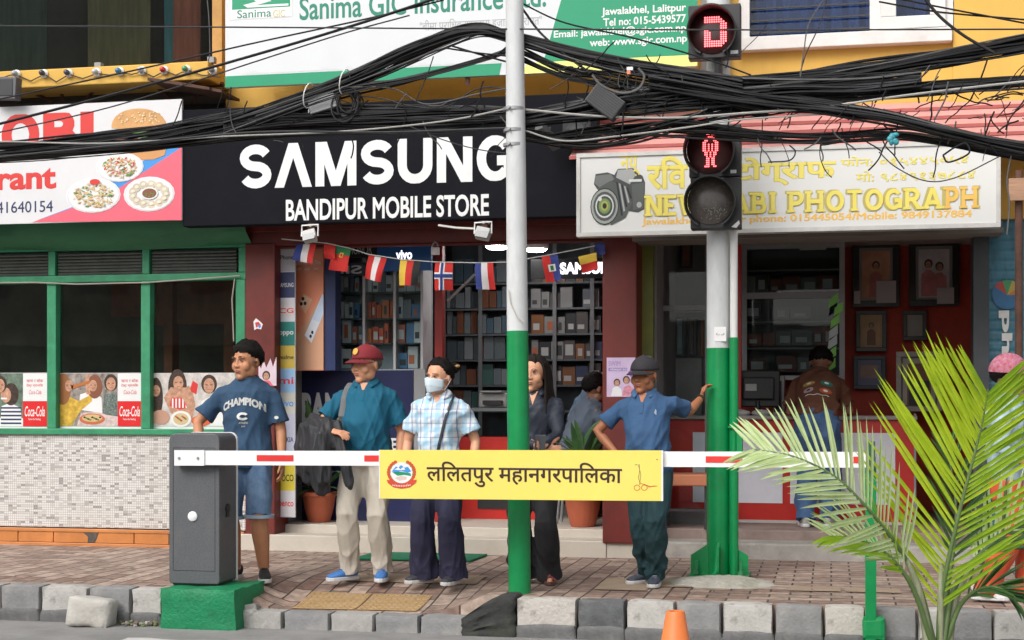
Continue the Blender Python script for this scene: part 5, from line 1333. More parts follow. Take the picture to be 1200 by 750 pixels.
# --- signal pole
Ys = 11.2
sb = at(846, 672, Ys); sb.z = 0
sp_ = thing('signal_pole', 'twin tube signal pole, green below with flared base fins, at the red pedestrian lights', 'pole', sb)
xa, xb_ = X(842,Ys), X(855,Ys)
z1 = Z(846,408,Ys)
a = MB(); a.tube([(xa,Ys,z1),(xa,Ys,Z(846,-120,Ys))], .087, 26); a.build('shaft', galv, sp_, smooth=40)
a = MB(); a.tube([(xa,Ys,0.02),(xa,Ys,z1)], .0885, 26); a.tube([(xb_+.035,Ys-.06,.02),(xb_+.035,Ys-.06,Z(858,396,Ys))], .034, 16); a.build('painted_base', green_paint, sp_, smooth=40)
a = MB(); a.tube([(xb_+.035,Ys-.06,Z(858,396,Ys)),(xb_+.035,Ys-.06,Z(858,200,Ys))], .0285, 14); a.build('conduit', M('white_conduit', (.68,.68,.67), .5, .08, 5, dirt=.3), sp_, smooth=40)
a = MB()
zt_ = Z(846,636,Ys)
for s in (-1, 1):
    for k, y in enumerate((Ys-.05,)):
        x0 = xa+.01+s*.075; x1 = xa+.01+s*.21
        a.prism([(x0,.02),(x1,.02),(x1,zt_-.09),(x0,zt_)] if s > 0 else [(x0,.02),(x0,zt_),(x1,zt_-.09),(x1,.02)], y, y+.018)
a.prism([(xa+.0,.02),(xa+.02,.02),(xa+.02,zt_-.02),(xa,zt_-.02)], Ys-.24, Ys-.085)
a.build('base_fin', green_paint, sp_)
a = MB(); a.box(xa-.21, xa+.23, Ys-.24, Ys+.2, .005, .024); a.build('base_plate', green_paint, sp_)
a = MB()
for x, y in ((xa-.15,Ys-.12),(xa+.17,Ys-.12)): a.tube([(x,y,.024),(x,y,.13)], .012, 8); a.lathe([(.024,.03),(.024,.055)], (x,y,.0), 6)
a.build('anchor_bolt', M('green_bolt', (.03,.2,.08), .4, .3, 9), sp_)
a = MB(); a.obox(at(867,523,Ys-.06), (.02,0,0), (0,.05,0), (0,0,.13)); a.obox(at(862,502,Ys-.08), (.055,0,-.012), (0,.03,0), (0,0,.006)); a.build('side_bracket', green_paint, sp_)
a = MB(); prect(a, 837, 851, 383, 400, Ys-.088, p_white, .002); a.build('label_plate', None, sp_)
a = MB(); ptext(a, '<-- -->', 839, 849, 390, 393, Ys-.0905, p_black, depth=.001); a.build('marking', None, sp_)
a = MB(); a.tube([(xa+.01,Ys-.15,.26),(xa+.0,Ys-.25,.06),(xa-.03,Ys-.36,.015)], .016, 8); a.build('paint_run', green_paint, sp_)
# rough cement pad
mb = MB(); c = ground(838,686); n = 26; vs = [(c.x+.05,c.y+.1,.055)]
for r_, h in ((.35,.05),(.7,.035),(1,0)):
    for k in range(n):
        an = 2*math.pi*k/n; q = 1+.16*noise.noise((math.cos(an)*2,math.sin(an)*2,r_))
        vs.append((c.x+.03+.40*r_*q*math.cos(an), c.y+.1+.26*r_*q*math.sin(an), h+.018*noise.noise((an*3,r_*4,1))-.006*(r_==1)))
fs = [(0,1+k,1+(k+1)%n) for k in range(n)]+[(1+j*n+k,1+j*n+n+k,1+j*n+n+(k+1)%n,1+j*n+(k+1)%n) for j in range(2) for k in range(n)]
mb.add(vs, fs)
tag(mb.build('cement_pad', M('rough_cement', (.42,.40,.35), .9, .2, 9, bump=.9, bscale=30, dirt=.7, dirtc=(.16,.17,.08), dscale=6), smooth=60), 'rough spread of cement with weeds round the foot of the signal pole', 'cement pad')

# --- signal heads
sig_black = M('signal_black', (.022,.022,.024), .5, .25, 6, dirt=.25, dirtc=(.08,.075,.07))
led_red = M('led_red', (1.0,.10,.11), .5, 0, emit=4)
led_off = M('led_back', (.045,.012,.012), .3, .2, 9)
hood_in = M('hood_inside', (.06,.035,.03), .45, .3, 5)
Yh = 10.95
def hood(a, px, py, r, Y, L_=.2):
    """tunnel visor: open below, longest at the top"""
    c = at(px, py, Y); n = 36; vs = []; k = 0
    for rr in (r, r-.010):
        for i in range(n+1):
            an = R(-62+304*i/n)
            l = L_*(.45+.55*max(0, math.sin(an)*.6+.4))
            vs += [(c.x+rr*math.cos(an), Y, c.z+rr*math.sin(an)), (c.x+rr*math.cos(an)*1.02, Y-l, c.z+rr*math.sin(an)*1.02-.02)]
    m_ = 2*(n+1)
    fs = []
    for i in range(n): fs += [(2*i,2*i+1,2*i+3,2*i+2), (m_+2*i,m_+2*i+2,m_+2*i+3,m_+2*i+1), (2*i+1,m_+2*i+1,m_+2*i+3,2*i+3)]
    a.add(vs, fs)
def lens(px, py, r, Y, mat, par, name='lens'):
    c = at(px, py, Y); a = MB(); a.lathe([(r,0),(r,.012),(r*.8,.03),(r*.3,.038)], c, 32, axis='y'); return a.build(name, mat, par, smooth=True)
def dots(a, px, py, pat, Y, cw, ch, mat, r=.006):
    c = at(px, py, Y); H, W = len(pat), max(len(l) for l in pat)
    for j, l in enumerate(pat):
        for i, ch_ in enumerate(l):
            if ch_ != ' ': a.ball((c.x+(i-(W-1)/2)*cw, Y, c.z-(j-(H-1)/2)*ch), (r,.004,r), 6, 4, mat)
h1 = thing('countdown_signal', 'black square countdown signal showing a red dotted numeral, topmost on its pole', 'signal', at(837,68,Yh))
a = MB(); a.box(X(806.5,Yh), X(868,Yh), Yh, Yh+.11, Z(837,68,Yh), Z(837,5,Yh)); a.build('housing', sig_black, h1, bevel=.008)
a = MB(); hood(a, 835, 37, .172, Yh); a.build('visor', sig_black, h1, smooth=40)
lens(835, 37, .162, Yh+.001, led_off, h1)
a = MB()
pat = [' #######  ',' ######## ',' #########','        ###','        ###','        ###',' ##     ###',' ###    ###',' ###    ###',' ###    ###',' ###    ###',' ##########',' ######### ',' ########  ']
dots(a, 837, 37, pat, Yh-.045, .0165, .0158, led_red, .0066); a.build('numeral', None, h1)
a = MB(); prect(a, 856, 865, 59, 63, Yh, p_white, .002); a.build('maker_plate', None, h1)
h2 = thing('pedestrian_signal', 'black two lens pedestrian signal with glowing red standing man above a dark lens', 'signal', at(835,268,Yh))
a = MB(); a.box(X(807.5,Yh), X(868.5,Yh), Yh, Yh+.13, Z(838,208,Yh)+.004, Z(838,146,Yh)); a.box(X(809,Yh), X(868.5,Yh), Yh+.001, Yh+.13, Z(838,268,Yh), Z(838,208,Yh)); a.build('housing', sig_black, h2, bevel=.008)
a = MB(); hood(a, 832, 176, .180, Yh); hood(a, 833, 236, .180, Yh); a.build('visor', sig_black, h2, smooth=40)
lens(832, 176, .168, Yh+.001, led_off, h2); lens(833, 236, .168, Yh+.001, M('dark_lens', (.10,.085,.075), .25, .3, 20), h2)
a = MB()
man = ['    ###    ','   ## ##   ','   ## ##   ','    ###    ','   #####   ','  ##   ##  ',' ##     ## ',' ## # # ## ',' ## # # ## ',' ## # # ## ',' ## # # ## ','  ## # ##  ','  ## # ##  ','   # # #   ','   ## ##   ','   ## ##   ','   ## ##   ','   ## ##   ','  ###  ##  ']
dots(a, 832.5, 174, man, Yh-.045, .0125, .0143, led_red, .0056); a.build('red_man', None, h2)
a = MB(); rnd = random.Random(5)
for i in range(70): a.ball(at(836+rnd.gauss(0,6.5), 246+rnd.gauss(0,4.5), Yh-.042), (.004,.003,.004), 5, 3, M('lens_dot', (.35,.33,.30), .3))
a.build('lens_speckle', None, h2)
a = MB(); prect(a, 856, 863, 199, 203, Yh, p_white, .002); ppoly(a, [(857,266),(866,258),(867,262),(863,267)], Yh, p_white, .002); a.build('maker_plate', None, h2)
a = MB()
for z in (Z(838,160,Yh), Z(838,250,Yh)): a.box(X(838,Yh)-.03, X(838,Yh)+.03, Yh+.13, Ys-.05, z-.02, z+.02)
a.build('bracket', black_metal, h2)
a = MB(); a.box(X(838,Yh)-.03, X(838,Yh)+.03, Yh+.11, Ys-.05, Z(838,40,Yh)-.02, Z(838,40,Yh)+.02); a.tube([at(842,68,Yh+.05), at(842,100,Yh+.1)], .03, 8); a.build('bracket', black_metal, h1)

# --- barrier
Yq = 9.62
zb0 = .035
bx0, bx1 = X(198,Yq), X(257,Yq)
mb = MB(); rough_block(mb, X(187,YK-.14), X(276,YK-.14), YK-.14, YK+.42, ZR-.06, zb0, .012, 8, 17)
tag(mb.build('barrier_plinth', M('green_plinth_paint', (.0,.20,.075), .6, .2, 8, bump=.7, bscale=45, dirt=.35, dirtc=(.03,.11,.06), dscale=5), smooth=55), 'bright green painted rough concrete block under the barrier cabinet', 'plinth')
br = thing('boom_barrier', 'dark grey barrier cabinet with long white and red boom across the crossing', 'barrier', ((bx0+bx1)/2, Yq, zb0))
zt2 = Z(228,508,Yq)
a = MB()
def rounded(x0, x1, z0, z1, r, top=True, bot=False):
    p = [(x0,z0),(x1,z0)] if not bot else arc(x0+.02,z0+.02,.02,.02,180,270,4)+arc(x1-.02,z0+.02,.02,.02,270,360,4)
    return p+arc(x1-r,z1-r,r,r,0,90,6)+arc(x0+r,z1-r,r,r,90,180,6)
a.prism(rounded(bx0, bx1, zb0+.012, zt2, .05, bot=True), Yq, Yq+.30)
a.build('cabinet', M('barrier_grey', (.080,.085,.092), .5, .1, 90, bump=.15, bscale=160, c2=(.115,.12,.13), dirt=.35, dirtc=(.17,.16,.15), dscale=6), br, bevel=.006)
a = MB(); a.prism(rounded(bx0-.004, bx1+.004, zb0+.01, zt2+.004, .052), Yq+.302, Yq+.32); a.build('edge_trim', white_metal, br)
a = MB(); a.box(bx0+.02, bx1-.02, Yq+.02, Yq+.28, zb0+.0, zb0+.012); a.build('foot_plate', black_metal, br)
a = MB(); c = at(226,605,Yq); a.lathe([(.034,0),(.034,.008),(.026,.014)], c, 22, axis='y'); a.build('release_button', white_metal, br, smooth=40)
a = MB(); c = Vector((bx1, Yq+.13, Z(262,597,Yq))); a.tube([c, c+Vector((.016,0,0))], .03, 16); a.box(c.x-.001, c.x+.012, c.y-.02, c.y+.02, c.z-.06, c.z-.02); a.build('lock', black_plastic, br)
a = MB()
for (p, q, r_, t_) in ((bx0+.03,bx1-.03,zb0+.10,zb0+.103),(bx0+.03,bx1-.03,zt2-.10,zt2-.097),(bx0+.03,bx0+.033,zb0+.103,zt2-.10),(bx1-.033,bx1-.03,zb0+.103,zt2-.10)): a.box(p, q, Yq-.0015, Yq-.0002, r_, t_)
a.build('door_seam', black_metal, br)
Yb = Yq-.06
def bz(px): return Z(px, 536.5+2*(px-205)/665+.0, Yb)
xb0, xb1 = X(205,Yb), X(1024,Yb)
zc0, zc1 = bz(205), bz(1024)
hh = .0485
def bar(x0, x1, mat, y0, y1, h, o=0):
    f = lambda x: zc0+(zc1-zc0)*(x-xb0)/(xb1-xb0)+o
    a.prism([(x0,f(x0)-h),(x1,f(x1)-h),(x1,f(x1)+h),(x0,f(x0)+h)], y0, y1, mat)
boom_white = M('boom_white', (.80,.80,.80), .35, .03, 3, dirt=.12, dirtc=(.5,.48,.45), dscale=5); boom_red = M('boom_red_tape', (.68,.04,.035), .35, .06, 5)
a = MB()
xs_ = X(748,Yb)
bar(xb0, xs_-.006, boom_white, Yb, Yb+.045, hh); bar(xs_+.006, xb1, boom_white, Yb, Yb+.045, hh); bar(xs_-.006, xs_+.006, black_metal, Yb+.008, Yb+.04, hh-.006)
boom = a.build('boom', None, br)
for p0, p1 in ((301,344),(427,446),(827,870),(1000,1007)):
    a = MB(); bar(X(p0,Yb), X(p1,Yb), boom_red, Yb-.003, Yb-.0004, hh*.42, .0); a.build('red_stripe', None, boom)
a = MB(); bar(xb0-.0, X(240,Yb), boom_white, Yb-.012, Yb-.0005, hh+.004)
for p in (210,232): 
    c = at(p,537,Yb-.012); a.lathe([(.010,0),(.009,.006)], c, 10, axis='y', mat=steel_grey)
a.build('boom_clamp', None, boom)
Yn = Yb-.02
bd = thing('name_board', 'yellow board with dark Nepali lettering and round emblem on the boom', 'sign', at(610,585,Yn))
ux0, ux1 = X(446,Yn), X(775,Yn)
u = (zc1-zc0)/(xb1-xb0)
zt3, zb3 = Z(610,527.5,Yn), Z(610,585.5,Yn)
def sl_(x, z): return (x, z+u*(x-X(610,Yn)))
a = MB(); a.prism([sl_(ux0,zb3),sl_(ux1,zb3),sl_(ux1,zt3),sl_(ux0,zt3)], Yn-.012, Yn)
a.build('panel', M('board_yellow', (.80,.655,.13), .45, .04, 3, dirt=.1, dirtc=(.6,.48,.2)), bd)
a = MB(); a.prism([sl_(ux1+.001,zb3),sl_(ux1+.012,zb3),sl_(ux1+.012,zt3),sl_(ux1+.001,zt3)], Yn-.013, Yn+.01); a.prism([sl_(ux0-.008,zb3),sl_(ux0-.001,zb3),sl_(ux0-.001,zt3),sl_(ux0-.008,zt3)], Yn-.013, Yn+.01); a.build('edge_strip', white_metal, bd)
a = MB(); dk = C('board_ink', (.035,.012,.010))
ptext(a, 'लिलतपुर महानगरपािलका', 500, 729, 541.5, 571.5, Yn-.0125, dk, bold=.014, depth=.002); a.build('lettering', None, bd)
Ye = Yn-.0125
a = MB()
cR = C('crest_red', (.60,.06,.03))
for k in range(26):
    an = R(118+304*k/25)
    px, py = 470.5+15.2*math.cos(an), 553.5-13.6*math.sin(an)*1.0
    pdisc(a, px, py, 2.1, 2.0, Ye-.0003*(k%3), cR, .0006, 8)
    if k % 2: pdisc(a, px*.88+470.5*.12, py*.88+553.5*.12, 1.3, 1.2, Ye-.001, p_leaf, .0004, 7)
pdisc(a, 470.5, 554, 12.8, 11.8, Ye-.0012, p_white, .0005, 24)
ppoly(a, [(459,552.5),(464,546.5),(467,548),(470,545),(474,548),(478,547),(482,552.5),(478,554),(470,552),(464,554)], Ye-.0018, p_blue, .0004)
ppoly(a, [(462,550.5),(467,547.5),(469,550),(473,547),(475,550.5),(470,551)], Ye-.0023, p_white, .0003)
ppoly(a, [(459.5,553.5),(470,552.8),(481,554.5),(482,558),(474,556.5),(466,557.5)], Ye-.0019, p_green, .0003)
ppoly(a, [(463,560),(470,557.5),(477,559),(476,562),(468,563.5)], Ye-.002, C('crest_hands',(.62,.50,.45)), .0003)
ppoly(a, [(453,562),(458,563),(464,568),(477,568),(483,563),(488.5,562),(487,566),(480,571),(470.5,572.5),(461,571),(454.5,566)], Ye-.0022, cR, .0005)
for k in range(11): pdisc(a, 460.5+2*k, 568.6+.9*math.sin(math.pi*k/10), .55, 1.0, Ye-.0029, p_white, .0003, 6)
a.build('emblem', None, bd)
a = MB()
ln = C('sketch_line', (.20,.16,.12)); lr = C('sketch_red', (.60,.10,.05))
def line(pts, m, w_=.0016): a.tube([at(x,y,Ye-.001) for x, y in pts], w_, 4, m)
line([(749,544),(749.5,552),(748,560),(750,566)], ln); line([(748,545),(751,556),(749.5,568)], ln); line([(744,545),(747,544)], ln)
for cx in (746.5,755): line([(cx+3.4*math.cos(R(q)), 571.5-3.2*math.sin(R(q))) for q in range(0,361,30)], lr, .0018)
line([(750,566),(757,568.5),(762,570),(770,569.5)], lr, .0018); line([(755,567),(761,571),(767,569)], lr)
for x, y in ((770,538.5),): pdisc(a, x, y, .9, .9, Ye, ln, .0008, 8)
a.build('line_drawing', None, bd)

# --- boom rest
Yr = 9.5
rp = thing('boom_rest_post', 'thin green square post holding the boom end among the palm fronds', 'post', (X(1020,Yr), Yr, ZR))
a = MB(); a.box(X(1014,Yr), X(1027,Yr), Yr, Yr+.06, ZR, Z(1020,548,Yr)); a.build('upright', green_paint, rp, bevel=.004)
a = MB(); zt4 = Z(1020,548,Yr); a.box(X(1015,Yr), X(1026,Yr), Yr+.05, Yr+.066, zt4, zt4+.16); a.box(X(1015,Yr), X(1026,Yr), Yr-.06, Yr-.05, zt4, zt4+.07); a.box(X(1015,Yr), X(1026,Yr), Yr-.06, Yr+.06, zt4-.008, zt4+.002); a.build('fork', M('dark_green_steel', (.02,.09,.05), .5), rp)
a = MB(); rough_block(a, X(1011,Yr), X(1038,Yr), Yr-.005, Yr+.09, -.17, -.03, .008, 5, 4); a.build('base_plate', green_paint, rp)

# --- road things
Yc_ = 8.75
c = ground(791.5, 800, ZR); c = Vector((X(791.5,Yc_), Yc_, ZR))
cn = thing('traffic_cone', 'orange plastic traffic cone with blunt top in the road before the kerb', 'traffic cone', c)
zt5 = Z(791,716,Yc_)
a = MB(); a.lathe([(.108,.035),(.10,.05),(.056,zt5-ZR-.012),(.050,zt5-ZR),(.028,zt5-ZR-.002),(.022,zt5-ZR-.05)], c, 28); a.build('body', M('cone_orange', (.78,.20,.05), .5, .1, 5, dirt=.6, dirtc=(.5,.16,.06)), cn, smooth=50)
a = MB(); a.box(c.x-.15, c.x+.15, c.y-.15, c.y+.15, ZR+.002, ZR+.034); a.build('base', M('cone_base', (.06,.055,.05), .7), cn, bevel=.01)
mb = MB(); q = ground(101, 735, ZR)
rough_block(mb, -.155, .155, -.09, .09, 0, .20, .014, 7, 33)
o = mb.build('concrete_lump', M('pale_concrete', (.48,.46,.42), .9, .15, 7, bump=.6, bscale=40, dirt=.55, dirtc=(.22,.2,.17), dscale=6), smooth=55, local=True)
o.location = (q.x, q.y+.06, ZR-.004); o.rotation_euler = (R(-3), R(5), R(6))
tag(o, 'loose pale broken concrete block lying against the kerb at the left', 'concrete block')
mb = MB(); rnd = random.Random(2); q = ground(160, 733, ZR)
for i in range(70):
    p = Vector((q.x+rnd.gauss(0,.10), q.y+rnd.gauss(.01,.03), ZR+rnd.random()*.025)); s_ = rnd.uniform(.008,.024)
    mb.ball(p, (s_, s_*rnd.uniform(.6,1), s_*rnd.uniform(.4,.8)), 6, 4, M('gravel_%d' % (i%4), ((.30,.28,.25),(.42,.40,.37),(.18,.13,.10),(.12,.16,.05))[i%4], .9), Matrix.Rotation(rnd.random()*3,3,'Z'))
tag(mb.build('debris'), 'small heap of gravel and scraps in the gutter by the loose concrete block', 'gravel', kind='stuff')
# door mat
a = MB(); g0, g1, g2, g3 = ground(424,661,.014), ground(546,661,.014), ground(576,650,.014), ground(424,648,.014)
a.hprism([(X(428,12.0),11.72),(X(551,11.72),11.74),(X(551,11.72)+.02,12.25),(X(428,12.0),12.24)], .006, .022)
tag(a.build('door_mat', M('green_mat', (.015,.17,.085), .95, .25, 60, bump=.8, bscale=150), bevel=.004), 'green door mat on the pavement in front of the shop steps', 'mat')

mb = MB(); rnd = random.Random(31)
for i in range(46):
    x, y = rnd.uniform(X(40,10.5),X(1180,10.5)), rnd.uniform(YK+.2, 12.2)
    s_ = rnd.uniform(.008,.028); an = rnd.random()*6.3; z = pave_z(x,y)+.008
    ux, uy = math.cos(an)*s_, math.sin(an)*s_
    mb.add([(x-ux,y-uy,z),(x-uy*.5,y+ux*.5,z+.006),(x+ux,y+uy,z+.002),(x+uy*.5,y-ux*.5,z+.004)], [(0,1,2,3)], M('scrap_%d' % (i%4), ((.16,.10,.05),(.45,.42,.38),(.10,.12,.04),(.28,.2,.12))[i%4], .9))
tag(mb.build('litter'), 'scattered leaf scraps and paper bits on the pavement', 'litter', kind='stuff')
# --- bench / stool
Yt = 12.75
zt6 = Z(820,556,Yt)
sx0, sx1 = X(770,Yt), X(832,Yt)
st = thing('bench', 'low table with faded orange top and dark steel legs between man and signal pole', 'bench', ((sx0+sx1)/2, Yt+.15, .215))
a = MB(); a.box(sx0, sx1, Yt, Yt+.36, zt6-.10, zt6); a.build('top', M('faded_orange', (.50,.18,.09), .6, .15, 4, dirt=.3), st, bevel=.012)
for x in (sx0+.04, sx1-.05):
    for y in (Yt+.03, Yt+.32):
        a = MB(); a.box(x, x+.035, y, y+.03, .215, zt6-.101); a.build('leg', black_metal, st)
a = MB(); a.box(sx0+.04, sx1-.05, Yt+.035, Yt+.055, .36, .385); a.build('rail', black_metal, st)

# --- potted plants
def strap_leaf(a, base, ang, length, lean, width, mat, droop=.5, n=10, fold=.35):
    d = Vector((math.cos(ang), math.sin(ang), 0)); s_ = Vector((-d.y, d.x, 0))
    p = Vector(base); th = lean; vs = []
    for i in range(n+1):
        t = i/n
        wv = width*(math.sin(math.pi*min(1,(t*.92+.08)))**.7)*(1 if t < .98 else .1)
        up = Vector((-d.x*math.sin(th), -d.y*math.sin(th), math.cos(th))) if False else Vector((0,0,1))
        vs += [p-s_*wv+Vector((0,0,wv*fold)), p, p+s_*wv+Vector((0,0,wv*fold))]
        p = p+(d*math.sin(th)+Vector((0,0,1))*math.cos(th))*(length/n); th += droop/n*(.4+1.2*t)
    a.add(vs, [f for i in range(n) for f in ((3*i,3*i+1,3*i+4,3*i+3),(3*i+1,3*i+2,3*i+5,3*i+4))], mat)
terra = M('terracotta', (.42,.10,.045), .65, .12, 5, bump=.15, dirt=.25, dirtc=(.25,.08,.05))
leafA = leaf_mat('dracaena_leaf', (.03,.085,.03), (.08,.17,.05), .2); leafB = leaf_mat('pale_margin_leaf', (.26,.36,.16), (.08,.16,.06), .2)
def pot(px, py, r, hgt, label, plabel, seed, leaves, flut=False, Y=12.95):
    z = .208
    c = Vector((X(px,Y), Y, z))
    t = thing('plant_pot', label, 'plant pot', c)
    a = MB(); n = 48
    prof = [(r*.62,0),(r*.66,.012),(r*.85,hgt*.45),(r*.95,hgt*.82),(r*1.0,hgt*.86),(r*1.04,hgt*.88),(r*1.04,hgt),(r*.95,hgt),(r*.92,hgt*.9)]
    a.lathe(prof, c, n)
    if flut: a.v = [(c.x+(x-c.x)*(1+(.02*math.cos(18*math.atan2(y-c.y,x-c.x)) if zz < z+hgt*.8 else 0)), c.y+(y-c.y)*(1+(.02*math.cos(18*math.atan2(y-c.y,x-c.x)) if zz < z+hgt*.8 else 0)), zz) for x, y, zz in a.v]
    a.build('body', terra, t, smooth=45)
    a = MB(); a.lathe([(r*.2,hgt*.86),(r*.9,hgt*.87)], c, 24); a.build('soil', M('soil', (.035,.025,.018), .95, .3, 20), t)
    p = thing('potted_plant', plabel, 'plant', c+Vector((0,0,hgt*.87)))
    rnd = random.Random(seed); a = MB()
    for (ln_, lean, wd, cnt, dr, m_) in leaves:
        for i in range(cnt):
            strap_leaf(a, c+Vector((rnd.uniform(-.05,.05), rnd.uniform(-.05,.05), hgt*.86+rnd.uniform(0,.25))), rnd.uniform(0,6.28), ln_*rnd.uniform(.7,1.1), lean*rnd.uniform(.4,1.3), wd*rnd.uniform(.8,1.2), m_, dr*rnd.uniform(.5,1.4))
    a.build('foliage', None, p, smooth=True)
    a = MB(); a.tube([c+Vector((0,0,hgt*.8)), c+Vector((.01,0,hgt+.35))], .015, 8); a.build('stem', M('plant_stem', (.08,.06,.03), .8), p)
pot(374, 612, .155, .27, 'smooth terracotta pot of the plant between banner and beige trousers', 'dark leafy plant rising from the pot by the navy lettered panel', 4, ((.85,.22,.034,16,.6,leafA),(.55,.7,.034,18,1.2,leafA),(.35,1.2,.03,10,1.2,leafA)))
pot(683, 612, .165, .29, 'fluted reddish pot between the long haired woman and the maroon pillar', 'plant with long pale edged leaves between the woman and the maroon pillar', 9, ((.62,.35,.036,14,.9,leafA),(.52,.75,.036,22,1.4,leafB),(.48,.9,.032,12,1.6,leafA)), True)
mb = MB(); q = at(347,520,12.72)
for i in range(5): mb.ball(q+Vector((.03*i-.06,.0,.02*math.sin(i*2))), (.03,.02,.018), 8, 6)
tag(mb.build('red_bloom', M('bloom_red', (.45,.02,.015), .5), smooth=True), 'small red bloom at the plant by the brand banner', 'flower')
# --- speaker / camera boxes on the black sign
def tilted_box(name, label, cat, px, py, Y, w_, d_, h_, rot, mat, extra=None, group=None):
    c = at(px, py, Y); t = thing(name, label, cat, c, group)
    m = Matrix.Rotation(R(rot[1]),3,'Y') @ Matrix.Rotation(R(rot[0]),3,'X') @ Matrix.Rotation(R(rot[2]),3,'Z')
    a = MB(); a.obox(c, m @ Vector((w_/2,0,0)), m @ Vector((0,d_/2,0)), m @ Vector((0,0,h_/2)), mat); a.build('casing', None, t, bevel=.006)
    return t, c, m
t, c, m = tilted_box('junction_box', 'dark ribbed cable box hanging askew right of the grey pole', 'junction box', 710, 120, 10.0, .235, .10, .15, (0,38,0), M('box_charcoal', (.06,.062,.066), .55, .2, 6))
a = MB()
for i in range(9): a.obox(c+m @ Vector((0,-.052,-.065+.016*i)), m @ Vector((.11,0,0)), m @ Vector((0,.003,0)), m @ Vector((0,0,.004)))
a.build('rib', black_plastic, t)
t, c, m = tilted_box('junction_box', 'light grey cable box tied to the wires beside the coiled cable', 'junction box', 379, 122, 10.05, .20, .07, .10, (0,-14,0), M('box_pale', (.36,.37,.38), .5, .15, 7, dirt=.3))
a = MB(); a.tube([c+Vector((-.11,0,-.07)), c+Vector((-.09,0,.08)), c+Vector((.09,0,.10)), c+Vector((.1,0,.0))], .006, 5); a.build('strap', white_metal, t)
t, c, m = tilted_box('steel_box', 'dark steel box on the yellow slab by the first bulb', 'box', 6, 104, 11.85, .26, .1, .19, (0,4,0), M('box_steel', (.10,.10,.11), .5, .2, 5))
a = MB(); a.obox(c+Vector((0,-.053,0)), (.10,0,0), (0,.003,0), (0,0,.07)); a.build('lid', black_metal, t)
t, c, m = tilted_box('speaker', 'black boxy speaker on the shop sign beside the grey pole', 'speaker', 676, 156, 11.8, .22, .16, .20, (0,0,8), black_plastic)
a = MB(); a.lathe([(.07,0),(.075,.008),(.05,.004)], c+Vector((0,-.083,0)), 20, axis='y'); a.build('grille', M('grille', (.05,.05,.052), .6), t)
t, c, m = tilted_box('security_camera', 'dark bullet camera pointing down beside the grey pole', 'camera', 642, 160, 11.7, .075, .26, .075, (-35,0,-25), M('cam_body', (.08,.08,.085), .4))
a = MB(); a.tube([c, c+Vector((-.02,.2,.1))], .015, 8); a.build('bracket', black_metal, t)
# ================================================================== people
PENDING = []
def folds(P, seed, amp, kz=1.0, fine=1.0):
    rs = np.random.RandomState(seed)
    Q = P*np.array([1,1,kz])
    warp = np.stack([np.sin(Q@rs.normal(0,7,3)+rs.rand()*6) for _ in range(3)],1)*.055
    Q = Q+warp
    out = np.zeros(len(P))
    for k in range(7):
        d = rs.normal(0,1,3); d /= np.linalg.norm(d)
        f = rs.uniform(16,48)*fine
        s_ = np.sin(Q@d*f+rs.rand()*6.28)
        out += (1-np.abs(s_))**1.6*rs.uniform(.4,1)/(.6+f/40)-.25
    return out*amp/1.1
def soft(o, voxel, it, fold=None):
    m = o.modifiers.new('union', 'REMESH'); m.mode = 'VOXEL'; m.voxel_size = voxel; m.use_smooth_shade = True
    q = o.modifiers.new('smooth', 'SMOOTH'); q.iterations = it; q.factor = .5
    PENDING.append((o, fold)); return o
def finish():
    dg = bpy.context.evaluated_depsgraph_get()
    res = []
    for o, fold in PENDING: res.append(bpy.data.meshes.new_from_object(o.evaluated_get(dg)))
    for (o, fold), me in zip(PENDING, res):
        old = o.data; mats = [m for m in old.materials]
        o.modifiers.clear(); o.data = me; me.name = o.name
        me.materials.clear()
        for m in mats: me.materials.append(m)
        n = len(me.vertices); P = np.empty(n*3); me.vertices.foreach_get('co', P); P = P.reshape(-1,3)
        if fold:
            N_ = np.empty(n*3); me.vertices.foreach_get('normal', N_); N_ = N_.reshape(-1,3)
            seed, amp, kz, fine = fold[:4]
            d = folds(P, seed, amp, kz, fine)
            if len(fold) > 4:                      # cloth gathers more near these heights
                wgt = np.full(n, .45)
                for (h, wd, g) in fold[4]: wgt += g*np.exp(-((P[:,2]-h)/wd)**2)
                d *= wgt
            P = P+N_*d[:,None]
            me.vertices.foreach_set('co', P.reshape(-1))
        me.polygons.foreach_set('use_smooth', [True]*len(me.polygons))
        me.update(); bpy.data.meshes.remove(old)
    PENDING.clear()

def ik(S_, T_, l1, l2, hint):
    d = T_-S_; L = min(d.length, (l1+l2)*.998); d.normalize()
    a = (l1*l1-l2*l2+L*L)/(2*L); h = math.sqrt(max(0, l1*l1-a*a))
    hn = hint-d*hint.dot(d); hn.normalize()
    return S_+d*a+hn*h, S_+d*L
skin_ = lambda n, c: M('skin_'+n, c, .5, .1, 14, spec=.4, c2=(min(1,c[0]*1.12), c[1]*1.02, c[2]*1.0), bump=.08, bscale=90)
hair_m = M('black_hair', (.006,.005,.0045), .55, .4, 30, stretch=(6,6,1), bump=.6, bscale=60, spec=.15)
lip_m = M('lip', (.30,.10,.08), .45); eye_w = M('eye_white', (.36,.33,.30), .4); eye_d = M('eye_dark', (.015,.01,.008), .2); brow_m = M('brow', (.02,.013,.01), .7)

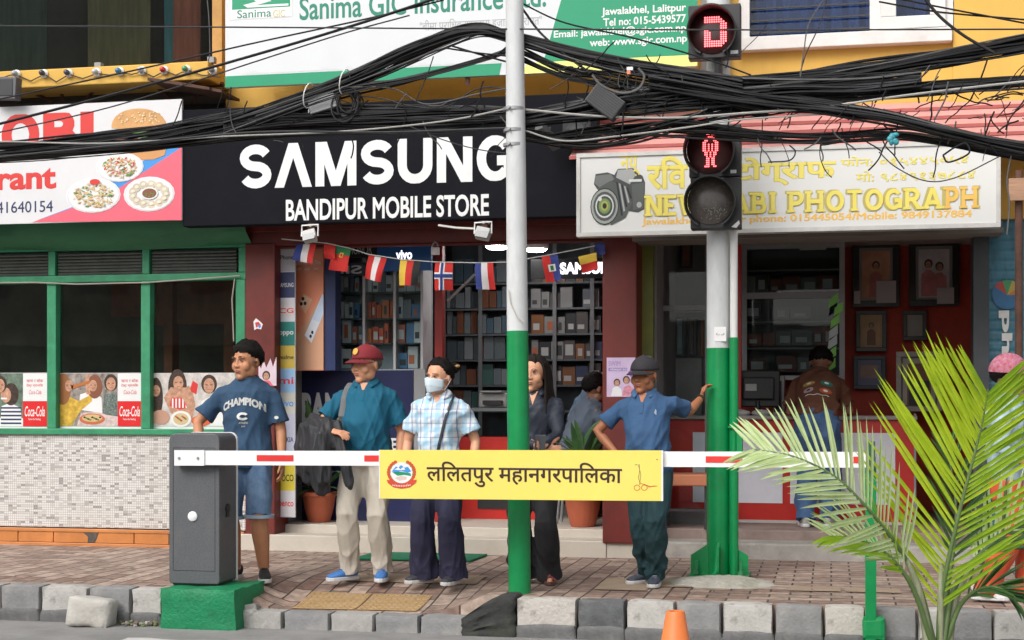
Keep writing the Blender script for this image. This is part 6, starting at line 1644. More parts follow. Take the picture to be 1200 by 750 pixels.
def hand(a, wr, d, n, side, s, curl=.35, thumb=.5):
    """wr wrist, d towards the fingers, n out of the palm, side towards the thumb"""
    d = d.normalized(); n = (n-d*n.dot(d)).normalized(); side = side*1.0
    sd = d.cross(n); sd = sd if sd.dot(side) > 0 else -sd
    a.limb([wr-d*.02*s, wr+d*.03*s, wr+d*.075*s], [(.027*s,.019*s),(.038*s,.017*s),(.040*s,.014*s)], 12, flat=sd)
    for k, (o, l) in enumerate(((.029,.068),(.010,.078),(-.010,.073),(-.029,.058))):
        p = wr+d*.075*s+sd*o*s; q = d.copy(); P = [p-d*.02*s, p]
        for j in range(3):
            ang = curl*(.7+.25*j)
            q = (q*math.cos(ang)+n*math.sin(ang)).normalized()
            P.append(P[-1]+q*l*s*(.45,.32,.23)[j])
            n2 = (n-q*n.dot(q)); n = n if n2.length < .05 else n
        a.limb(P, [.0092*s,.0092*s,.0088*s,.0082*s,.0072*s], 8)
    b = wr+d*.02*s+sd*.026*s
    q1 = (d*.65+sd*.75+n*.35*thumb).normalized(); q2 = (d*.95+sd*.2+n*.5*thumb).normalized()
    a.limb([b-sd*.012*s, b+q1*.035*s, b+q1*.035*s+q2*.03*s, b+q1*.035*s+q2*.052*s], [.0135*s,.011*s,.0098*s,.008*s], 8)

def make_person(label, px, py, Y, H, turn, spec, rz=None, cat='person', zfoot=0.0, group=None):
    """turn: degrees the body turns to the viewer's right of facing the camera; all joints in the body's own frame, facing -y"""
    s = H/1.7
    x = X(px, Y)
    face_cam = math.atan2(-x, Y) if rz is None else rz
    root = thing('person', label, cat, (x, Y, zfoot), group, face_cam+R(turn))
    RM = Matrix.Rotation(face_cam+R(turn), 3, 'Z')
    def loc(w): return RM.transposed() @ (Vector(w)-Vector((x, Y, zfoot)))
    V = Vector
    g = spec.get('belly', 0.0); sw = spec.get('shoulder', .175); fem = spec.get('fem', False); fat = spec.get('fat', 1.0)
    skin = skin_(*spec['skin'])
    hipz = spec.get('hipz', .90)
    spine = [V(p)*s for p in spec.get('spine', [(0,0,.82),(0,-.005,1.0),(0,.0,1.2),(0,.015,1.38),(0,.0,1.47)])]
    def sp(h):                                       # height in a standing 1.7 m body -> point on the spine
        L = [0]
        for p, q in zip(spine[:-1], spine[1:]): L.append(L[-1]+(q-p).length)
        t = (h-.82)/(.65)*L[-1]
        for i in range(len(spine)-1):
            if t <= L[i+1] or i == len(spine)-2:
                u = (t-L[i])/(L[i+1]-L[i]); return spine[i].lerp(spine[i+1], u)
    tilt_s = V((1,0,spec.get('sh_tilt',0))).normalized()
    def torso(a, o, hem, top, n=22):
        rows = [(.82,.140,.100),(.88,.165,.120),(.94,.165,.118),(1.0,.152,.110),(1.06,.146,.104),(1.12,.148,.106),(1.18,.155,.111),(1.25,.165,.118),(1.31,.172,.118),(1.355,.168,.110),(1.39,.142,.094),(1.425,.100,.078),(1.465,.064,.060)]
        if fem: rows = [(h, rx*(.93 if h > 1.1 else .98 if h > .95 else 1.04)*(.95 if 1.0 < h < 1.15 else 1), ry*(1.04 if 1.2 < h < 1.34 else .95)) for h, rx, ry in rows]
        P, Q = [], []
        for h, rx, ry in rows:
            if h < hem-1e-6 or h > top+1e-6: continue
            f = 1 if h < 1.39 else 0
            bl = g*math.exp(-((h-1.08)/.14)**2)
            up = (sp(h+.01)-sp(h-.01)).normalized(); fwd = tilt_s.cross(up)*-1; fwd = V((0,-1,0)) if fwd.length < .1 else (fwd if fwd.y < 0 or abs(fwd.y) < .3 else -fwd)
            fwd.normalize()
            wx = rx*fat*(sw/.175 if h > 1.28 else 1)
            P.append(sp(h)+fwd*(bl*.5*s)); Q.append(((wx+o)*s, (ry*fat+bl*.55+o)*s))
        if hem < .82: P.insert(0, sp(.82)-V((0,0,(.82-hem)*s))); Q.insert(0, Q[0])
        a.tube(P, Q, n, flat=tilt_s)
    body = MB(); torso(body, -.022, .82, 1.47)
    shirt, trs = MB(), MB()
    sh_o = spec.get('loose', .012)
    torso(shirt, sh_o, spec.get('hem', .86), 1.47)
    # arms
    ends = {}
    for sd, nm in ((-1,'A'),(1,'B')):                # A: towards the viewer's left
        ar = spec.get('arm'+nm, {})
        S_ = sp(1.352)+tilt_s*((sw-.006)*sd*s)+V((0,.005,0))
        if 'sh_up' in ar: S_ += V(ar['sh_up'])*s
        l1, l2 = .285*s, .245*s
        T_ = ar.get('wrist'); 
        if T_ is None: T_ = S_+V((.06*sd,-.04,-.515))*s
        elif ar.get('world'): T_ = loc(T_)
        else: T_ = V(T_)*s
        E_, W_ = ik(S_, T_, l1, l2, V(ar.get('hint', (sd*.3,1,0))))
        k = spec.get('arm_fat', 1.0)*(.88 if fem else 1)
        sin = sp(1.345)+tilt_s*(sw*.5*sd*s)
        body.limb([sin, S_, S_.lerp(E_,.5), E_, E_.lerp(W_,.3), W_], [.040*s*k,.041*s*k,.047*s*k,.039*s*k,.038*s*k,.026*s*k], 12)
        hd = ar.get('hand', None); hd = V(hd) if hd else (W_-E_).normalized()
        pn = V(ar.get('palm', (-sd,0,0))); th = V(ar.get('thumb', (0,-1,0)))
        hand(body, W_, hd, pn, th, s*(.93 if fem else 1), ar.get('curl', .35))
        fr_ = ar.get('sleeve', spec.get('sleeve', .62))
        o_ = spec.get('sleeve_r', .072)*s
        if fr_ <= 1:
            shirt.limb([sin, S_.lerp(sin,.30)+V((0,0,.004)), S_.lerp(E_,.06)-V((0,0,.004)), S_.lerp(E_,.2), S_.lerp(E_, fr_*.6)], [.054*s,.061*s,.064*s,.067*s,(.06*s+o_)/2], 14); shirt.tube([S_.lerp(E_,.15), S_.lerp(E_, fr_*.6), S_.lerp(E_, fr_)], [.060*s,(.062*s+o_)/2,o_], 14)
        else:
            shirt.tube([sin, S_, S_.lerp(E_,.5), E_, E_.lerp(W_,.5), E_.lerp(W_, fr_-1)], [.056*s,.060*s,o_*.88,o_*.78,o_*.70,o_*.62], 14)
        ends[nm] = (S_, E_, W_)
    # legs
    knees = {}
    lw = spec.get('leg_w', .088); lf = spec.get('leg_fat', 1)
    crotch = sp(.84)
    for sd, nm in ((-1,'A'),(1,'B')):
        lg = spec.get('leg'+nm, {})
        Hp = sp(.88)+V((sd*.085*s,0,0))
        An = V(lg.get('ankle', (sd*.10,.02,.085)))*s
        K_, A_ = ik(Hp, An, .42*s, .415*s, V(lg.get('hint', (sd*.08,-1,0))))
        body.limb([Hp, Hp.lerp(K_,.5), K_, K_.lerp(A_,.3), A_, A_-V((0,0,.03*s))], [.082*s,.07*s,.056*s*lf,.062*s*lf,.036*s*lf,.036*s], 12)
        toe = V(lg.get('toe', (sd*.25,-1,0))).normalized()
        body.limb([A_+V((0,0,-.03*s))-toe*.02*s, A_+V((0,0,-.05*s))+toe*.06*s, A_+V((0,0,-.062*s))+toe*.13*s], [.032*s,.03*s,.02*s], 10)
        ln_ = spec.get('leg_len', 1.0)                  # 1 = to the ankle, .55 = shorts to just under the knee
        kw, hw = spec.get('knee_w', .074), spec.get('hem_w', .075)
        hip_r = (lw+.012)*s
        if ln_ > .8:
            dn = A_+V((0,0,-.035*s*spec.get('break_',1)))
            trs.tube([Hp+V((0,0,.04*s)), Hp+V((0,0,-.05*s)), Hp.lerp(K_,.5), K_, K_.lerp(dn,.5), dn], [(hip_r,hip_r*1.1),(hip_r*1.02,hip_r*1.12),((lw+.002)*s,(lw+.008)*s),(kw*s,kw*s*1.04),((kw+hw)/2*s,(kw+hw)/2*s*1.04),(hw*s,hw*s*1.08)], 16)
        else:
            q = K_.lerp(A_, max(0,(ln_-.5)*2))
            trs.tube([Hp+V((0,0,.04*s)), Hp+V((0,0,-.05*s)), Hp.lerp(K_,.55), q.lerp(Hp,.02), q], [(hip_r,hip_r*1.1),(hip_r*1.03,hip_r*1.12),(lw*1.05*s,lw*1.12*s),(lw*1.06*s,lw*1.1*s),(lw*1.07*s,lw*1.1*s)], 16)
        knees[nm] = (Hp, K_, A_, toe)
    P, Q = [], []
    for h, rx, ry in ((.815,.10,.085),(.84,.150,.115),(.90,.172,.125),(.96,.168,.122),(1.0,.158,.114)):
        P.append(sp(max(h,.82)) if h >= .82 else sp(.82)-V((0,0,.01))); sk = .93 if (ln_ < .8 and h > .88) else 1; Q.append(((rx*fat*sk*(1.03 if fem else 1)+.004)*s, (ry*fat*sk+g*.25+.004)*s))
    trs.tube(P, Q, 20, flat=(1,0,0))
    # head
    N_ = sp(1.47)
    ht, hp, hr = spec.get('head', (0,0,0))               # turn (+ = viewer's right), nod down, tilt
    HM = Matrix.Rotation(R(ht),3,'Z') @ Matrix.Rotation(R(hp),3,'X') @ Matrix.Rotation(R(hr),3,'Y')
    C_ = N_+V(spec.get('head_off', (0,-.014,.106)))*s
    hk = s*spec.get('head_k', 1.13)
    def hl(q): return C_+HM @ (V(q)*hk)
    hb = MB()
    body.limb([sp(1.42), N_+V((0,0,.02*s)), hl((0,.018,-.045))], [.066*s,.056*s*(.86 if fem else 1),.054*s*(.88 if fem else 1)], 12)
    def hball(a, c, r, m=None, nn=(16,12), rot=None): 
        a.ball(hl(c), tuple(q*hk for q in r), nn[0], nn[1], m, HM if rot is None else HM @ rot)
    fw = spec.get('face_w', 1.0)*(.95 if fem else 1)
    hball(body, (0,.012,.028), (.076,.096,.092)); hball(body, (0,-.035,-.04), (.060*fw*(.93 if fem else 1),.058,.078)); hball(body, (0,-.068,-.098), (.028*fw*(.8 if fem else 1),.024 if not fem else .020,.022)); 
    for q in (-1,1):
        hball(body, (q*.039*fw,-.057,-.030), (.032,.028 if not fem else .026,.034)); hball(body, (q*.047*fw*(.88 if fem else 1),-.014,-.066), (.022,.040,.034 if not fem else .028))
        hball(body, (q*.031,-.079,.027), (.026,.011 if not fem else .007,.008))
        hball(body, (q*.0125,-.095,-.030), (.0095,.010,.0085)); hball(body, (q*.079,.012,-.006), (.007,.017,.031), None, (10,8), Matrix.Rotation(R(q*14),3,'Z'))
    body.limb([hl((0,-.083,.018)), hl((0,-.092,-.008)), hl((0,-.099,-.028))], [.0085*hk,.010*hk,.0125*hk], 8)
    hball(body, (0,-.086,-.056), (.024,.012,.0065)); hball(body, (0,-.085,-.067), (.021,.012,.0065))
    o = soft(body.build('body', skin, root, local=True), .0055, 8 if fem else 5)
    parts = {'body': o, 'root': root, 'hl': hl, 'HM': HM, 's': s, 'ends': ends, 'knees': knees, 'sp': sp, 'loc': loc, 'RM': RM}
    for q in (-1,1):
        a = MB(); hball(a, (q*.031,-.0850,.008), (.0118,.0072,.0042), eye_w, (10,8)); hball(a, (q*.031,-.0895,.008), (.0052,.0045,.0045), eye_d, (8,6))
        a.tube([hl((q*.018,-.0935,.009)), hl((q*.031,-.0955,.0145)), hl((q*.044,-.089,.010))], [.0016*s,.0026*s,.0016*s], 5, eye_d); a.build('eye', None, o, local=True, smooth=True)
        a = MB(); a.tube([hl((q*.014,-.0935,.026)), hl((q*.030,-.0945,.0335)), hl((q*.047,-.083,.029))], [(.0018 if fem else .0028)*s,(.0024 if fem else .0038)*s,.0015*s], 6); a.build('eyebrow', brow_m, o, local=True, smooth=True)
    a = MB(); hball(a, (0,-.0925,-.0565), (.020,.0068,.0042), None, (10,6)); hball(a, (0,-.0915,-.0655), (.018,.0068,.0050), None, (10,6)); a.build('lips', lip_m if 'lips' not in spec else spec['lips'], o, local=True, smooth=True)
    # hair: the skull's shape a little larger, sunk under the skin below the hairline
    hs_ = spec.get('hair', 'short')
    if hs_:
        a = MB(); nn, mm = 40, 28; vs = []
        th = spec.get('hair_t', .014); gh = spec.get('hair_grey', 0)
        for j in range(mm+1):
            b = math.pi*(j/mm-.5); b = max(min(b, 1.54), -1.54)
            for i in range(nn):
                an = 2*math.pi*i/nn
                dv = V((math.cos(b)*math.sin(an), -math.cos(b)*math.cos(an), math.sin(b)))     # an = 0 faces forward
                front = (1+math.cos(an))/2
                aa = abs(math.degrees(an) if an < math.pi else 360-math.degrees(an)); hl0 = spec.get('hairline', .50)
                line_ = float(np.interp(aa, (0,35,58,75,92,115,150,180), (hl0,hl0-.02,hl0-.16,-.10,-.24,-.50,-.70,-.74)))+spec.get('line_noise',.10)*noise.noise((an*5,1.7,th*90))
                t_ = (dv.z-line_)/.12; gq = max(0, min(1, (dv.z-line_)/.34)); gq = gq*gq*(3-2*gq)
                k = (.003+(th-.003)*gq if t_ > -.2 else -.022)+(.006*noise.noise(dv*6) + .007*noise.noise(Vector((dv.x*17,dv.y*17,dv.z*6))))*(t_ > -.2)
                if spec.get('fringe') and front > .6 and dv.z > .2: k += spec['fringe']*(front-.6)*2
                q = V((dv.x*(.076+k), .012+dv.y*(.096+k), .028+dv.z*(.092+k)))
                vs.append(hl(q))
        fs = [(j*nn+i, j*nn+(i+1)%nn, (j+1)*nn+(i+1)%nn, (j+1)*nn+i) for j in range(mm) for i in range(nn)]+[tuple(range(nn-1,-1,-1)), tuple(range(mm*nn,(mm+1)*nn))]
        a.add(vs, fs)
        if hs_ == 'bun':
            hball(a, (.05,.108,.062), (.040,.036,.040), None, (14,10)); hball(a, (.03,.09,.05), (.04,.035,.04))
        if hs_ == 'long':
            for q in (-1,1):
                for k in range(6):
                    y0 = -.026+.022*k
                    a.limb([hl((q*.055,y0,.08)), hl((q*.082,y0+.004,.01)), hl((q*.088,y0,-.08)), hl((q*(.090+.004*k),y0-.02,-.16)), hl((q*(.100+.004*k),y0-.04,-.26-.012*k)), hl((q*(.092+.006*k),y0-.052,-.34-.01*k))], [(.016*s,.02*s),(.017*s,.02*s),(.018*s,.02*s),(.02*s,.018*s),(.017*s,.014*s),(.004*s,.004*s)], 8)
            a.limb([hl((0,.09,.06)), hl((0,.11,-.05)), hl((0,.10,-.18)), hl((0,.09,-.30))], [(.06*s,.03*s),(.08*s,.035*s),(.09*s,.03*s),(.06*s,.015*s)], 12, flat=HM @ V((1,0,0)))
        ho = a.build('hair', spec.get('hair_mat', hair_m), root, local=True, smooth=True)
        parts['hair'] = ho
        if hs_ == 'long': soft(ho, .006, 2, (3,.006,.25,1.5))
    if spec.get('shirt'):
        parts['shirt'] = soft(shirt.build('shirt', spec['shirt'], root, local=True), .009, 7, (spec.get('seed',1), spec.get('fold_amp',.016)*s, .8, .9, ((1.02*s,.13*s,.6),(1.33*s,.08*s,.4))))
    if spec.get('trousers'):
        parts['trousers'] = soft(trs.build(spec.get('legwear','trousers'), spec['trousers'], root, local=True), .009, 4, (spec.get('seed',1)+50, spec.get('tfold',.015)*s, .5, .8, ((.14*s,.10*s,.9),(.48*s,.1*s,.6),(.84*s,.07*s,.5))))
    if spec.get('shoes'):
        up_m, so_m = spec['shoes']
        for nm in ('A','B'):
            Hp, K_, A_, toe = knees[nm]
            sd = V((-toe.y, toe.x, 0)); base = V((A_.x, A_.y, A_.z-.085*s)); L_ = .275*s*(.92 if fem else 1)
            h0 = base-toe*.07*s
            if spec.get('sandal'):
                a = MB(); ol = [h0+toe*(L_*t)+sd*w_*s for t, w_ in ((0,-.028),(.3,-.034),(.7,-.044),(.93,-.03),(1.0,0),(.93,.032),(.7,.044),(.3,.034),(0,.028))]
                a.hprism([(q.x,q.y) for q in ol], base.z+.001, base.z+.022, so_m); a.tube([base+toe*.09*s-sd*.046*s+V((0,0,.02)), base+toe*.10*s+V((0,0,.062)), base+toe*.09*s+sd*.046*s+V((0,0,.02))], .014, 6, up_m)
                a.build('sandal', None, root, local=True, smooth=40); continue
            a = MB(); P, Q = [], []
            for t, w_, h in ((0,.020,.075),(.04,.030,.088),(.14,.036,.094),(.28,.037,.092),(.42,.040,.078),(.6,.046,.060),(.78,.046,.048),(.9,.038,.040),(.97,.024,.033)):
                P.append(h0+toe*(L_*t)+V((0,0,(.014+h/2)*s))); Q.append((w_*s, h/2*s))
            a.tube(P, Q, 14, flat=sd); sh = a.build('shoe', up_m, root, local=True, smooth=50)
            sh.modifiers.new('sub','SUBSURF').render_levels = 1
            a = MB(); ol = [h0+toe*(L_*t)+sd*w_*s for t, w_ in ((-.02,-.02),(.05,-.033),(.2,-.039),(.42,-.043),(.68,-.050),(.88,-.042),(.98,-.022),(1.01,0),(.98,.022),(.88,.042),(.68,.050),(.42,.043),(.2,.039),(.05,.033),(-.02,.02))]
            a.hprism([(q.x,q.y) for q in ol], base.z+.001, base.z+.030*s); a.build('sole', so_m, sh, local=True, bevel=.006)
            if spec.get('lace'):
                a = MB()
                for k in range(3): 
                    c = h0+toe*(L_*(.46+.08*k))+V((0,0,(.092-.012*k)*s)); a.tube([c-sd*.02*s, c+sd*.02*s+toe*.01*s], .004*s, 5)
                a.build('lace', spec['lace'], sh, local=True)
    if spec.get('cap'):
        cm, bm = spec['cap']
        a = MB(); vs = []; nn, mm = 32, 10
        for j in range(mm+1):
            b = (j/mm)*1.53
            for i in range(nn):
                an = 2*math.pi*i/nn; k = .017
                vs.append(hl((math.sin(an)*math.cos(b)*(.076+k), .012-math.cos(an)*math.cos(b)*(.096+k), .032+.004*math.cos(an)+math.sin(b)*(.083+k*.9))))
        fs = [(j*nn+i, j*nn+(i+1)%nn, (j+1)*nn+(i+1)%nn, (j+1)*nn+i) for j in range(mm) for i in range(nn)]+[tuple(range(mm*nn,(mm+1)*nn))]
        a.add(vs, fs); cp = a.build('cap', cm, root, local=True, smooth=True)
        q = cp.modifiers.new('thick','SOLIDIFY'); q.thickness = .004
        a = MB(); vs = []; n1, n2 = 18, 6
        for i in range(n1+1):
            an = R(-72+144*i/n1)
            for j in range(n2+1):
                r = j/n2; ex = .066*math.cos(an*.95)
                vs.append(hl((math.sin(an)*(.092+ex*.18*r), .012-math.cos(an)*(.112)-ex*r*1.0, .036-.020*r*r*math.cos(an)-.020*abs(math.sin(an))**2*1.2)))
        a.add(vs, [(i*(n2+1)+j, i*(n2+1)+j+1, (i+1)*(n2+1)+j+1, (i+1)*(n2+1)+j) for i in range(n1) for j in range(n2)])
        vo = a.build('visor', bm, cp, local=True, smooth=True); q = vo.modifiers.new('thick','SOLIDIFY'); q.thickness = .005
        a = MB(); hball(a, (0,.012,.137), (.008,.008,.006), cm, (8,6)); a.build('button', cm, cp, local=True, smooth=True)
        parts['cap'] = cp
    if spec.get('collar'):
        a = MB(); vs = []; n = 30
        for i in range(n+1):
            an = R(30+300*i/n)                             # 0 = front
            fr2 = max(0, math.cos(an))
            dx, dy = math.sin(an), -math.cos(an)
            dz = .012*math.cos(an)
            c0 = N_
            for (r1, r2, z) in ((.058,.054,.000-.034*fr2),(.063,.060,.013-.040*fr2),(.084,.077,-.004-.044*fr2),(.098+.016*fr2,.087+.030*fr2,-.026-.054*fr2**2)):
                vs.append(c0+V((dx*r1*s, dy*r2*s, z*s)))
        a.add(vs, [(i*4+j, i*4+j+1, (i+1)*4+j+1, (i+1)*4+j) for i in range(n) for j in range(3)])
        co_ = a.build('collar', spec['collar'], parts['shirt'], local=True, smooth=True); q = co_.modifiers.new('thick','SOLIDIFY'); q.thickness = .006; q.offset = 1
    return parts

def bvh_of(o):
    me = o.data
    return BVHTree.FromPolygons([v.co.copy() for v in me.vertices], [tuple(p.vertices) for p in me.polygons])
def drape(bv, pts, off=.004, frm=(0,-1,0)):
    """points (x, z) of the body's front laid on the cloth"""
    out = []
    d = Vector(frm)
    for x, z in pts:
        h = bv.ray_cast(Vector((x,0,z))+d*1.0, -d)
        q = h[0] if h[0] is not None else Vector((x,-.12,z))
        out.append(q+d*off)
    return out
def print_on(p, fn, mat, name='print', target='shirt', frm=(0,-1,0), off=.0045):
    bv = bvh_of(p[target]); a = MB()
    fn(a, lambda pts: drape(bv, pts, off, frm)); return a.build(name, mat, p[target], local=True)
def text_on(a, D, body, x0, x1, z0, z1, bold=0, arch=0, shear=0):
    V_, F_ = text_geo(body, bold, shear)
    lo, hi = V_.min(0), V_.max(0)
    u = (V_[:,0]-lo[0])/(hi[0]-lo[0]); v = (V_[:,1]-lo[1])/(hi[1]-lo[1])
    xx = x0+u*(x1-x0); zz = z0+v*(z1-z0)+arch*(1-(2*u-1)**2)
    a.add(D(list(zip(xx.tolist(), zz.tolist()))), F_)
def poly_on(a, D, pts): a.add(D(pts), [tuple(range(len(pts)))])
def strip_on(a, bv, pts, w_, off=.006, th=.006):
    """a strap lying on the cloth along 3-D guide points (front)"""
    P = drape(bv, pts, off); a.tube(P, [(w_, th)]*len(P), 6, flat=(1,0,0))
CW = ('white_print', (.72,.72,.72))
p_cloth = M('white_cloth_print', (.70,.70,.68), .8)

# ---- the youth in the navy T-shirt
navy_tee = M('navy_cotton', (.026,.065,.125), .9, .15, 5, bump=.55, bscale=13)
denim = M('blue_denim', (.06,.13,.27), .9, .3, 5, c2=(.20,.32,.48), bump=.55, bscale=13)
y1 = make_person('young man in navy printed T-shirt and denim shorts, standing behind the barrier cabinet', 290, 679, 10.3, 1.715, -14, dict(
    skin=('youth', (.47,.225,.12)), head=(-30,3,0), hair='short', hair_t=.019, fringe=.004, hairline=.34, shirt=navy_tee, trousers=denim, legwear='shorts', leg_len=.54, leg_w=.090, leg_fat=1.1, hem=.80, loose=.022,
    sleeve=.82, sleeve_r=.086, shoulder=.178, fat=1.05, shoes=(M('black_shoe', (.018,.018,.02), .6, .2, 9), M('white_sole', (.6,.6,.58), .6, .1, 9, dirt=.4)), lace=M('black_lace', (.03,.03,.03)), seed=3, fold_amp=.015,
    armA=dict(wrist=(-.30,-.19,.96), hint=(-1,.5,-.1), hand=(.5,-.6,-.1), palm=(0,0,-1), thumb=(.6,-.5,0), curl=.4),
    armB=dict(wrist=(.265,-.05,.845), hint=(.4,1,0), curl=.45, thumb=(-.2,-1,0)),
    legA=dict(ankle=(-.10,.05,.085), toe=(-.35,-1,0)), legB=dict(ankle=(.13,-.04,.085), toe=(.30,-1,0))))
# ---- the man in the maroon cap
teal = M('teal_pique', (.002,.095,.165), .85, .12, 5, bump=.55, bscale=13)
cream = M('cream_cotton', (.52,.47,.40), .85, .12, 5, bump=.55, bscale=13)
y2 = make_person('older man in maroon cap, teal polo shirt and cream trousers', 430, 679, 10.5, 1.69, -16, dict(
    skin=('older', (.58,.29,.17)), head=(-30,2,0), hair='short', hair_t=.008, hair_mat=M('grey_hair', (.10,.09,.085), .6, .3, 30), cap=(M('maroon_cap', (.20,.012,.02), .8, .15, 9, bump=.2, bscale=250), M('maroon_visor', (.17,.012,.02), .8, .15, 9)),
    shirt=teal, trousers=cream, collar=teal, hem=.84, loose=.02, belly=.09, fat=1.07, shoulder=.18, sleeve=.80, sleeve_r=.084, leg_w=.10, knee_w=.09, hem_w=.082, seed=11, tfold=.018,
    shoes=(M('blue_shoe', (.06,.20,.52), .6, .25, 20), M('white_sole2', (.62,.63,.65), .6, .1, 9)), lace=M('navy_lace', (.05,.09,.25)),
    armA=dict(wrist=(-.17,-.27,1.09), hint=(-1,.3,-.5), hand=(.7,-.35,-.1), palm=(0,.3,-1), thumb=(.2,-.3,1), curl=.55),
    armB=dict(wrist=(.25,-.03,.86), hint=(.4,1,0)),
    legA=dict(ankle=(-.115,-.05,.085), toe=(-.75,-1,0)), legB=dict(ankle=(.125,-.0,.085), toe=(.12,-1,0))))
# ---- the masked woman
plaid = bpy.data.materials.new('plaid_shirt'); plaid.use_nodes = True
nt = plaid.node_tree; N, L = nt.nodes, nt.links
tc = N.new('ShaderNodeTexCoord'); sx = N.new('ShaderNodeSeparateXYZ'); L.new(tc.outputs['Object'], sx.inputs[0])
def band(sock, period, duty, off=0):
    a = N.new('ShaderNodeMath'); a.operation = 'MULTIPLY_ADD'; a.inputs[1].default_value = 1/period; a.inputs[2].default_value = off+50; L.new(sock, a.inputs[0])
    f = N.new('ShaderNodeMath'); f.operation = 'FRACT'; L.new(a.outputs[0], f.inputs[0])
    l = N.new('ShaderNodeMath'); l.operation = 'LESS_THAN'; l.inputs[1].default_value = duty; L.new(f.outputs[0], l.inputs[0])
    return l.outputs[0]
prev = None
for sock, per, du, off, col, k in ((sx.outputs[0],.085,.42,0,(.25,.50,.68),.62),(sx.outputs[2],.10,.38,.2,(.25,.50,.68),.50),(sx.outputs[0],.085,.08,.35,(.05,.12,.33),.7),(sx.outputs[2],.10,.06,.6,(.05,.14,.36),.6),(sx.outputs[0],.0425,.10,.5,(.45,.47,.60),.5)):
    m = N.new('ShaderNodeMix'); m.data_type = 'RGBA'; m.inputs['B'].default_value = (*col,1)
    if prev is None: m.inputs['A'].default_value = (.66,.68,.70,1)
    else: L.new(prev, m.inputs['A'])
    q = N.new('ShaderNodeMath'); q.operation = 'MULTIPLY'; q.inputs[1].default_value = k; L.new(band(sock, per, du, off), q.inputs[0]); L.new(q.outputs[0], m.inputs['Factor']); prev = m.outputs['Result']
L.new(prev, N['Principled BSDF'].inputs['Base Color']); N['Principled BSDF'].inputs['Roughness'].default_value = .85
navy_tr = M('navy_trousers', (.022,.022,.055), .85, .2, 5, bump=.55, bscale=13)
y3 = make_person('woman in face mask, blue and white checked shirt and navy trousers', 515, 685, 10.4, 1.585, -14, dict(
    skin=('fair', (.64,.34,.21)), fem=True, head=(-24,3,2), hair='bun', hair_t=.016, hairline=.58, line_noise=.03, shirt=plaid, collar=plaid, trousers=navy_tr, hem=.80, loose=.020, fat=1.08, belly=.04, shoulder=.182, sleeve=.72, sleeve_r=.083,
    arm_fat=1.12, leg_w=.10, knee_w=.098, hem_w=.112, seed=21, shoes=(M('dark_shoe', (.05,.05,.06), .6, .3, 20), M('white_sole3', (.55,.54,.54), .6, .1, 9)),
    armA=dict(wrist=(-.265,-.05,.87), hint=(-.5,1,0)), armB=dict(wrist=(.275,-.05,.87), hint=(.5,1,0)),
    legA=dict(ankle=(-.115,-.0,.085), toe=(-.85,-1,0)), legB=dict(ankle=(.125,-.03,.085), toe=(-.25,-1,0))))
# ---- the woman behind the pole
dark_sh = M('charcoal_satin', (.018,.024,.040), .6, .25, 5, bump=.6, bscale=13)
y4 = make_person('long haired woman in dark shirt holding a phone behind the green pole', 627, 686, 10.55, 1.615, -10, dict(
    skin=('light', (.64,.34,.21)), fem=True, head=(-12,2,0), hair='long', hair_t=.016, hairline=.47, line_noise=.03, hair_mat=M('dark_brown_hair', (.014,.008,.006), .5, .4, 30, stretch=(6,6,1), bump=.6, bscale=60, spec=.25), shirt=dark_sh, collar=dark_sh, trousers=M('black_trousers', (.016,.016,.019), .8, .2, 5), hem=.86, loose=.022,
    sleeve=1.86, sleeve_r=.068, leg_w=.098, knee_w=.092, hem_w=.108, break_=1.3, seed=33, shoes=(M('sandal_strap', (.25,.05,.06), .5), M('sandal_sole', (.12,.05,.04), .7)), sandal=True,
    armA=dict(wrist=(.10,-.20,1.01), hint=(-1,.3,-.6), hand=(1,-.1,0), palm=(0,1,0), thumb=(0,0,1), sleeve=1.7),
    armB=dict(wrist=(.055,-.30,1.00), hint=(1,.2,-.6), hand=(.35,-.5,.3), palm=(-1,.2,0), thumb=(0,-.3,1), curl=.5, sleeve=1.7)))
# ---- the man leaning on the signal pole
steel_polo = M('steel_blue_pique', (.032,.085,.185), .85, .14, 5, bump=.55, bscale=13)
y5 = make_person('man in black cap and steel blue polo leaning one hand on the signal pole', 757, 683, 10.62, 1.60, -12, dict(
    skin=('tanned', (.35,.145,.07)), head=(-18,4,0), hair='short', hair_t=.010, hair_mat=M('grey_hair2', (.08,.07,.065), .6, .3, 30), cap=(M('black_cap', (.022,.02,.025), .8, .2, 9, bump=.2, bscale=250), M('black_visor', (.02,.018,.022), .8)),
    shirt=steel_polo, collar=M('polo_collar', (.05,.125,.24), .85), trousers=M('dark_green_trousers', (.005,.033,.041), .8, .2, 5, bump=.55, bscale=13), hem=.82, loose=.018, belly=.07, fat=1.05, shoulder=.182, sleeve=.72, sleeve_r=.082,
    leg_w=.098, knee_w=.088, hem_w=.085, seed=41, tfold=.02, spine=[(.03,0,.82),(.025,-.01,1.0),(.01,.0,1.2),(0,.01,1.38),(-.01,.0,1.47)],
    shoes=(M('slate_shoe', (.06,.07,.10), .6, .3, 20), M('white_sole4', (.6,.59,.58), .6, .1, 9)), lace=M('grey_lace', (.25,.27,.3)),
    armA=dict(wrist=(-.205,-.10,.985), hint=(-1,.12,.1), hand=(.7,.25,-.45), palm=(.6,.3,.2), thumb=(.2,.8,.2), curl=.5),
    armB=dict(wrist=tuple(at(822,466,11.05)), world=True, hint=(.3,.5,-1), hand=(.15,.25,.9), palm=(1,.25,-.1), thumb=(.1,-1,.2), curl=.95, sh_up=(.01,.0,.015)),
    legA=dict(ankle=(-.01,.10,.085), toe=(-.75,-1,0)), legB=dict(ankle=(.085,-.04,.085), toe=(.05,-1,0))))
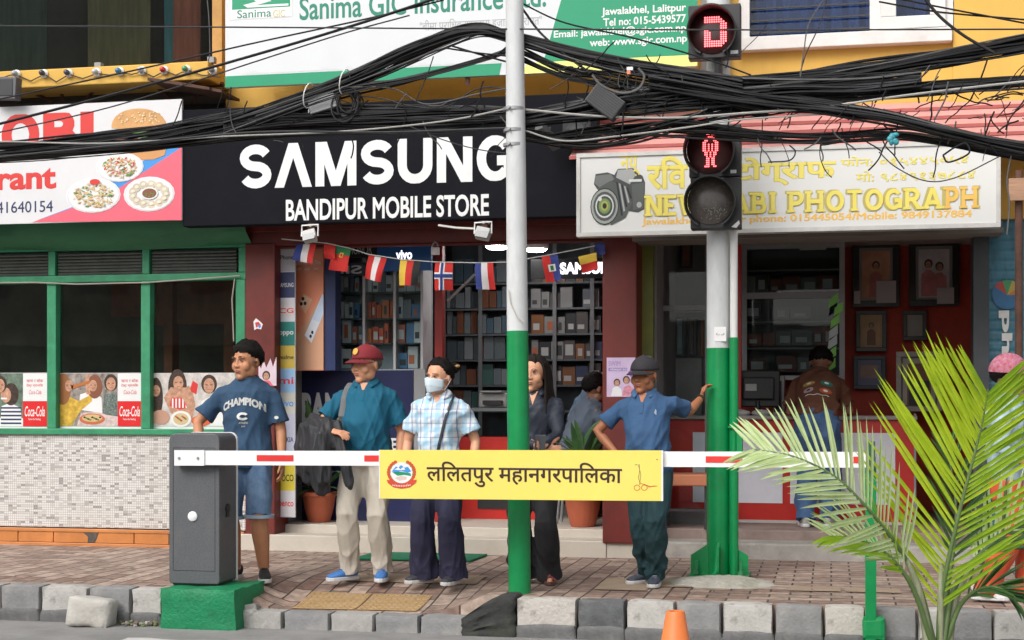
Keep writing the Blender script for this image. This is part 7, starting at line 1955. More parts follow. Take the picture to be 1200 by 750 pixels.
# ---- customer leaning over the photo shop counter (seen from behind)
brown_tee = M('brown_cotton', (.115,.042,.022), .9, .15, 5, bump=.55, bscale=13)
yy6 = 13.17
y6 = make_person('customer in brown printed T-shirt and jeans leaning over the red counter', 958, 615, yy6, 1.72, 0, dict(
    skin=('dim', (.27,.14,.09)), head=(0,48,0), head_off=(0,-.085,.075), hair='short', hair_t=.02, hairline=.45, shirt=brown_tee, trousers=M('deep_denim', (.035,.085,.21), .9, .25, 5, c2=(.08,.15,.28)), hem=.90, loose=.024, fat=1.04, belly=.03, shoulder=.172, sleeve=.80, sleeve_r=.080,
    leg_w=.105, knee_w=.095, hem_w=.095, seed=51, spine=[(0,.03,.80),(.0,.02,.97),(.01,-.12,1.14),(.02,-.27,1.27),(.02,-.33,1.32)],
    shoes=(M('white_trainer', (.50,.49,.48), .6, .15, 20), M('white_sole5', (.6,.6,.6), .6)),
    armA=dict(wrist=(-.12,-.52,1.04), hint=(-.5,.2,-.9), palm=(0,0,-1), thumb=(1,0,0)), armB=dict(wrist=(.13,-.45,1.02), hint=(.5,.3,-.9), palm=(0,0,-1), thumb=(-1,0,0))), rz=R(180-6), zfoot=.218)
# ---- seated and bending men in the phone shop
y7 = make_person('seated man in slate grey shirt turned away inside the phone shop', 685, 640, 13.35, 1.70, 0, dict(
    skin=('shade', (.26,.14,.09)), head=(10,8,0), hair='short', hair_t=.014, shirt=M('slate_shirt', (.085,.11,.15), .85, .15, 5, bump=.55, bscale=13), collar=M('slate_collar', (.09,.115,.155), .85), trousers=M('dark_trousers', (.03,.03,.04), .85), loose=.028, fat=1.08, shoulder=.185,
    sleeve=1.5, sleeve_r=.085, seed=61, hem=.84, spine=[(0,.12,.50),(0,.10,.68),(0,.02,.86),(0,-.06,1.02),(0,-.09,1.10)], shoes=(M('brown_shoe', (.06,.035,.02), .5), M('brown_sole', (.03,.02,.015))),
    armA=dict(wrist=(-.15,-.40,.72), hint=(-1,.4,-.5), palm=(0,0,-1), thumb=(1,0,0)), armB=dict(wrist=(.15,-.40,.72), hint=(1,.4,-.5), palm=(0,0,-1), thumb=(-1,0,0)),
    legA=dict(ankle=(-.12,-.38,.085), toe=(-.1,-1,0)), legB=dict(ankle=(.12,-.38,.085), toe=(.1,-1,0))), rz=R(120), zfoot=.206)
y8 = make_person('shop man in pale blue shirt bending behind the seated man beside the maroon pillar', 693, 640, 14.0, 1.72, 0, dict(
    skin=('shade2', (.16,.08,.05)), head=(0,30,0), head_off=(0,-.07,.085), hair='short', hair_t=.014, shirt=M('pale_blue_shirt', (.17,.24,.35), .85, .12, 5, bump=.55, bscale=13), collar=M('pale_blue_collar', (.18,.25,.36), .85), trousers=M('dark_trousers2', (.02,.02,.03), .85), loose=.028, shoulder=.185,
    sleeve=.85, sleeve_r=.09, seed=71, spine=[(0,.10,.82),(0,.06,.98),(0,-.08,1.14),(0,-.22,1.26),(0,-.27,1.31)], shoes=(M('black_shoe2', (.02,.02,.02), .5), M('black_sole2', (.02,.02,.02))),
    armA=dict(wrist=(-.16,-.42,.86), hint=(-1,.3,0), palm=(0,0,-1), thumb=(1,0,0)), armB=dict(wrist=(.16,-.42,.86), hint=(1,.3,0), palm=(0,0,-1), thumb=(-1,0,0))), rz=R(60), zfoot=.206)
# ---- walker behind the palm
y9 = make_person('walker in orange trousers, pale blue top and pink patterned headcloth, half hidden by the palm', 1181, 703, 10.2, 1.57, 0, dict(
    skin=('walker', (.32,.17,.10)), fem=True, head=(0,4,0), hair='short', hair_t=.016, shirt=M('washed_blue_top', (.22,.34,.45), .85, .2, 14, c2=(.42,.52,.58)), trousers=M('orange_trousers', (.58,.085,.030), .8, .12, 5), hem=.78, loose=.03, fat=1.05, sleeve=1.6, sleeve_r=.082,
    leg_w=.10, knee_w=.088, hem_w=.088, seed=81, shoes=(M('white_trainer2', (.62,.61,.60), .6, .1, 20), M('white_sole6', (.65,.65,.64), .6)),
    armA=dict(wrist=(-.24,-.18,.95), hint=(-.4,1,0)), armB=dict(wrist=(.24,.08,.86), hint=(.4,1,0)),
    legA=dict(ankle=(-.09,.16,.10), toe=(0,-1,-.1)), legB=dict(ankle=(.09,-.10,.085), toe=(0,-1,0))), rz=R(90-12))
# headcloth
a = MB(); hl, s = y9['hl'], y9['s']
vs = []; nn = 30
for j in range(11):
    b = -.1+(j/10)*1.62
    for i in range(nn):
        an = 2*math.pi*i/nn; k = .022+.003*math.sin(an*9)
        vs.append(hl((math.sin(an)*math.cos(b)*(.076+k), .014-math.cos(an)*math.cos(b)*(.096+k), .036+math.sin(b)*(.090+k))))
a.add(vs, [(j*nn+i, j*nn+(i+1)%nn, (j+1)*nn+(i+1)%nn, (j+1)*nn+i) for j in range(10) for i in range(nn)]+[tuple(range(nn-1,-1,-1))])
a.build('headcloth', M('pink_print_cloth', (.52,.035,.06), .8, .4, 45, c2=(.42,.22,.30)), y9['root'], local=True, smooth=True)

finish()

# ---- prints and badges that need the finished cloth
def f(a, D):
    text_on(a, D, 'CHAMPION', -.160, .155, 1.218, 1.275, .05, arch=.052); text_on(a, D, 'ATHLETIC', -.03, .035, 1.135, 1.15, .03); text_on(a, D, 'EST', -.012, .015, 1.112, 1.122, .02)
print_on(y1, f, p_cloth, 'chest_print')
def f(a, D):
    o_ = [(.043*math.cos(R(q))-.002, 1.190+.029*math.sin(R(q))) for q in range(30,331,20)]; i_ = [(.022*math.cos(R(q))-.002, 1.190+.012*math.sin(R(q))) for q in range(330,29,-20)]
    P = D(o_+i_); n = len(o_); a.add(P, [(k, k+1, 2*n-2-k, 2*n-1-k) for k in range(n-1)])
print_on(y1, f, p_cloth, 'chest_emblem')
a = MB(); N0 = y1['sp'](1.47); s = y1['s']
a.tube([N0+Vector((math.sin(R(q))*.073*s, -math.cos(R(q))*.068*s, (-.012-.012*math.cos(R(q)))*s)) for q in range(0,361,15)], (.012*s), 8, navy_tee); a.build('neckband', None, y1['shirt'], local=True, smooth=True)
# sleeve mark
a = MB(); S_, E_, W_ = y1['ends']['B']; c = S_.lerp(E_, .66); a.disc(c.x+.01, c.z, .016, .012, c.y-.092, 12, p_cloth); a.build('sleeve_mark', None, y1['shirt'], local=True)
# socks
a = MB()
for nm in ('A','B'):
    Hp, K_, A_, toe = y1['knees'][nm]; a.tube([A_+Vector((0,0,-.01)), A_+Vector((0,0,.045))], [.040,.039], 14)
a.build('sock', M('white_sock', (.55,.55,.55), .9), y1['root'], local=True)
# hems of the shorts
for nm in ('A','B'):
    Hp, K_, A_, toe = y1['knees'][nm]; q = K_.lerp(A_, .04)
    a = MB(); a.tube([q+Vector((0,0,-.012)), q+Vector((0,0,.010))], [.108*y1['s'],.109*y1['s']], 24); a.build('turned_hem', M('pale_denim', (.30,.40,.50), .9, .2, 9), y1['shorts'] if 'shorts' in y1 else y1['trousers'], local=True, smooth=40)
# earbud
a = MB(); a.ball(y1['hl']((.080,-.004,-.006)), .010, 8, 6); a.build('earbud', black_plastic, y1['root'], local=True, smooth=True)

def vneck(p, mat, skinm, w_=.028, dz=.085, placket=True):
    N0 = p['sp'](1.47); s = p['s']
    def f(a, D): poly_on(a, D, [(N0.x-w_*s, N0.z-.028*s), (N0.x-w_*.5*s, N0.z-dz*.6*s), (N0.x, N0.z-dz*s), (N0.x+w_*.5*s, N0.z-dz*.6*s), (N0.x+w_*s, N0.z-.028*s)])
    print_on(p, f, skinm, 'open_neck', off=.003)
    if placket:
        def f(a, D):
            P = D([(N0.x+.016*s, N0.z-(dz-.02)*s-.02*k) for k in range(5)]); Q = D([(N0.x-.016*s, N0.z-(dz-.02)*s-.02*k) for k in range(5)])
            a.add(P+Q, [(k,k+1,k+6,k+5) for k in range(4)])
        print_on(p, f, mat, 'placket', off=.005)
vneck(y2, teal, skin_('older',(.58,.29,.17)), .030, .10); vneck(y5, steel_polo, skin_('tanned',(.35,.145,.07)), .034, .115)
vneck(y3, plaid, skin_('fair',(.64,.34,.21)), .034, .11, False); vneck(y4, dark_sh, skin_('light',(.64,.34,.21)), .034, .13, False)
# cap badge
a = MB(); hl = y2['hl']
c = hl((-.0,-.093,.085)); nrm = (c-hl((0,.012,.05))).normalized(); ux = nrm.orthogonal().normalized(); uy = nrm.cross(ux)
a.add([c+nrm*.006]+[c+nrm*.004+(ux*math.cos(R(q))+uy*math.sin(R(q)))*.026 for q in range(0,360,24)], [(0,1+k,1+(k+1)%15) for k in range(15)]); a.build('badge', M('gold_badge', (.62,.36,.06), .6, .2, 60), y2['cap'], local=True)
# polo mark
def f(a, D): poly_on(a, D, [(.085,1.215),(.100,1.20),(.098,1.235),(.09,1.245)])
print_on(y5, f, M('pale_mark', (.35,.42,.5), .8), 'chest_mark')
# back print of the leaning customer
bk = y6['shirt']
def f(a, D):
    for (cx, cz, rx, rz_, m_) in ((.075,1.245,.055,.028,M('tp_y',(.42,.26,.05),.8)),(-.075,1.25,.052,.032,M('tp_g',(.02,.16,.12),.8)),(.075,1.16,.045,.032,M('tp_w',(.40,.30,.32),.8)),(-.07,1.155,.052,.034,M('tp_o',(.45,.10,.03),.8))):
        P = D([(cx,cz)]+[(cx+rx*math.cos(R(q)), cz+rz_*math.sin(R(q))) for q in range(0,360,30)]); a.add(P, [(0,1+k,1+(k+1)%12) for k in range(12)], m_)
        P = D([(cx,cz)]+[(cx+rx*.4*math.cos(R(q)), cz+rz_*.4*math.sin(R(q))) for q in range(0,360,45)]); a.add([Vector(q)+Vector((0,.002,.002)) for q in P], [(0,1+k,1+(k+1)%8) for k in range(8)], p_cloth if rx > .05 else M('tp_k',(.05,.02,.02),.8))
    P = D([(-.10+.02*k, 1.09+.006*math.sin(k*1.7)) for k in range(11)]); Q = D([(-.10+.02*k, 1.098+.006*math.sin(k*1.7)) for k in range(11)]); a.add(P+Q, [(k,k+1,k+12,k+11) for k in range(10)], p_cloth)
a = MB(); bv = bvh_of(bk); f(a, lambda pts: drape(bv, pts, .006, (0,.80,.6))); a.build('back_print', None, bk, local=True)
# mask of the woman
a = MB(); hl = y3['hl']; vs = []; nu, nv = 16, 10
for j in range(nv+1):
    for i in range(nu+1):
        u = i/nu*2-1; v = j/nv
        an = u*1.18; z = -.102+.108*v-.018*abs(u)*(0 if v < .5 else 1)+.02*abs(u)*(1 if v < .5 else 0)*(1-v)
        r = (.117+.014*abs(u)+.022*math.exp(-(u/.35)**2)*(.5+.8*math.sin(math.pi*min(1,v*1.05))*.6)+.0025*math.sin(v*26))-.012*(1-v)
        vs.append(hl((math.sin(an)*.083*(.80+.20*min(1,v*1.6)), .005-math.cos(an)*r, z)))
a.add(vs, [(j*(nu+1)+i, j*(nu+1)+i+1, (j+1)*(nu+1)+i+1, (j+1)*(nu+1)+i) for j in range(nv) for i in range(nu)])
mk = a.build('face_mask', M('mask_blue', (.62,.72,.79), .85, .05, 9, bump=.1), y3['root'], local=True, smooth=True); q = mk.modifiers.new('thick','SOLIDIFY'); q.thickness = .003
a = MB()
for q in (-1,1):
    for z in (-.005,-.085): a.tube([hl((q*.072,-.036,z)), hl((q*.082,-.01,z*.6)), hl((q*.088,.022,-.01))], .0016, 5)
a.build('ear_loop', p_white, mk, local=True)
a = MB(); a.ball(y3['hl']((.085,.095,.075)), (.02,.012,.012), 10, 8); a.build('hair_clip', M('amber_clip', (.30,.16,.05), .3), y3['hair'], local=True, smooth=True)
# her strap
bv = bvh_of(y3['shirt']); a = MB(); N0 = y3['sp'](1.47)
pts = [(.105+.012*k*.0-.0115*k, 1.30-.05*k) for k in range(11)]
P = [N0+Vector((.10,.02,-.028))]+drape(bv, pts, .007); a.tube(P, [(.011,.004)]*len(P), 6, flat=(1,0,0)); 
a.tube([N0+Vector((.10,.02,-.028)), N0+Vector((.08,.12,-.10)), Vector((-.02,.19,1.10)), Vector((-.15,.17,.85))], [(.011,.004)]*4, 6, flat=(1,0,0))
xe, ze = pts[-1]
a_o = a.build('strap', M('black_strap', (.02,.02,.03), .6), None, local=True); 
bag = thing('shoulder_bag', 'small black bag on the crossbody strap of the masked woman', 'bag', y3['root'].location, rz=y3['root'].rotation_euler.z)
a_o.parent = bag
a = MB(); a.obox((-.17,-.10,.78), (.10,.02,0), (-.01,.05,0), (0,0,.07)); a.build('pouch', black_plastic, bag, local=True, bevel=.02)
# teal man's backpack / jacket on the forearm
S_, E_, W_ = y2['ends']['A']
jk = thing('jacket', 'dark grey jacket draped over the forearm of the man in the maroon cap', 'jacket', y2['root'].location, rz=y2['root'].rotation_euler.z)
a = MB()
c = E_.lerp(W_, .35)
rnd = random.Random(8)
for k in range(9):
    u = k/8; top = E_.lerp(W_, -.25+1.05*u)+Vector((-.01,-.02,.045)); ln_ = .40+.05*math.sin(k*2.1)+(.05 if k > 5 else 0)
    o_ = Vector((-.055+.03*u,-.05,0))
    a.limb([top, top+o_+Vector((0,0,-.08)), top+o_*1.2+Vector((-.01,0,-ln_*.55)), top+o_*1.1+Vector((.02*math.sin(k),0,-ln_))], [(.042,.055),(.05,.075),(.055,.085),(.045,.075)], 10, flat=(W_-E_))
a.limb([E_+Vector((0,.06,.02)), W_+Vector((0,.03,.05)), W_+Vector((.10,-.02,-.26)), W_+Vector((.12,-.02,-.38))], [.06,.06,.06,.05], 10)
jo = soft(a.build('cloth', M('charcoal_nylon', (.022,.022,.026), .6, .3, 6), jk, local=True), .010, 4, (91,.018,.4,1.0))
bp_ = thing('shoulder_strap', 'grey bag strap over the shoulder of the man in the teal polo', 'strap', y2['root'].location, rz=y2['root'].rotation_euler.z)
bv = bvh_of(y2['shirt']); a = MB()
pts = [(-.135-.003*k, 1.40-.035*k) for k in range(10)]
P = drape(bv, pts, .008); P = [P[0]+Vector((0,.07,.03))]+P; a.tube(P, [(.026,.006)]*len(P), 8, flat=(1,0,0)); a.build('webbing', M('grey_webbing', (.13,.135,.14), .8, .2, 20), bp_, local=True, smooth=True)
finish()
# phone in the woman's hand
S_, E_, W_ = y4['ends']['B']
phn = thing('mobile_phone', 'grey mobile phone held by the long haired woman', 'phone', y4['root'].location, rz=y4['root'].rotation_euler.z)
a = MB(); c = W_+Vector((.045,-.075,.045)); a.obox(c, (.036,.012,0), (0,.0,.0) if False else (-.002,.004,.002), (.01,-.02,.072)); a.build('case', M('phone_case', (.12,.13,.15), .3), phn, local=True, bevel=.006)
a = MB(); a.obox(c+Vector((.0,-.0,.0))+Vector((-.012,-.006,.04)), (.012,.004,0), (-.001,.004,.001), (.003,-.006,.018)); a.build('camera_bump', M('phone_bump', (.3,.31,.33), .3), phn, local=True)
# ear ring
a = MB(); a.ball(y4['hl']((.080,.0,-.042)), .006, 8, 6); a.build('earring', M('pearl', (.7,.68,.62), .2), y4['root'], local=True, smooth=True)
# wrist watch of the leaning man
S_, E_, W_ = y5['ends']['B']; d = (W_-E_).normalized(); a = MB(); a.tube([W_-d*.035, W_-d*.012], [.033,.033], 14); a.build('watch', M('watch_strap', (.03,.025,.02), .4), y5['root'], local=True)
# stool under the seated man
st2 = thing('stool', 'dark round stool under the seated man in the phone shop', 'stool', (y7['root'].location.x-.1, y7['root'].location.y, .206))
rp_ = y7['RM'] @ Vector((0,.12,0)); cx, cy = y7['root'].location.x+rp_.x, y7['root'].location.y+rp_.y
a = MB(); a.lathe([(.16,.37),(.17,.385),(.17,.40),(.15,.41)], (cx,cy,.206), 24); a.build('seat', black_plastic, st2, smooth=40)
for q in range(4):
    a = MB(); an = R(45+90*q); a.tube([(cx+.17*math.cos(an),cy+.17*math.sin(an),.207),(cx+.12*math.cos(an),cy+.12*math.sin(an),.575)], .014, 8); a.build('leg', steel_grey, st2)
# ================================================================== overhead cables
cab = [M('cable_black', (.012,.012,.014), .5, .3, 8, spec=.25), M('cable_grey', (.035,.036,.04), .5, .3, 8, spec=.25), M('cable_dust', (.085,.085,.085), .6, .3, 8), M('cable_pale', (.34,.33,.31), .6, .2, 8)]
def cat(pts, n):
    """smooth curve through the points"""
    P = [pts[0]*2-pts[1]]+list(pts)+[pts[-1]*2-pts[-2]]; out = []
    m = len(pts)-1
    for i in range(n+1):
        t = i/n*m; k = min(int(t), m-1); u = t-k
        a, b, c, d = P[k], P[k+1], P[k+2], P[k+3]
        out.append(0.5*((2*b)+(c-a)*u+(2*a-5*b+4*c-d)*u*u+(3*b-a-3*c+d)*u**3))
    return out
def bundle(label, pts, n, spread, Y=10.05, seed=0, r=(.004,.0088), wob=.02, dy=.06, tie=0):
    """many cables running together along one path; spread = half height of the bundle in photo pixels along the path"""
    rnd = random.Random(seed); a = MB(); n = int(n*1.4)
    for k in range(n):
        u = rnd.uniform(-1,1); w_ = rnd.uniform(-1,1); ph = rnd.random()*6.28; fr = rnd.uniform(.6,1.6)
        P = []
        for i, (px, py) in enumerate(pts):
            sp = spread[i] if isinstance(spread, (list,tuple)) else spread
            P.append(at(px, py+u*sp+sp*.35*math.sin(fr*i+ph), Y+w_*dy+.02*math.sin(i+ph)))
        N_ = max(8, int(len(pts)*7)); Q = cat(P, N_)
        Q = [q+Vector((0, 0, wob*.35*noise.noise((q.x*2.2, k*3.1+seed, 0)))) for q in Q]
        rr = rnd.uniform(*r)
        a.tube(Q, rr, 5, cab[0] if rnd.random() < .62 else cab[1] if rnd.random() < .7 else cab[2])
    t = a.build('cable_bundle', None, smooth=True)
    tag(t, label, 'cable bundle', 'bundles of overhead cables')
bundle('thick cable bundle arching up to the grey pole top and falling away beyond it', [(262,150),(330,128),(400,100),(470,68),(530,42),(565,35),(592,41),(625,50),(680,66),(740,80),(800,88),(870,100)], 34, [9,9,10,11,9,6,6,6,7,8,8,9], 10.08, 1, wob=.012)
bundle('broad sagging cable bundle crossing the restaurant banner at the left', [(-60,182),(0,176),(60,171),(120,165),(180,158),(240,148),(300,139),(380,136),(470,134),(560,133),(600,132)], 34, [9,9,9,9,9,11,12,11,9,8,8], 10.1, 2)
bundle('cable bundle drooping just over the capital letters of the black sign', [(-60,188),(60,180),(160,172),(240,162),(320,152),(420,149),(520,147),(596,140),(650,130),(720,116)], 16, [5,5,6,7,8,7,7,6,6,6], 10.14, 3)
bundle('dense cable bundle from the grey pole to the countdown signal pole', [(600,142),(660,132),(720,122),(790,114),(860,108),(930,102),(1010,98),(1080,92)], 36, [8,9,13,14,13,10,9,8], 10.1, 4)
bundle('cable bundle climbing over the yellow wall to the upper edge at the right', [(740,112),(800,110),(870,103),(940,95),(1010,84),(1080,72),(1140,61),(1200,50),(1270,38)], 34, [10,12,11,10,10,9,9,9,9], 10.12, 5)
bundle('level cable bundle in front of the pink awning', [(830,118),(900,116),(970,112),(1040,108),(1110,102),(1180,97),(1270,92)], 20, [8,8,7,7,7,6,6], 10.18, 6)
bundle('heavy cable bundle descending to the right over the white photo sign corner', [(760,96),(830,108),(900,119),(970,127),(1040,138),(1100,152),(1160,166),(1210,176),(1280,188)], 30, [7,8,9,8,7,6,6,7,8], 10.02, 7, wob=.012)
bundle('loose cable bundle slung low over the photo sign top edge', [(640,163),(700,156),(760,150),(820,152),(880,158),(940,162),(1000,160),(1060,158),(1120,168),(1210,182)], 14, [6,7,8,8,6,5,5,5,5,6], 10.22, 8)
bundle('thin cable bundle under the billboard left of the pole', [(300,142),(400,108),(480,92),(560,70),(598,58)], 9, [6,6,4,3,3], 10.05, 9)
bundle('ragged cable bundle hanging between the grey pole and the dark cable box', [(612,62),(660,84),(720,96),(780,108),(840,118),(900,128)], 14, [8,10,10,9,8,8], 10.15, 10, wob=.05)
bundle('slack cable bundle under the dark cable box to the signal pole', [(614,158),(680,168),(740,160),(800,142),(850,132),(920,126)], 10, [6,7,8,8,8,8], 10.2, 11, wob=.05)

singles = [
 ([(-60,30),(300,32),(600,34),(900,35),(1270,34)], .0055, 1, 'taut thin cable running level across the whole scene near the top'),
 ([(-60,160),(0,145),(150,106),(300,64),(420,28),(520,-5)], .010, 0, 'thick black cable rising steeply across the dark window to the billboard lettering'),
 ([(-60,128),(0,116),(150,84),(300,50),(430,22),(520,0)], .006, 0, 'thin cable rising just above the thick black one over the billboard'),
 ([(-60,168),(0,155),(120,128),(220,98),(300,72),(400,40),(480,18)], .005, 1, 'thin cable rising just below the thick black one over the billboard'),
 ([(-60,170),(0,166),(120,168),(260,160),(400,154),(520,142),(600,126)], .006, 3, 'pale cable lying along the left bundles up to the grey pole'),
 ([(612,128),(700,136),(790,138),(880,132),(960,126),(1060,112),(1160,100),(1270,88)], .008, 3, 'pale cable running from the grey pole across the pink awning'),
 ([(612,152),(660,165),(720,160),(800,150),(870,140),(960,134)], .006, 3, 'pale slack cable sagging between the two poles'),
 ([(604,0),(660,26),(740,44),(830,70),(880,88)], .006, 0, 'thin cable crossing the green web address lettering downwards'),
 ([(612,10),(640,45),(700,90),(760,110)], .008, 0, 'black cable dropping from the pole top past the green corner'),
 ([(1078,-10),(1100,18),(1130,42),(1165,62)], .010, 0, 'black cable dropping diagonally over the white window corner'),
 ([(1030,-6),(1100,8),(1200,27),(1270,40)], .006, 0, 'thin cable crossing the white window to the right edge, upper of two'),
 ([(1030,2),(1100,14),(1200,23),(1270,30)], .006, 0, 'thin cable crossing the white window to the right edge, lower of two'),
 ([(968,-5),(948,28),(942,60),(938,90)], .004, 2, 'pale thin cable dropping across the blue curtain'),
 ([(970,-5),(960,30),(945,62),(937,88)], .004, 1, 'grey thin cable dropping across the blue curtain'),
 ([(243,0),(245,25),(246,60),(244,72)], .004, 2, 'thin chain like cable hanging in the dark window'),
 ([(508,66),(500,90),(490,112),(487,120)], .004, 0, 'thin stub hanging from the arched bundle over the white billboard'),
 ([(400,102),(460,104),(500,122),(560,110),(592,104)], .005, 2, 'slack grey cable looping under the billboard bracket'),
 ([(418,112),(450,116),(480,124),(520,126),(560,104),(600,104)], .005, 1, 'second slack cable looping under the billboard bracket'),
 ([(-60,190),(0,184),(140,170),(300,155),(450,155),(596,150)], .008, 1, 'grey cable under the left bundles above the capital letters'),
 ([(480,148),(520,164),(560,175),(596,180)], .004, 1, 'thin drooping cable over the white capital letters by the pole'),
 ([(1030,178),(1050,196),(1085,212),(1120,208),(1172,183)], .004, 1, 'thin cable hanging in a curve across the photo sign phone numbers'),
 ([(1105,182),(1112,190),(1135,180),(1132,168),(1120,172),(1105,182)], .006, 0, 'bent hooked cable end over the photo sign'),
 ([(900,190),(925,188),(932,178),(925,170)], .005, 0, 'curled cable end at the top of the photo sign'),
 ([(520,56),(560,62),(598,66)], .006, 0, 'short crossing cable left of the pole under the arch'),
 ([(530,54),(570,66),(600,74)], .007, 0, 'short crossing cable sloping down to the pole'),
 ([(540,76),(575,68),(600,50)], .006, 0, 'short crossing cable sloping up to the pole'),
 ([(1185,182),(1180,212),(1183,238),(1180,275)], .005, 2, 'pale cable end dangling beside the timber board'),
 ([(213,118),(208,135),(202,148)], .005, 0, 'short cable end dangling at the corner of the restaurant banner'),
]
rnd = random.Random(77)
for i, (pts, r, m, lb) in enumerate(singles):
    Q = cat([at(px, py, 9.93+.012*(i % 9)) for px, py in pts], 10*len(pts))
    a = MB(); a.tube(Q, r, 6); tag(a.build('cable', cab[m], smooth=True), lb, 'cable', 'single overhead cables')
# coil beside the pale box
a = MB()
for k in range(11):
    c = at(405+rnd.uniform(-4,4), 120+rnd.uniform(-4,4), 10.05+rnd.uniform(-.04,.04)); rx, rz_ = rnd.uniform(.055,.105), rnd.uniform(.07,.125)
    ph = rnd.uniform(-.3,.3)
    a.tube([c+Vector((rx*math.cos(R(q))+ph*rz_*math.sin(R(q)), .012*math.sin(R(q*2)+k), rz_*math.sin(R(q)))) for q in range(0,361,18)], rnd.uniform(.004,.007), 5, cab[k % 3])
tag(a.build('cable_coil', None, smooth=True), 'coil of spare black cable hanging beside the pale cable box', 'cable coil')
a = MB()
for (cx, cy, rx, rz_) in ((700,92,.09,.055),(735,95,.06,.09),(748,98,.10,.07),(690,80,.08,.03),(774,92,.05,.05),(668,84,.07,.04)):
    c = at(cx, cy, 10.0); a0 = rnd.randrange(360)
    a.tube([c+Vector((rx*math.cos(R(q)), .02*math.sin(R(q)), rz_*math.sin(R(q))+.02*noise.noise((q*.02,cx,0)))) for q in range(a0,a0+300,15)], .0055, 5, cab[0])
a.tube(cat([at(694,88,9.95), at(705,100,9.95), at(728,109,9.95), at(748,104,9.95), at(755,90,9.95), at(748,80,9.95)], 30), .009, 6, cab[2])
tag(a.build('cable_coil', None, smooth=True), 'springy loose loops of cable above the dark cable box on the green billboard', 'cable coil')
# wild ends and twigs of wire nobody could count
a = MB(); rnd = random.Random(12)
for k in range(150):
    if k < 60: px, py = rnd.uniform(1000,1200), rnd.uniform(95,160)
    elif k < 95: px, py = rnd.uniform(640,860), rnd.uniform(62,165)
    elif k < 120: px, py = rnd.uniform(880,1000), rnd.uniform(140,170)
    else: px, py = rnd.uniform(220,600), rnd.uniform(112,165)
    p = at(px, py, 10.0+rnd.uniform(-.05,.15)); l = rnd.uniform(.06,.32); an = rnd.choice([rnd.uniform(-.6,.6), rnd.uniform(-2.2,-.8), rnd.uniform(.6,1.4)])
    P = [p]
    for j in range(5):
        an += rnd.uniform(-.35,.35); P.append(P[-1]+Vector((math.cos(an), rnd.uniform(-.15,.15), math.sin(an)))*(l/5))
    a.tube(cat(P, 12), rnd.uniform(.0025,.0055), 4, cab[0] if k % 4 else cab[2])
tag(a.build('wire_tangle', None, smooth=True), 'tangle of cut wire ends sticking out of the overhead cables', 'wire tangle', kind='stuff')
# ties
for px, py, w_, ang, lb in ((404,96,.004,0,'white tie round the arched bundle above the coil'),(362,112,.004,0,'pale tie on the bundle at the pale cable box')):
    c = at(px, py, 9.98); a = MB(); a.tube([c+Vector((.07*math.cos(R(q))*.3, .10*math.sin(R(q)), .085*math.cos(R(q)))) for q in range(0,361,30)], w_, 5); tag(a.build('cable_tie', white_metal, smooth=True), lb, 'cable tie')
c = at(738,81,9.95); a = MB(); a.box(c.x-.018, c.x+.022, c.y-.015, c.y+.015, c.z-.01, c.z+.012, p_white); a.box(c.x-.018, c.x+.005, c.y-.012, c.y+.012, c.z-.035, c.z-.011, p_orange); tag(a.build('cable_connector'), 'small white and orange connector among the cables', 'connector')
a = MB(); rnd = random.Random(4); c = at(1047,162,9.95)
for k in range(7): a.ball(c+Vector((rnd.uniform(-.02,.02), 0, rnd.uniform(-.03,.035))), (rnd.uniform(.012,.026), .015, rnd.uniform(.012,.026)), 8, 6)
tag(a.build('plastic_knot', M('teal_plastic', (.03,.25,.30), .4, .3, 30), smooth=True), 'knot of teal plastic tied on the cables above the photo sign', 'plastic knot')

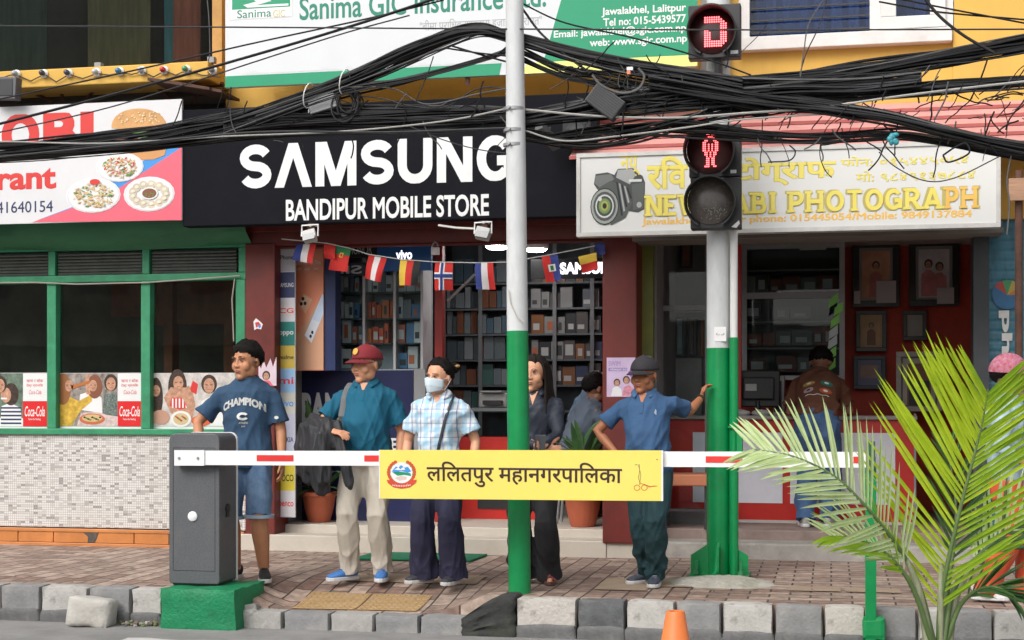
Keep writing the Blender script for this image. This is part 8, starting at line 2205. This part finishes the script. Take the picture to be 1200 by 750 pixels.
# ================================================================== young palm in the foreground
lf_new = leaf_mat('palm_leaf_new', (.30,.44,.012), (.48,.60,.03), .38, .38)
lf_mid = leaf_mat('palm_leaf_mid', (.22,.38,.015), (.34,.50,.03), .42, .35)
lf_pale = leaf_mat('palm_leaf_pale', (.40,.52,.22), (.55,.65,.33), .25, .4)
lf_dark = leaf_mat('palm_leaf_dark', (.03,.085,.02), (.06,.13,.03), .25, .4)
ribm = M('palm_rib', (.10,.16,.05), .5, .2, 9); stemm = M('palm_stem', (.20,.23,.12), .6, .25, 6, c2=(.33,.34,.22), stretch=(4,4,1))
Yl = 8.25
pb = Vector((X(1100,Yl), Yl, ZR))
palm = thing('young_palm', 'bright young palm with feathery fronds in front of the kerb at the right', 'palm', pb)
rnd = random.Random(6)
def frond(rach, nl, lmax, mat, side_tilt, up_ang, seed, mats=None, droop=.5, name='frond', wid=.0095, start=.16, endl=.35, asym=(1,1)):
    """rach: points of the midrib; leaflets leave both sides, longest in the middle"""
    r = random.Random(seed)
    C_ = cat([Vector(p) for p in rach], 60); a = MB()
    a.tube(C_, [.013*(1-i/60)+.003 for i in range(61)], 8, ribm)
    for sgn in (-1, 1):
        for k in range(nl):
            t = start+(1-start)*(k+.5*r.random())/nl
            i = min(int(t*60), 59); p = C_[i]; tn = (C_[min(i+1,60)]-C_[max(i-1,0)]).normalized()
            out = tn.cross(side_tilt); out.normalize(); nrm = out.cross(tn)
            prof_ = (math.sin(math.pi*min(1, .18+.82*t))**.6)*(1-t)+endl*t
            L_ = lmax*max(.2, min(1, .62+2.2*(t-start)) if t < .45 else 1-(1-endl)*((t-.45)/.55)**1.3)*r.uniform(.92,1.06)*asym[0 if sgn < 0 else 1]
            ang = R(up_ang)*(1-.35*t)+r.uniform(-.09,.09)
            d = (tn*math.cos(ang)+out*sgn*math.sin(ang)+nrm*r.uniform(.05,.22)).normalized()
            n = 7; vs = []; q = Vector(p); sag = droop*r.uniform(.6,1.3)
            wdir = (d.cross(nrm)).normalized()
            for j in range(n+1):
                u = j/n; wv = wid*(math.sin(math.pi*min(1,.14+.86*u*.98))**.75)*(1 if j < n else .08)
                fold_ = nrm*(wv*.55)
                vs += [q-wdir*wv+fold_, q.copy(), q+wdir*wv+fold_]
                d = (d+Vector((0,0,-1))*(sag/n)*u*.5).normalized(); q = q+d*(L_/n)
            m = mat if not mats else (mats[0] if sgn < 0 else mats[1]) if r.random() < .8 else mats[r.random() < .5]
            a.add(vs, [f for j in range(n) for f in ((3*j,3*j+1,3*j+4,3*j+3),(3*j+1,3*j+2,3*j+5,3*j+4))], m)
    o = a.build(name, None, palm, smooth=60)
    return o
toward = Vector((SN*.0-.15, -1, .10)).normalized()
A = lambda px, py, y: at(px, py, y)
frond([A(1100,760,8.25),A(1103,700,8.25),A(1122,610,8.22),A(1140,540,8.2),A(1151,496,8.18),A(1158,456,8.15)], 42, .70, lf_new, toward, 52, 1, droop=.16, endl=.34, wid=.0105, mats=(lf_new,lf_mid), start=.17, asym=(1.15,1.05)).name = 'frond'
frond([A(1096,760,8.25),A(1078,690,8.2),A(1055,645,8.1),A(1020,600,7.95),A(980,560,7.85),A(930,535,7.8),A(880,526,7.8)], 32, .50, lf_pale, Vector((.1,-.8,.6)).normalized(), 58, 2, droop=.30, endl=.40, wid=.0105, start=.30)
frond([A(1104,760,8.25),A(1118,690,8.35),A(1148,650,8.45),A(1185,622,8.5),A(1230,600,8.5),A(1280,590,8.5)], 34, .46, lf_pale, Vector((-.2,-.7,.7)).normalized(), 55, 3, droop=.4, start=.38, mats=(lf_pale,lf_dark))
frond([A(1094,760,8.2),A(1070,690,8.1),A(1040,650,8.0),A(1005,632,7.95),A(970,628,7.9)], 20, .40, lf_mid, Vector((.1,-.6,.8)).normalized(), 50, 4, droop=.5, start=.35, mats=(lf_mid,lf_pale))
frond([A(1106,760,8.3),A(1125,710,8.3),A(1150,690,8.25),A(1172,690,8.2),A(1190,705,8.2)], 18, .30, lf_dark, Vector((.1,-.6,.8)).normalized(), 45, 5, droop=.7, start=.35)
frond([A(1102,760,8.3),A(1112,680,8.4),A(1120,620,8.5),A(1118,570,8.6),A(1108,520,8.65)], 16, .36, lf_dark, Vector((.3,-.9,.1)).normalized(), 44, 6, droop=.3, start=.35)
a = MB()
a.tube(cat([A(1100,800,8.25),A(1102,740,8.25),A(1102,700,8.25),A(1103,660,8.25)], 12), [.055,.042,.030,.016,.016,.016,.016,.016,.016,.016,.016,.014,.012], 10)
a.tube(cat([A(1092,790,8.22),A(1086,740,8.2),A(1076,690,8.17),A(1062,655,8.13)], 12), [.036,.033,.03,.027,.025,.023,.021,.02,.019,.018,.016,.014,.012], 10)
a.tube(cat([A(1108,790,8.3),A(1113,740,8.33),A(1122,695,8.36),A(1140,660,8.42)], 12), [.036,.033,.03,.027,.025,.023,.021,.02,.019,.018,.016,.014,.012], 10)
a.build('stem', stemm, palm, smooth=True)
pt = thing('planter', 'round concrete planter of the young palm at the bottom edge', 'planter', pb)
a = MB(); a.lathe([(.17,0),(.22,.10),(.235,.13),(.235,.15),(.205,.15),(.2,.12)], pb+Vector((0,0,.002)), 28); a.build('body', concrete, pt, smooth=40)
a = MB(); a.lathe([(.05,.122),(.199,.125)], pb+Vector((0,0,.002)), 20); a.build('soil', M('soil', (.035,.025,.018), .95, .3, 20), pt)
